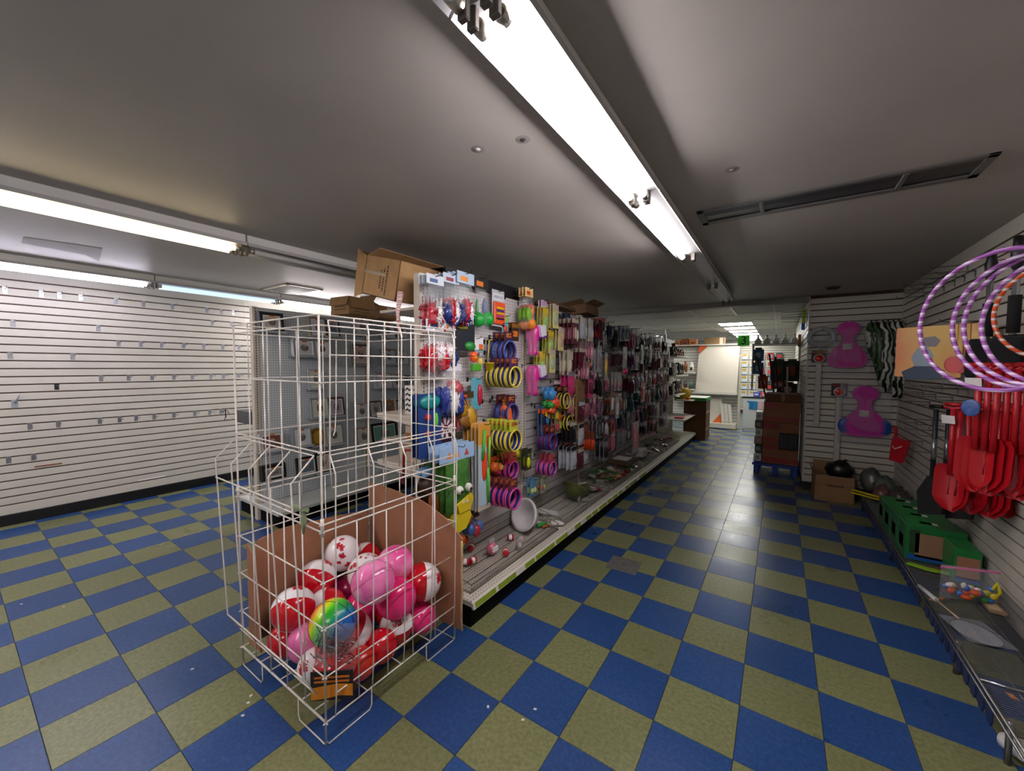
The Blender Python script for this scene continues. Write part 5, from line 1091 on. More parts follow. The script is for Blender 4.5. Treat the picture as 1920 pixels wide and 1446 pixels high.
t = thing('plate_rack', 'small bent wire rack in front of the olive bowl', 'rack', (p.x+.06, p.y-.02, .172), .3); b = MB(); b.tube([(0,-.09,0),(0,-.09,.09),(0,.09,.09),(0,.09,0)], .004, 6); b.build('frame', CHROME, t)
for q in range(5): b = MB(); b.tube([(0,-.06+q*.03,0),(0,-.06+q*.03,.09)], .002, 5); b.build('wire', CHROME, t)
rb_ = random.Random(5)
def pile(n, y0, y1, cols, name, base, group, zt=.1, sz=(.04,.09)):
    made = []; objs = []
    for k in range(n):
        x = rb_.uniform(-.83, -.55); y = rb_.uniform(y0, y1); w = rb_.uniform(*sz); h = w*rb_.uniform(.8, 1.3); cn, c = rb_.choice(cols)
        lvl = .177+rb_.random()*zt*.9; made.append((y, cn))
        t = thing(name, f'{cn} {base}', 'packet', (x, y, lvl+.012), 0, group, (rb_.uniform(-.5,.5), PI/2+rb_.uniform(-.5,.5), rb_.uniform(0,3)))
        objs.append((y, cn, t)); b = MB(); b.pillow(w*1.2, h*1.4, .03, h*.7, 3, 4, crumple=.004, rnd=rb_); b.build('packet_film', mat(c, .3, var=.3, scale=70), t)
        b = MB(); b.cbox(-.006, .006, -w*.55, w*.55, h*.6, h*.85, .001); b.build('header_card', mat(rb_.choice(('#a81c20', '#c9c4b8', '#2a5a3a', '#b8601c')), .5), t)
    cnt = {}
    for y, cn, t in sorted(objs, key=lambda q: q[0]):
        cnt[cn] = cnt.get(cn, 0)+1; t['label'] += f', {ORD[cnt[cn]-1]} {cn} one from the near end'
pile(26, 2.86, 3.9, [('red', '#a82420'), ('green', '#3a6a34'), ('mixed', '#8a6a50'), ('clear', '#a8a49a')], 'bagged_toy', 'bagged toy heaped in the third wire basket', 'bagged toys heaped in the third basket')
pile(10, 2.3, 2.7, [('olive', '#5a5a3a'), ('grey', '#8a8882'), ('red', '#a02a28')], 'bagged_toy', 'bagged toy beside the olive bowl', 'bagged toys beside the olive bowl', .03)
pile(22, 4.1, 5.1, [('blue', '#24629a'), ('mauve', '#8a5060'), ('brown', '#5a4030'), ('silver', '#a8a8b0')], 'bagged_toy', 'packet heaped in the fourth wire basket', 'packets heaped in the fourth basket')
pile(12, 5.3, 6.3, [('dark', '#2a2a30'), ('maroon', '#5a2028'), ('brown', '#4a3830')], 'bagged_toy', 'packet in the dark fifth basket', 'packets in the fifth basket', .06)
p = at(1185, 880, 2, .3); parcel('display_tray', 'open brown display tray with white packs in the third basket', 'box', (-.80, 3.55, .27), (-.56, 3.85, .33), mat('#4a3626', .7), [('white_pack', '#c9c6c0', '+z', (-.10,.10,-.12,.12))])
parcel('white_box', 'small white box lying in the fourth basket', 'box', (-.72, 4.2, .26), (-.55, 4.42, .36), mat('#a8a8a4', .6), [('label_print', '#7a7a78', '+x', (-.05,.05,.03,.06))])
# shelves of the last bay
rs = random.Random(9)
for (z, cols) in ((1.005, ['#2a2320', '#c9c4bc', '#4a2a3a']), (1.385, ['#1c1c1e', '#3a2e2a', '#c9c9c4']), (1.765, ['#2a2a2c', '#a8602c', '#d8d4cc', '#5a3a2a'])):
    for k in range(6):
        y = GY[5]+.12+k*.185; w = rs.uniform(.10, .15); h = rs.uniform(.12, .26); c = rs.choice(cols)
        o = thing('shelf_item', f'{ {"#2a2320":"dark brown","#c9c4bc":"pale","#4a2a3a":"plum","#1c1c1e":"black","#3a2e2a":"umber","#c9c9c4":"white","#2a2a2c":"charcoal","#a8602c":"rust","#d8d4cc":"ivory","#5a3a2a":"brown"}[c] } vase, {ORD[k]} along the far bay shelf {"low" if z < 1.1 else "middle" if z < 1.5 else "top"}', 'vase', (-.72, y, z), 0, 'vases on the far bay shelves')
        b = MB(); b.lathe([(0,0),(w*.35,0),(w*.45,h*.3),(w*.3,h*.7),(w*.4,h),(w*.34,h),(w*.24,h*.7),(0,h*.05)], 12); b.build('body', mat(c, .35), o); b = MB(); b.cbox(w*.3, w*.47, -.02, .02, h*.2, h*.4, .002); b.build('label_sticker', mat('#d8d0c0', .5), o)
parcel('red_pad', 'bright pink pad on the low far shelf', 'pad', (-.66, 6.65, .546), (-.5, 6.85, .57), mat('#c8204a', .5), [('label_print', '#d85a78', '+z', (-.05,.05,-.05,.05))])
# ================================================================== RIGHT WALL
RWH = 'hooks on the right slat wall'
def rhook(y, z, L, label):
    zg = min(ZS, key=lambda q: abs(q-z)); t = thing('slatwall_hook', label, 'hook', (XR, y, zg), PI, RWH)
    inst('backplate', SPLATE if L < .17 else SPLATE, t)
    if ('r', L) not in HK: b = MB(); b.tube([(.002,0,-.018), (L-.02,0,-.018), (L-.006,0,-.012), (L,0,.004)], .003, 6); HK[('r', L)] = b.mesh('prong', mat('#77787c', .3, .9))
    inst('prong', HK[('r', L)], t); return zg-.018
k = 0
for z, ys_, nm in ((2.36, (2.9, 3.15, 3.4, 3.7, 4.0), 'ceiling'), (2.25, (2.75, 2.95, 3.15, 3.4, 3.65, 3.95), 'top'), (1.40, (2.75, 2.95, 3.3), 'upper middle'), (1.33, (2.6, 3.05, 3.45, 3.8), 'middle'), (1.25, (2.85, 3.2, 3.6), 'lower middle'), (1.1, (2.7, 3.05, 3.5), 'low'), (1.02, (2.95, 3.35), 'lower'), (.86, (3.1, 3.75), 'lowest')):
    for i, y in enumerate(ys_[::-1]): rhook(y, z, .2, f'empty dark hook, {ORD[i]} from the corner in the {nm} row, right wall')
# hula hoops (turned on their hook)
HC = Vector((1.730, .979, 1.738)); n_ = Vector((math.cos(R(40)), math.sin(R(40)), 0)); tg = Vector((-n_.y, n_.x, 0))
PURP = stripes_mat('hoop_purple', ['#8a4a96', '#b98ac4', '#dcc8e2', '#9a5aa6'], axis=2, scale=26, rough=.2); ORNG = stripes_mat('hoop_orange', ['#d8542a', '#d8c8bc', '#c9481f'], axis=2, scale=30, rough=.2)
def hoop(c, r, m, joint, label):
    o = thing('hula_hoop', label, 'hula hoop', c, 0, 'hula hoops on the right wall')
    b = MB(); b.tube([tg*r*math.cos(a*PI/36)+Vector((0,0,r*math.sin(a*PI/36))) for a in range(72)], .0088, 8, closed=True); b.build('tube', m, o)
    a0 = R(joint); b = MB(); b.tube([tg*r*math.cos(a0+d)+Vector((0,0,r*math.sin(a0+d))) for d in (-.09,-.03,.03,.09)], .0108, 8); b.build('joint_sleeve', mat('#2f7fc0' if 'purple' in label else '#e08a2a', .4), o); return o
hoop(HC, .277, PURP, 188, 'purple sparkle hula hoop, outermost and largest in view')
hoop(HC+n_*.063+tg*(-.067)+Vector((0,0,-.004)), .265, PURP, 210, 'purple hula hoop, second from the outside')
hoop(HC+n_*.084+tg*(-.088), .26, PURP, 225, 'purple hula hoop, third from the outside')
hoop(HC+n_*.113+tg*(-.126)+Vector((0,0,-.003)), .256, PURP, 240, 'purple hula hoop, innermost of the purple ones')
p = at(1868, 600, 0, 1.86); hoop(Vector((p.x, p.y, 1.80))+tg*(-.20), .21, ORNG, 232, 'orange and silver hula hoop at the right frame edge')
rhook(1.0, 2.03, .4, 'long hook carrying the hula hoops')
# snow brushes
for k, (u, v, x) in enumerate(((1855, 555, 1.99), (1905, 535, 1.99))):
    p = at(u, v, 0, x); o = thing('snow_brush', ['black snow brush with silver pole, left one', 'black snow brush with silver pole, right one'][k], 'snow brush', (p.x, p.y, 2.19), R(180+45), 'snow brushes on the right wall')
    b = MB(); b.lathe([(0,.03),(.018,.025),(.02,-.02),(.026,-.05),(.02,-.13),(.014,-.14)], 12); b.build('scraper_end', BLACK, o)
    b = MB(); b.tube([(0,0,-.12),(0,0,-.6)], .0135, 12); b.build('pole', mat('#c3c6ca', .25, .9), o)
    b = MB(); b.tube([(0,0,-.27),(0,0,-.46)], .0235, 14); b.build('foam_grip', mat('#111114', .9), o)
    b = MB(); b.cbox(-.045, .045, -.075, .075, -.70, -.48, .02); b.build('bristles', mat('#0d0d10', .95, bump=.5, scale=120), o); b = MB(); b.cbox(-.02, .02, -.07, .07, -.52, -.47, .008); b.build('brush_head', BLACK, o)
    rhook(p.y, 2.18, .16, ['hook carrying the left snow brush', 'hook carrying the right snow brush'][k])
# exercise ball packs
p = at(1738, 612, 0, 1.83); nb = 7
zt = p.z
o = thing('exercise_pack', 'flat orange exercise kit pack with seated figure print', 'box', (0,0,0)); w, h = .32, .345
b = MB(); b.cbox(-.010, .010, -w/2, w/2, -h, 0, .003); bd = b.build('pack_body', mat('#c9933f', .5), o)
b = MB(); b.box(.010, .0108, -w/2+.002, w/2-.002, -h+.002, -.002); b.build('face_print', ramp_mat('pack_face', ['#d87a5a', '#d9a86a', '#d8b45e', '#c98a5a'], 1, -.22, .22, .4, .5, 5), bd)
b = MB(); b.prism([(-.10,-.36),(.09,-.355),(.11,-.30),(.05,-.27),(-.05,-.27),(-.12,-.31)], .0108, .0116, 'x'); b.build('mat_print', mat('#3a4a5c', .5), bd)
b = MB(); b.prism([(-.05,-.27),(.03,-.27),(.05,-.2),(.01,-.13),(-.04,-.15),(-.07,-.21)], .0108, .0116, 'x'); b.build('figure_print', mat('#8fa0ac', .5), bd)
b = MB(); b.prism([(-.02,-.14),(.06,-.14),(.08,-.1),(.05,-.07),(-.04,-.08)], .0108, .0116, 'x'); b.build('title_print', mat('#7d7a80', .5), bd)
b = MB(); b.ball((.0108, .15, -.26), (.0009, .05, .055), 14, 8); b.build('ball_print', mat('#d05a5a', .5), bd)
rzp = R(180+52); dirp = Vector((math.cos(R(52)), math.sin(R(52)), 0))
st = stack(o, (p.x-.0, p.y, zt), nb, .026, axis=Vector((.9, -.43, 0)).normalized(), jig=.003, rz=rzp, tail='on its hook')
st['group'] = 'exercise packs on the right wall'; rhook(p.y, zt+.03, .25, 'hook carrying the orange exercise packs')
# red shovels
def shovel(label, group):
    o = thing('toy_shovel', label, 'shovel', (0,0,0), 0, group); RED = mat('#ab0d1a', .4, var=.05, scale=20)
    b = MB(); b.tube([(0,0,-.02),(0,0,-.42)], .0135, 10); b.build('shaft', RED, o)
    b = MB(); b.tube([(0,-.04,.0),(0,-.036,-.012),(0,0,-.022),(0,.036,-.012),(0,.04,0)], .011, 8); b.tube([(0,-.042,.004),(0,.042,.004)], .012, 8); b.build('grip', RED, o)
    b = MB(); v = []; f = []; nx, nz = 8, 8
    for s_ in (0, 1):
        for i in range(nz+1):
            for j in range(nx+1):
                a = j/nx*2-1; q = i/nz; wd = .07 if q < .7 else .07-.03*((q-.7)/.3)**2*3*.5; z = -.36-.26*q-(.02*(1-a*a) if q > .95 else 0)
                v.append((.03*(1-a*a)*-1+.018*q+ (s_*-.004), a*wd*(1 if q > .08 else .8), z))
    kk = (nx+1)*(nz+1)
    for s_ in (0, kk):
        for i in range(nz):
            for j in range(nx):
                a = s_+i*(nx+1)+j; g_ = (a, a+nx+1, a+nx+2, a+1); f.append(g_ if s_ == 0 else g_[::-1])
    b.add(v, f, 0, True); bl = b.build('blade', RED, o)
    b = MB()
    for q in (-.03, 0, .03): b.tube([(-.022,q,-.44),(-.012,q,-.54)], .004, 5)
    b.build('blade_rib', mat('#8c0b15', .4), bl)
    return o
for (u, v, x, n, lab, hk) in ((1789, 760, 1.88, 8, 'red plastic shovel in the lower bunch', 'hook carrying the lower red shovels'), (1838, 686, 1.84, 8, 'red plastic shovel in the upper bunch', 'hook carrying the upper red shovels')):
    p = at(u, v, 0, x); s_ = stack(shovel(lab, 'red shovels on the right wall'), p, n, .03, axis=Vector((.93,-.1 if x > 1.85 else -.35,0)).normalized(), jig=.004, rz=R(180+52)); rhook(p.y, p.z+.03, .3, hk)
    for (dy, ds) in ((0, 0),):
        b = MB(); b.cbox(0, .002, -.03, .03, -.05, .0, .001); one(b, 'paper_tag', mat('#d8d4d0', .5), f'white paper tag on the {"lower" if x > 1.85 else "upper"} red shovels', 'tag', None, p+Vector((-.03,-.03,-.06)), (0,.2,R(230)))
p = at(1838, 765, 0, 1.84); b = MB(); b.ball((0,0,0), (.006,.035,.042), 12, 8); one(b, 'round_sticker', mat('#3a5a96', .4, var=.4, scale=60), 'round blue sticker tag on the red shovels', 'tag', None, p+Vector((-.04,-.03,0)), (0,0,R(52)))
# black shovels behind the red ones
for k, (u, v, x) in enumerate(((1766, 785, 1.90), (1790, 800, 1.97), (1822, 800, 2.03))):
    p = at(u, v, 0, x); o = thing('snow_shovel', ['black short shovel behind the red bunch, left', 'black short shovel behind the red bunch, middle', 'black short shovel behind the red bunch, right'][k], 'shovel', (p.x, p.y+.12, 1.27), R(225), 'black shovels on the right wall')
    b = MB(); b.tube([(0,0,0),(0,0,-.5)], .013, 10); b.build('shaft', mat('#1b1c20', .5), o); b = MB(); b.tube([(0,0,-.2),(0,0,-.34)], .014, 10); b.build('silver_collar', mat('#8f9296', .3, .8), o)
    b = MB(); b.prism([(-.02,-.46),(.02,-.46),(.075,-.56),(.07,-.70),(-.06,-.74),(-.075,-.58)], -.012, .014, 'x'); b.build('blade', mat('#0c0c0e', .6), o); b = MB(); b.tube([(0,-.035,.02),(0,.035,.02)], .012, 8); b.build('grip', BLACK, o)
    rhook(p.y+.12, 1.29, .16, ['hook of the left black shovel', 'hook of the middle black shovel', 'hook of the right black shovel'][k])
# red ice scraper and more
p = at(1683, 800, 0, 2.0); o = thing('ice_scraper_pack', 'red flat scraper with white check mark in the corner', 'ice scraper', p, R(225)); RED2 = mat('#b5121f', .45)
b = MB(); b.tube([(0,-.02,0),(0,-.01,-.1)], .014, 8); b.build('handle', RED2, o); b = MB(); b.prism([(-.1,-.34),(.02,-.36),(.1,-.14),(-.02,-.1),(-.05,-.1)][::1], -.006, .006, 'x', 0, Matrix.Rotation(.12, 4, 'X')); b.build('blade', RED2, o)
b = MB(); b.tube([(.008,-.03,-.2),(.008,-.01,-.225),(.008,.05,-.19)], .005, 6); b.build('check_print', WHITE, o); rhook(p.y, p.z+.03, .16, 'hook carrying the red scraper')
# ================================================================== PIER WALL (faces the aisle)
def phook(x, z, label):
    zg = min(ZS, key=lambda q: abs(q-z)); t = thing('slatwall_hook', label, 'hook', (x, YB, zg), -PI/2, 'hooks on the pier wall'); inst('backplate', SPLATE, t); inst('prong', SPRONG, t); return zg-.018
def pear_sled(px, pt, pb, col, side, label):
    a = at(px, pt, 1, YB-.09); c = at(px, pb, 1, YB-.09); h = a.z-c.z; s = h/.55
    o = thing('plastic_sled', label, 'sled', (a.x, YB-.07, a.z), -PI/2); M = mat(col, .35, var=.08, scale=15)
    prof = [(.03,0),(.09,-.03),(.115,-.08),(.10,-.13),(.06,-.165),(.055,-.22),(.08,-.27),(.14,-.33),(.18,-.42),(.185,-.49),(.15,-.535),(.08,-.55)]
    prof = [(x*s, z*s) for x, z in prof]; poly = prof+[(-x, z) for x, z in prof[::-1]]
    b = MB(); b.prism(poly[::-1], -.012, .012, 'x'); b.build('sled_body', M, o)
    b = MB(); b.prism([(x*.82, z*.94-.01) for x, z in poly][::-1], .012, .03, 'x'); b.build('raised_seat', M, o)
    if side:
        for sg in (-1, 1): b = MB(); b.ball((.0, sg*.15*s, -.44*s), (.02, .07*s, .09*s), 14, 8); b.build('side_wing', mat(side, .35), o)
    b = MB(); b.cbox(.031, .033, -.05, .035, -.33*s, -.26*s, .001); b.build('white_label', mat('#b9b4b0', .5), o)
    b = MB(); b.pillow(.42*s, .66*s, .07, .02, 8, 10, crumple=.008); b.build('bag_film', mat('#cfd3d8', .15, alpha=.14), o); phook(a.x, a.z+.03, 'hook carrying the '+' '.join(label.split()[:8])); return o
pear_sled(1592, 603, 690, '#c41c96', None, 'magenta pear shaped plastic sled in a clear bag, upper')
pear_sled(1624, 724, 820, '#c22a9c', '#1f44a8', 'magenta sled with blue wings in a clear bag, lower')
p = at(1540, 632, 1, YB-.08); o = thing('swim_ring', 'clear plastic inflatable ring at the top of the pier', 'swim ring', (p.x, YB-.06, p.z), -PI/2); b = MB(); b.tube([(0,.115*math.cos(a*PI/14), .1*math.sin(a*PI/14)) for a in range(28)], .032, 10, closed=True); b.build('ring_tube', mat('#b9bec4', .12, alpha=.45), o); b = MB(); b.ball((.01,.02,-.02), (.02,.13,.04), 10, 6); b.build('folded_film', FILM2, o); phook(p.x, p.z+.12, 'hook carrying the clear inflatable ring')
for k, (u, v0, v1) in enumerate(((1536, 672, 798), (1574, 735, 880))):
    a = at(u, v0, 1, YB-.05); c = at(u, v1, 1, YB-.05); o = thing('driveway_marker', ['white stake with red reflector, upper left on the pier', 'white stake with red reflector, lower right on the pier'][k], 'reflector stake', (a.x, YB-.035, a.z), -PI/2)
    b = MB(); b.cbox(-.012, .012, -.028, .028, c.z-a.z, -.06, .004); b.build('stake', mat('#b8b5b0', .45), o); b = MB(); b.lathe([(0,.014),(.046,.014),(.056,.006),(.056,-.012),(0,-.012)], 20, 0, Matrix.Rotation(PI/2, 4, 'Y')); b.build('reflector_ring', mat('#c9c4be', .4), o); b = MB(); b.lathe([(0,.02),(.036,.019),(.042,.014)], 18, 0, Matrix.Rotation(PI/2, 4, 'Y')); b.build('red_lens', mat('#d01a12', .15), o)
    b = MB(); b.cbox(-.010, -.006, -.075, .075, -.05, .10, .002); b.build('backing_card', mat('#1c1612', .5), o); b = MB(); b.box(-.006, -.005, -.07, .07, .06, .095); b.build('card_print', mat('#8a5a1c' if k == 0 else '#6a1c18', .5), o); phook(a.x, a.z+.1, ['hook carrying the upper reflector stake', 'hook carrying the lower reflector stake'][k])
# zebra striped tubes in the corner
ZB = stripes_mat('zebra_stripe', ['#c9d0c4', '#171a16', '#b9c2b4', '#20241e'], axis=0, scale=11, rough=.4, wave=5); ZG = stripes_mat('zebra_green', ['#456b3c', '#161b14', '#b9c2b0', '#2a3f26'], axis=0, scale=11, rough=.4, wave=5)
for k, (x, dx, L, m) in enumerate(((1.86, -.10, .62, ZG), (1.90, -.02, .70, ZG), (1.95, .0, .78, ZB), (2.0, .05, .60, ZB), (2.04, .02, .84, ZB), (2.08, .01, .84, ZB))):
    o = thing('inflatable_tube', ['green striped swim tube, leftmost of the zebra bunch', 'green and white striped swim tube, second of the zebra bunch', 'white and black striped swim tube hanging longest at left', 'black striped swim tube in the middle of the bunch', 'black and white striped swim tube near the corner', 'black and white striped swim tube in the corner'][k], 'swim tube', (x, YB-.12-.02*(k % 3), 2.06), 0, 'striped swim tubes in the corner')
    b = MB(); b.tube([(dx*.0,0,0),(-.0+dx*.2+.02,-.01,-.12),(dx*.1+.05,-.015,-.3),(dx*-.2+.06,-.01,-.5*L/.7),(dx*-.4+.05,0,-L)], [.03,.062,.066,.052,.02], 10); b.build('tube_body', m, o); b = MB(); b.tube([(0,0,-.01),(0,0,.03)], .008, 6); b.build('valve_end', BLACK, o)
b = MB(); b.cbox(-.03, .03, -.003, .003, -.12, -.02, .001); one(b, 'paper_tag', mat('#b9bcb8', .5), 'pale paper tag on the green striped tubes', 'tag', None, (1.92, YB-.20, 1.96))
phook(1.97, 2.1, 'hook carrying the zebra striped tubes')
# ------------------------------------------------------------------ floor goods by the pier
carton('open_carton', 'open brown carton on the floor at the foot of the pier', (.36, .30, .30), (1.57, 4.52, 0), (0,0,.05), m=mat('#8f6c4a', .85, var=.12, scale=14), flaps=[('-y', .10, -1.45), ('-x', .09, 1.2), ('+y', .12, 1.4)], tape=False, text=(.14,), group=None, tsize=.04)
o = thing('black_bag', 'crumpled black plastic bag stuffed in the open carton', 'bag', (1.63, 4.53, .3)); b = MB(); rr = random.Random(4); b.ball((0,0,.05), (.13,.11,.11), 14, 10)
b.v = [(x*(1+rr.uniform(-.12,.12)), y*(1+rr.uniform(-.12,.12)), z*(1+rr.uniform(-.1,.1))) for x, y, z in b.v]; b.build('bag_body', mat('#121310', .3), o); b = MB(); b.tube([(.03,0,.14),(.06,.02,.17),(.08,.02,.16)], [.02,.014,.006], 6); b.build('bag_neck', mat('#161714', .3), o)
for k, (x, y, z, c, rr_) in enumerate(((1.90, 4.45, .27, '#5a5a52', .13), (1.98, 4.25, .25, '#5e6a62', .12), (1.93, 4.05, .22, '#6a4a42', .10), (2.02, 3.85, .24, '#47413e', .12))):
    o = thing('bagged_bundle', ['grey plastic bag bundle next to the open carton', 'green grey plastic bag bundle in the corner', 'brownish plastic bag bundle on the rack end', 'dark plastic bag bundle behind the green boxes'][k], 'bag', (x, y, z)); q = random.Random(k)
    b = MB(); b.ball((0,0,.02), (rr_*.75,rr_,rr_), 12, 9); b.v = [(a*(1+q.uniform(-.18,.18)), b2*(1+q.uniform(-.18,.18)), c2*(1+q.uniform(-.15,.15))) for a, b2, c2 in b.v]; b.build('bag_body', mat(c, .3, var=.4, scale=25), o); b = MB(); b.tube([(0,0,rr_*.9),(.02,.02,rr_*1.25)], [.03,.012], 6); b.build('bag_neck', mat(c, .3), o)
for k in range(2):
    o = thing('yellow_stick', ['yellow measuring stick poking past the rack, upper', 'yellow measuring stick poking past the rack, lower'][k], 'stick', (1.86, 3.83-.03*k, .27-.02*k), R(100), None, (0, .06, R(128+4*k))); b = MB(); b.cbox(-.26, .26, -.018, .018, -.006, .006, .002); b.build('stick_body', mat('#cdb916', .45), o); b = MB(); b.box(-.2, .2, -.004, .004, .006, .0068); b.build('scale_print', mat('#5a4f10', .5), o)
# ------------------------------------------------------------------ wire rack along the right wall
SX, SZ, SY0, SY1 = 1.785, .175, .2, 4.25
rk = thing('wire_rack', 'long low chrome wire shelf along the right wall', 'wire shelf', (1.96, 2.2, 0)); STL = mat('#8d8d8c', .3, .9); DW = mat('#8b8c8e', .35, .7)
b = MB(); y = SY0
while y < SY1: b.tube([(SX, y, SZ), (XR-.03, y, SZ)], .0016, 4, caps=False); y += .0145
w_ = b.build('shelf_wires', DW, rk, True)
for x in (1.90, 2.02): b = MB(); b.tube([(x, SY0, SZ-.004), (x, SY1, SZ-.004)], .0035, 6); b.build('cross_rail', STL, rk, True)
for (z, r_) in ((SZ+.004, .006), (SZ-.028, .005)): b = MB(); b.tube([(SX, SY0, z), (SX, SY1, z)], r_, 8); b.build('front_rail', STL, rk, True)
b = MB(); y = SY0
while y < SY1: b.tube([(XR-.03, y, SZ), (XR-.02, y, SZ+.10)], .0014, 4, caps=False); y += .0145
for z in (SZ+.05, SZ+.10): b.tube([(XR-.022, SY0, z), (XR-.022, SY1, z)], .003, 6)
b.build('back_wires', DW, rk, True)
for y in (.9, 1.45, 2.9, 4.2):
    for x in (SX+.02, XR-.05): b = MB(); b.tube([(x, y, 0), (x, y, SZ)], .011, 8); b.build('leg', STL, rk, True)
NB = mat('#1d2a55', .5)
y = 1.0
while y < 4.15:
    if not (1.9 < y < 1.98):
        b = MB(); b.prism([(y, SZ-.03), (y, SZ-.09), (y+.012, SZ-.115), (y+.045, SZ-.115), (y+.057, SZ-.09), (y+.057, SZ-.03)][::-1], SX+.004, SX+.010, 'x'); b.build('skirt_tab', NB, rk, True)
    y += .085
b = MB(); b.tube([(SX, 1.12, SZ+.012), (1.92, 1.12, SZ+.012), (1.98, 1.14, SZ+.006)], .005, 8); one(b, 'loose_rod', CHROME, 'loose chrome rod lying across the near end of the rack', 'rod')
o = thing('white_cup', 'crushed white cup lying under the near end of the rack', 'cup', (1.85, .95, .045), .4, None, (1.3, .3, .5)); b = MB(); b.lathe([(0,-.05),(.03,-.05),(.042,.05),(.038,.05),(.027,-.045),(0,-.045)], 16); b.build('cup_body', WHITE, o); b = MB(); b.lathe([(.031,-.03),(.0375,.02)], 16); b.build('printed_band', mat('#8a7a6a', .6), o)
# green toy boxes on the rack
for k, (y0, y1, x0) in enumerate(((2.46, 2.68, 1.80), (2.70, 2.92, 1.80), (2.94, 3.16, 1.80), (3.18, 3.38, 1.80))):
    o = parcel('toy_box', ['green toy box with brown picture, nearest on the rack', 'green toy box, second on the rack', 'green toy box, third on the rack', 'green toy box, farthest on the rack'][k], 'box', (x0, y0, .182), (2.10, y1, .182+.25-.012*k), mat('#11642c', .45),
        [('picture_print', '#8a6a50', '-y', (-.10,.10,.03,.20)), ('sea_print', '#1a4f9a', '-y', (-.14,.13,.008,.045)), ('tree_print', '#1c3a1c', '-y', (-.13,-.08,.06,.22)), ('picture_print', '#2c5a3a', '-x', (-.095,.095,.03,.2)), ('creature_print', '#6a7a4a', '-x', (-.05,.06,.06,.15)), ('top_flap', '#137a34', '+z', (-.13,.0,-.09,.09)), ('white_print', '#c9cfc9', '+z', (-.06,.03,-.03,.02))], None, 'green toy boxes on the rack')
parcel('toy_box', 'green toy box behind the nearest one, partly hidden by shovels', 'box', (1.98, 2.22, .182), (2.10, 2.44, .40), mat('#146f30', .4), [('picture_print', '#94684e', '-y', (-.05,.05,.03,.17)), ('sea_print', '#1a4f9a', '-y', (-.055,.055,.008,.04))])
p = at(1742, 1068, 2, .19); o = thing('toy_boomerang', 'lime green and brown curved toy under the boxes', 'toy', (p.x+.02, p.y, .19), .3); b = MB(); b.prism([(-.12,.05),(-.05,-.02),(.06,-.05),(.16,-.04),(.15,-.02),(.05,-.02),(-.03,.02),(-.09,.07)], 0, .012, 'z'); b.build('curved_blade', mat('#7fae1c', .4), o); b = MB(); b.prism([(-.03,.02),(.05,-.018),(.14,-.018),(.06,.02)], .001, .014, 'z'); b.build('brown_part', mat('#6a3424', .4), o)
# zip bag of toys
p = at(1815, 1128, 2, .185); o = thing('zip_bag', 'clear zip bag of colourful small toys with pink slider', 'bag', (p.x, p.y, .185), R(-72)); b = MB(); b.pillow(.27, .20, .10, .205, 8, 8, crumple=.006); b.build('bag_film', FILM, o)
b = MB(); b.cbox(-.004, .004, -.135, .135, .185, .197, .002); b.build('zip_strip', mat('#d85a9a', .4), o); q = random.Random(12)
for k in range(22):
    c = q.choice(('#d8c01c', '#1c4fb0', '#1c8a3a', '#d8521c', '#c9c41c', '#2a6ac8', '#e0d8c8')); b = MB(); b.ball((q.uniform(-.028,.03), q.uniform(-.095,.095), q.uniform(.02,.10)), (q.uniform(.01,.02), q.uniform(.014,.028), q.uniform(.012,.02)), 8, 6); b.build('toy_piece', mat(c, .35), o)
b = MB(); b.tube([(.02,.10,.05),(.03,.12,.09),(.03,.10,.14),(.03,.085,.10)], .009, 7); b.build('yellow_ring', mat('#d8cf1c', .35), o)
parcel('picture_pack', 'small flat picture pack beside the zip bag', 'pack', (2.03, 1.86, .182), (2.10, 2.0, .2), mat('#8a7458', .5), [('label_print', '#c9b08a', '+z', (-.03,.02,-.05,.05))])
# badminton racket
p = at(1840, 1195, 2, .19); q_ = at(1725, 1100, 2, .19); dv = (p-q_); an = math.atan2(dv.y, dv.x)
o = thing('badminton_racket', 'badminton racket in a clear sleeve lying on the rack', 'racket', (p.x-.01, p.y+.03, .192), an); b = MB(); b.tube([(.11*math.cos(a*PI/16), .085*math.sin(a*PI/16), 0) for a in range(32)], .005, 8, closed=True); b.build('head_frame', BLACK, o)
b = MB()
for k in range(-7, 8):
    s_ = k*.0115; L = .085*math.sqrt(max(0, 1-(s_/.088)**2)) if abs(s_) < .085 else 0; b.tube([(s_*1.25,-L,0),(s_*1.25,L,0)], .0008, 3, caps=False)
    L2 = .11*math.sqrt(max(0, 1-(s_/.085)**2)) if abs(s_) < .085 else 0; b.tube([(-L2,s_,0),(L2,s_,0)], .0008, 3, caps=False)
st_ = b.build('strings', mat('#c9cccc', .5), o); st_['kind'] = 'stuff'
b = MB(); b.tube([(-.11,0,0),(-.30,0,0)], .0045, 8); b.build('shaft', mat('#bfa285', .4), o); b = MB(); b.tube([(-.30,0,0),(-.46,0,0)], .012, 8); b.build('grip', mat('#b9bcbc', .5), o); b = MB(); b.cbox(-.12, .115, -.09, .09, .006, .008, .001); b.build('sleeve_film', FILM, o)
for k, (u, v) in enumerate(((1748, 1125), (1765, 1122), (1898, 1306))):
    p = at(u, v, 2, .18); b = MB(); b.prism([(-.02,-.008),(.015,-.012),(.022,.006),(-.01,.012)], 0, .003, 'z'); one(b, 'paper_scrap', mat('#a8744a', .7), ['tan paper scrap on the rack, left one', 'tan paper scrap on the rack, right one', 'brown leaf scrap at the near end of the rack'][k], 'scrap', None, (p.x, p.y, .178), (0,0,k*1.))
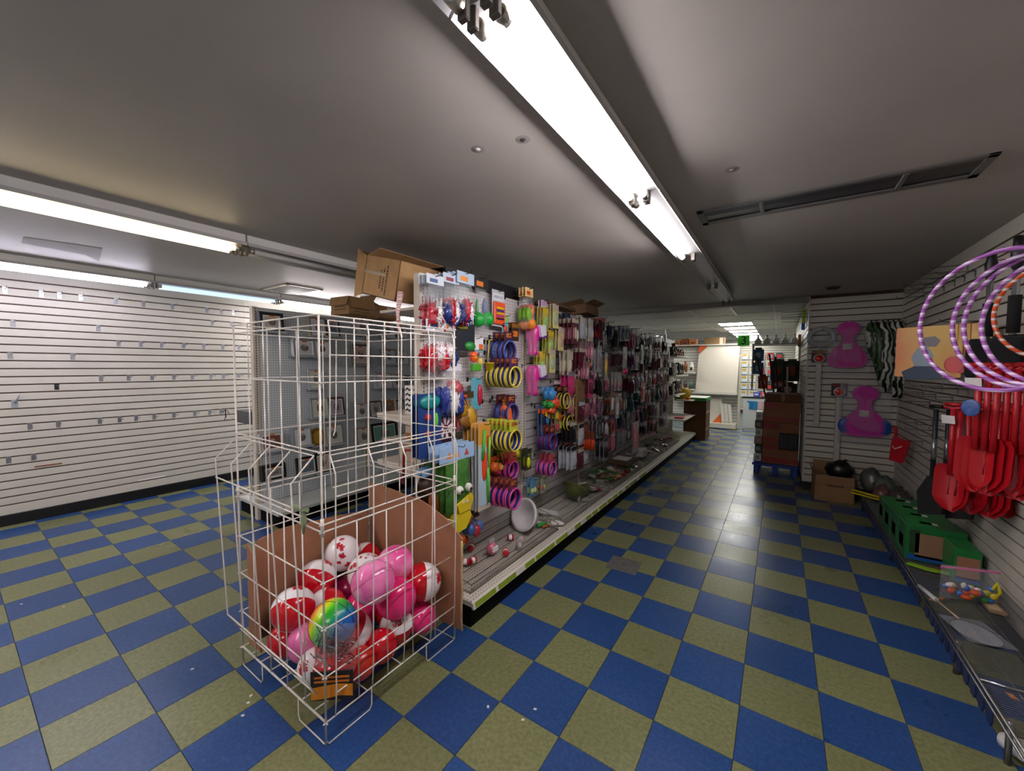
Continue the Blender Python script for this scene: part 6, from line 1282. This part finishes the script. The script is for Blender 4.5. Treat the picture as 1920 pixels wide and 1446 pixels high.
p = at(1640, 975, 2, .2); o = thing('red_figure', 'small red and white toy standing at the rack edge', 'toy', (1.82, p.y, .182)); b = MB(); b.ball((0,0,.04), (.025,.03,.04), 10, 8); b.build('body', mat('#a8402a', .5), o); b = MB(); b.cbox(.0, .03, -.05, -.03, 0, .1, .004); b.build('white_post', WHITE, o)
# ================================================================== FLOOR MARK
o = thing('floor_patch', 'grey metal access plate set in the floor tiles', 'floor plate', (.06, 1.56, .0005), .06); b = MB(); b.cbox(-.115, .115, -.11, .11, -.0005, .0025, .001); b.build('plate', mat('#6b6a66', .5, .3, var=.2, scale=20), o); b = MB(); b.lathe([(0,.0035),(.008,.0035),(.01,.0025)], 10); b.build('screw', mat('#3a3a38', .5), o)
rq = random.Random(31)
for k, (u, v) in enumerate(((120, 1138), (40, 1133), (360, 1255), (470, 1305), (465, 1318), (455, 1342), (980, 1350), (1115, 990), (1003, 1330), (915, 1326))):
    p = at(u, v, 2, .0); b = MB(); b.prism([(-.008,-.004),(.006,-.006),(.009,.003),(-.003,.006)], 0, .0015, 'z'); one(b, 'litter_speck', mat('#c9a48a' if k == 0 else '#d6d2ca', .7), ['tan crumb on the left floor', 'pale crumb at the left floor edge', 'white crumb left of the wire bin', 'white crumb by the bin foot, upper', 'white crumb by the bin foot, middle', 'white crumb by the bin foot, lower', 'straw bit on the near floor', 'white crumb by the gondola kick', 'white crumb right of the bin foot', 'pale crumb by the near bin corner'][k], 'crumb', None, (p.x, p.y, .0002), (0,0,rq.uniform(0,3)))
# ================================================================== FAR SHOP
for k in range(7):
    y = 8.25+k*1.02; t = thing('ceiling_panel_light', ['flat ceiling light panel, nearest lit one in the far shop', 'second flat ceiling light panel in the far shop', 'third flat ceiling light panel in the far shop', 'fourth flat ceiling light panel in the far shop', 'fifth flat ceiling light panel in the far shop', 'sixth flat ceiling light panel in the far shop', 'last flat ceiling light panel in the far shop'][k], 'light panel', (.2, y, 2.475), 0, 'light panels of the far shop')
    b = MB()
    for (x0, x1, y0, y1) in ((-.32,.32,-.32,-.3),(-.32,.32,.3,.32),(-.32,-.3,-.32,.32),(.3,.32,-.32,.32)): b.cbox(x0, x1, y0, y1, -.012, 0, .002)
    b.build('frame', WHITE, t); b = MB(); b.box(-.3, .3, -.3, .3, -.008, -.004); b.build('diffuser', mat('#fbfaf5', .4, emit=PANEL_ON), t)
t = thing('ceiling_panel_light', 'unlit flat ceiling panel just beyond the beam', 'light panel', (.05, 6.0, 2.475), 0, 'light panels of the far shop'); b = MB()
for (x0, x1, y0, y1) in ((-.32,.32,-.62,-.59),(-.32,.32,.59,.62),(-.32,-.29,-.62,.62),(.29,.32,-.62,.62)): b.cbox(x0, x1, y0, y1, -.014, 0, .002)
b.build('frame', WHITE, t); b = MB(); b.box(-.29, .29, -.59, .59, -.006, -.002); b.build('diffuser', mat('#b9b8b2', .5), t)
for k, (x, y) in enumerate(((-2.6, 8.5), (-2.6, 11.0))):
    t = thing('ceiling_panel_light', ['flat ceiling light panel left of the far fixture', 'flat ceiling light panel at the far left'][k], 'light panel', (x, y, 2.475), 0, 'light panels of the far shop'); b = MB()
    for (x0, x1, y0, y1) in ((-.62,.62,-.32,-.3),(-.62,.62,.3,.32),(-.62,-.6,-.32,.32),(.6,.62,-.32,.32)): b.cbox(x0, x1, y0, y1, -.012, 0, .002)
    b.build('frame', WHITE, t); b = MB(); b.box(-.6, .6, -.3, .3, -.008, -.004); b.build('diffuser', mat('#fbfaf5', .4, emit=PANEL_ON), t)
# aisle sign 3
t = thing('aisle_sign', 'green hanging aisle sign with the number 3', 'sign', (.376, 8.0, 2.30)); b = MB(); b.cbox(-.105, .105, -.004, .004, -.31, -.10, .002); b.build('board', mat('#4fe032', .5), t)
lettering('3', .24, mat('#0c1e3a', .5), t, (.0, -.0048, -.205), (PI/2, 0, 0))
for x in (-.09, .09): b = MB(); b.tube([(x,0,-.11),(x,0,.16)], .0015, 4); b.build('wire', CHROME, t)
# brown cartons at the end of the long run
parcel('brown_carton', 'tall brown carton stack base at the end of the long gondola', 'cardboard box', (-.68, 7.68, 0), (-.24, 8.25, .46), mat('#6a4a30', .85, var=.12, scale=10), [('side_tape', '#8a6a48', '+x', (-.28,.28,.2,.25))])
parcel('brown_carton', 'upper brown carton at the end of the long gondola', 'cardboard box', (-.68, 7.68, .462), (-.24, 8.25, .83), mat('#5e412a', .85, var=.12, scale=10), [('side_tape', '#8a6a48', '+x', (-.28,.28,.1,.15))])
parcel('green_tray', 'green edged white tray on top of the brown cartons', 'tray', (-.86, 7.6, .832), (-.23, 8.3, .90), mat('#1f8a3a', .5), [('white_top', '#d8d4cc', '+z', (-.30,.30,-.33,.33))])
o = thing('yellow_fan', 'round yellow toy drum standing at the end of the run', 'toy', (-.62, 7.45, .99), -.9); b = MB(); b.lathe([(0,-.03),(.12,-.03),(.125,0),(.12,.03),(0,.03)], 20, 0, Matrix.Rotation(PI/2, 4, 'Y')); b.build('drum', mat('#c9a81c', .5), o); b = MB(); b.ball((.03,.05,-.10), (.04,.05,.03), 10, 6); b.build('orange_part', mat('#d8521c', .5), o)
b = MB(); b.cbox(-.80, -.45, 7.3, 7.6, .84, .86, .003); b.build('end_shelf', IV, G1, True)
# fixture with foam boards
fx = thing('display_fixture', 'white slatted end fixture holding foam boards in the far shop', 'shelving', (-.3, 10.0, 0)); WH = mat('#d9d4ca', .5)
b = MB(); b.box(-1.6, .16, 9.98, 10.0, .1, 2.1); bp_ = b.build('back_panel', GROOVE, fx, True); jo = []
for k in range(26): b = MB(); b.box(-1.6, .16, 9.965, 9.98, .105+k*.0762, .172+k*.0762); b.build('slat', SLATW, bp_, True)
for x in (.16, -1.66): b = MB(); b.cbox(x, x+.06, 9.9, 10.0, 0, 1.85, .004); b.build('upright', IVORY, fx, True)
b = MB(); b.cbox(-.75, .16, 9.62, 9.98, .02, .14, .004); b.build('base_deck', IVORY, fx, True)
b = MB(); b.cbox(-1.0, .16, 9.68, 9.97, .86, .89, .004); b.build('shelf', WH, fx, True); b = MB(); b.cbox(-1.0, .16, 9.66, 9.68, .86, .93, .003); b.build('shelf_lip', WH, fx, True)
for z in (.95, 1.38): b = MB(); b.cbox(-1.55, -.80, 9.5, 9.97, z, z+.025, .003); b.build('shelf', WH, fx, True)
o = thing('foam_board', 'large white board leaning on the far fixture, orange corner', 'board', (-.32, 9.70, .892), 0, 'white boards of the far fixture', (-.06, 0, 0)); b = MB(); b.prism([(-.47,0),(.47,0),(.5,1.24),(-.18,1.24),(-.42,.97)], 0, .03, 'y'); b.build('board', mat('#ded5c6', .5), o); b = MB(); b.prism([(-.43,1.0),(-.19,1.235),(-.42,1.235)], .004, .028, 'y'); b.build('orange_corner', mat('#e0602a', .5), o); b = MB(); b.prism([(.22,1.238),(.49,1.238),(.49,.98),(.32,.98)], -.002, 0, 'y'); b.build('film_corner', mat('#eae4d8', .15), o)
o = thing('foam_board', 'smaller white board on the fixture base, orange lower corner', 'board', (-.42, 9.74, .142), 0, 'white boards of the far fixture', (-.1, 0, 0)); b = MB(); b.prism([(-.3,0),(.05,0),(.24,.26),(.24,.60),(-.3,.62)], 0, .03, 'y'); b.build('board', mat('#d6cec0', .5), o); b = MB(); b.prism([(-.05,0),(.24,0),(.24,.25)], .003, .027, 'y'); b.build('orange_corner', mat('#e06a20', .5), o)
for k in range(3): o = thing('white_trim_piece', ['white trim piece leaning at the fixture foot, left', 'white trim piece leaning at the fixture foot, middle', 'white trim piece leaning at the fixture foot, right'][k], 'trim piece', (-.12+k*.085, 9.70, .142), 0, 'trim pieces of the far fixture', (-.08, -.12, 0)); b = MB(); b.cbox(-.038, .038, 0, .02, 0, .5-.01*k, .003); b.build('piece', WH, o); b = MB(); b.box(-.03, .03, -.001, 0, .02, .05); b.build('edge_print', mat('#b9b0a2', .5), o)
parcel('top_carton', 'brown carton on top of the far fixture', 'cardboard box', (-.62, 9.75, 2.13), (-.16, 9.98, 2.30), mat('#8a6c48', .8), [('label_print', '#d8c8ae', '-y', (.12,.2,.0,.16))]); b = MB(); b.cbox(-1.6, .2, 9.72, 10.0, 2.1, 2.128, .003); b.build('top_shelf', WH, fx, True)
rf = random.Random(17)
for z in (.977, 1.407, ):
    for k in range(5):
        x = -1.48+k*.15; c = rf.choice(('#2a2422', '#8a4a24', '#c9c4b8', '#2f5a54', '#d8d4c8')); h = rf.uniform(.14, .3)
        o = thing('shelf_jar', f'{ {"#2a2422":"black","#8a4a24":"amber","#c9c4b8":"grey","#2f5a54":"teal","#d8d4c8":"white"}[c] } jar, {ORD[k]} on the {"lower" if z < 1.2 else "upper"} far fixture shelf', 'jar', (x, 9.62, z), 0, 'jars on the far fixture'); b = MB(); b.lathe([(0,0),(.05,0),(.055,h*.7),(.03,h*.85),(.03,h),(0,h)], 12); b.build('body', mat(c, .35), o); b = MB(); b.cbox(-.03, .03, -.058, -.05, h*.2, h*.5, .003); b.build('label_wrap', mat(rf.choice(('#d8d0c0', '#b8501c', '#5a3a2a')), .5), o)
for k in range(4): o = parcel('craft_carton', f'orange brown carton, {ORD[k]} on the far top shelf', 'box', (-1.58+k*.2, 9.75, 2.13), (-1.40+k*.2, 9.95, 2.13+rf.uniform(.1,.2)), mat(rf.choice(('#a8562c', '#8a4a2a', '#c07038')), .6), [('label_print', '#3a2a1c', '-y', (-.05,.05,.03,.06))], None, 'cartons on the far top shelf')
# counter with books, far wall display
ct = thing('display_counter', 'white low counter with books standing in the far shop', 'counter', (.75, 10.3, 0)); b = MB(); b.cbox(.27, 1.2, 10.1, 10.6, 0, .78, .005); b.build('body', mat('#cfd2d4', .5), ct, True); b = MB(); b.cbox(.25, 1.22, 10.08, 10.62, .78, .815, .004); b.build('top', mat('#16181a', .4), ct, True)
b = MB(); b.prism([(.33,.70),(.62,.70),(.62,.47)], 10.094, 10.1, 'y'); b.build('blue_panel', mat('#1f6fa8', .4), ct, True)
for k in range(4): b = MB(); b.cbox(.40+k*.09, .485+k*.09, 10.08, 10.094, .5, .7, .002); b.build('book_front', mat(('#1f78b0', '#2a86bc', '#d8b8c0', '#c9a8b0')[k], .4), ct, True)
for k, (x, c) in enumerate(((.55, '#3a4ac0'), (.72, '#d04a6a'))): o = parcel('counter_pack', ['blue round pack on the far counter', 'red pack on the far counter'][k], 'pack', (x-.07, 10.15, .816), (x+.07, 10.3, .93), mat(c, .4), [('label_print', '#c9cfe0', '-y', (-.05,.04,.03,.08))])
for r_ in range(6):
    for c_ in range(6):
        x = .02+c_*.24; z = 2.02-r_*.25
        if c_ > 1 and rf.random() < .25: continue
        if c_ < 2: col, nm, lab = '#d0d8dc', 'picture_card', f'pale blue and yellow card, row {["one","two","three","four","five","six"][r_]} {["left","right"][c_]} column, far wall'
        else: col = rf.choice(('#8a9098', '#a02a2a', '#2a3440', '#b8b0a0', '#44525a', '#c9ccd0')); nm = 'hardware_card'; lab = f'{ {"#8a9098":"grey","#a02a2a":"red","#2a3440":"navy","#b8b0a0":"beige","#44525a":"slate","#c9ccd0":"silver"}[col]} tool card, row {["one","two","three","four","five","six"][r_]}, {ORD[c_-2]} tool column, far wall'
        o = thing(nm, lab, 'card', (x, 13.95, z), -PI/2, 'cards on the far wall'); b = MB(); b.cbox(-.01, .01, -.09, .09, -.21, 0, .003); bd = b.build('backing_card', mat(col, .5), o)
        b = MB(); b.cbox(.01, .018, -.06, .06, -.1 if c_ < 2 else -.17, -.02 if c_ < 2 else -.05, .003); b.build('front_print', mat('#c9a23a' if c_ < 2 else rf.choice(('#3a3a3e', '#c03a2a', '#8a8a8e')), .5), o)
        b = MB(); b.tube([(-.05,0,.01),(.04,0,.01)], .003, 5); b.build('hook_wire', CHROME, o)
# side wall goods and pallet stack
for k, (y, z, n) in enumerate(((5.0, 2.30, 3), (5.3, 2.27, 3), (5.9, 1.97, 3), (6.2, 1.95, 2))):
    for q in range(n): t = thing('slatwall_hook', f'long empty hook on the pier side wall, group {["one","two","three","four"][k]}, {["upper","middle","lower"][q]}', 'hook', (1.28, y+.02*q, z-.035*q), PI, 'hooks on the pier side wall'); inst('backplate', SPLATE, t); b = MB(); b.tube([(.002,0,-.018),(.26,0,-.018),(.275,0,-.004)], .0035, 6); b.build('prong', STL, t)
for k, (y, z, c) in enumerate(((5.15, 2.28, '#a8c41c'), (5.25, 2.2, '#2a5ac0'), (6.3, 2.02, '#c9862a'))):
    o = parcel('wall_pack', ['lime green pack high on the pier side wall', 'blue pack high on the pier side wall', 'orange pack on the pier side wall'][k], 'pack', (1.235, y-.04, z-.14), (1.275, y+.04, z+.05), mat(c, .5), [('label_print', '#d8d8d0', '-x', (-.03,.03,.1,.14))])
pl = thing('plastic_pallet', 'blue plastic pallet under the carton stack by the pier', 'pallet', (1.0, 5.75, 0)); PB = mat('#1f3f9a', .5)
b = MB(); b.cbox(.72, 1.275, 5.30, 6.2, .12, .16, .006); b.build('deck', PB, pl, True)
for x in (.74, .97, 1.20):
    for y in (5.32, 5.72, 6.1): b = MB(); b.cbox(x, x+.065, y, y+.08, 0, .12, .006); b.build('block', PB, pl, True)
BC = mat('#8a5a38', .8, var=.12, scale=9)
for k in range(3):
    z0 = .162+k*.30; o = parcel('printed_carton', ['brown carton with red bands, bottom of the pallet stack', 'brown carton with red bands, middle of the pallet stack', 'brown carton with red band, top of the pallet stack'][k], 'cardboard box', (.84, 5.33, z0), (1.265, 5.85, z0+.296), BC, [('red_band', '#8e201c', '-y', (-.205,.205,.02,.075 if k else .09)), ('red_band', '#861e1a', '-y', (-.205,-.02 if k else .02,.21,.28)), ('faded_print', '#7a4a2c', '-y', (-.15,.12,.12,.16)), ('red_band', '#8e201c', '-x', (-.255,.255,.02,.08))], None, 'printed cartons on the pallet')
    if k == 0: lettering('50', .075, mat('#8a5a38', .8), o, (.13, -.2616, .05), (PI/2, 0, 0))
parcel('plain_carton', 'plain dark brown carton on top of the pallet stack', 'cardboard box', (.86, 5.35, 1.062), (1.27, 5.85, 1.17), mat('#6a4a2c', .85), [('tape_strip', '#8a6a48', '-y', (-.02,.02,0,.1))])
parcel('black_crate', 'black slotted crate front hanging on the pallet cartons', 'crate', (1.04, 5.25, .40), (1.25, 5.328, .62), mat('#101013', .6), [('slot', '#24242a', '-y', (-.09,-.07,.02,.2)), ('slot', '#24242a', '-y', (-.04,-.02,.02,.2)), ('slot', '#24242a', '-y', (.02,.04,.02,.2)), ('slot', '#24242a', '-y', (.07,.09,.02,.2))])
for k, (z, c) in enumerate(((.17, '#c9d0d4'), (.30, '#23402c'), (.42, '#8a6a50'), (.54, '#b8c4c0'), (.66, '#6a3a2a'), (.78, '#c0c8c4'))):
    o = parcel('loose_pack', ['white pack low beside the pallet cartons', 'dark green pack beside the pallet cartons', 'tan pack beside the pallet cartons', 'pale pack in the middle beside the pallet cartons', 'rust pack beside the pallet cartons', 'pale pack high beside the pallet cartons'][k], 'pack', (.735+.01*(k % 2), 5.36, z), (.832, 5.7, z+.115), mat(c, .4), [('label_print', '#8a8a80', '-y', (-.03,.02,.03,.08))])
for k, (dx, top) in enumerate(((-.36, 1.72), (-.18, 1.74), (-.10, 1.70), (.0, 1.66), (.06, 1.58))):
    o = thing('broom', ['black broom handle leaning furthest left above the cartons', 'black broom handle, second from left above the cartons', 'black broom handle, third from left above the cartons', 'black broom handle, fourth from left above the cartons', 'short pale broom above the cartons'][k], 'broom', (1.05, 6.0, 0), 0, 'brooms above the cartons'); c = BLACK if k < 4 else mat('#c9c0ac', .5)
    b = MB(); b.tube([(.02*k,.1,.17),(dx,.1,top)], .012, 8); b.build('handle', c, o); b = MB(); b.tube([(dx,.1,top-.02),(dx*1.02,.1,top+.02)], .014, 8); b.build('end_cap', mat('#2a2a2c', .5), o)
for k, (x, z, c, w, h, lab) in enumerate(((.70, 1.86, '#3f6a9a', .16, .2, 'blue domed pack, upper, hanging past the brooms'), (.70, 1.63, '#4a74a0', .16, .2, 'blue domed pack, lower, hanging past the brooms'), (.98, 1.66, '#2f3a20', .2, .34, 'dark olive pack with orange print, left'), (1.18, 1.66, '#2c361e', .2, .34, 'dark olive pack with orange print, right'), (.78, 1.40, '#c0482c', .14, .22, 'orange red brush head pack beside the brooms'), (1.0, 1.34, '#b0404a', .2, .16, 'red striped pack beside the brooms'), (1.12, 1.28, '#2a1c1c', .28, .2, 'dark goods on a wire tray by the pier, upper'), (1.12, 1.06, '#241c1a', .28, .18, 'dark goods on a wire tray by the pier, lower'))):
    o = thing('hanging_pack', lab, 'pack', (x, 6.6, z), -PI/2); b = MB(); b.pillow(w, h, .08, 0, crumple=.004); b.build('pack_body', mat(c, .4, var=.2, scale=20), o); b = MB(); b.ball((.035,0,-h*.5), (.02,w*.28,h*.26), 10, 6); b.build('print_patch', mat('#9fb6c8' if k < 2 else '#8a3a1c' if k < 4 else '#c9a8a0', .5), o); b = MB(); b.cbox(-.004, .004, -w*.3, w*.3, -.01, .03, .001); b.build('hang_tab', mat('#3a3a36', .5), o)
rk2 = thing('goods_rack', 'white framed goods rack standing beyond the pallet', 'shelving', (.98, 6.75, 0)); 
for x, z0 in ((.60, 1.15), (1.26, 0)): b = MB(); b.cbox(x, x+.03, 6.7, 6.74, z0, 1.95, .003); b.build('upright', WHITE, rk2, True)
for z in (.3, .85, 1.93): b = MB(); b.cbox(.60 if z > 1 else .9, 1.29, 6.62, 6.9, z, z+.025, .003); b.build('shelf', WHITE, rk2, True)
for k in range(5): o = thing('globe_bulb', f'white bulb shaped bottle, {ORD[k]} on the goods rack top', 'bottle', (.68+k*.13, 6.75, 1.957), 0, 'white bottles on the goods rack'); b = MB(); b.lathe([(0,0),(.05,0),(.055,.05),(.03,.09),(.015,.11),(.015,.14),(0,.14)], 14); b.build('body', WHITE, o); b = MB(); b.lathe([(0,.155),(.014,.155),(.017,.138)], 10); b.build('cap', mat('#c9c9c4', .4) if k < 4 else mat('#d8862a', .4), o)
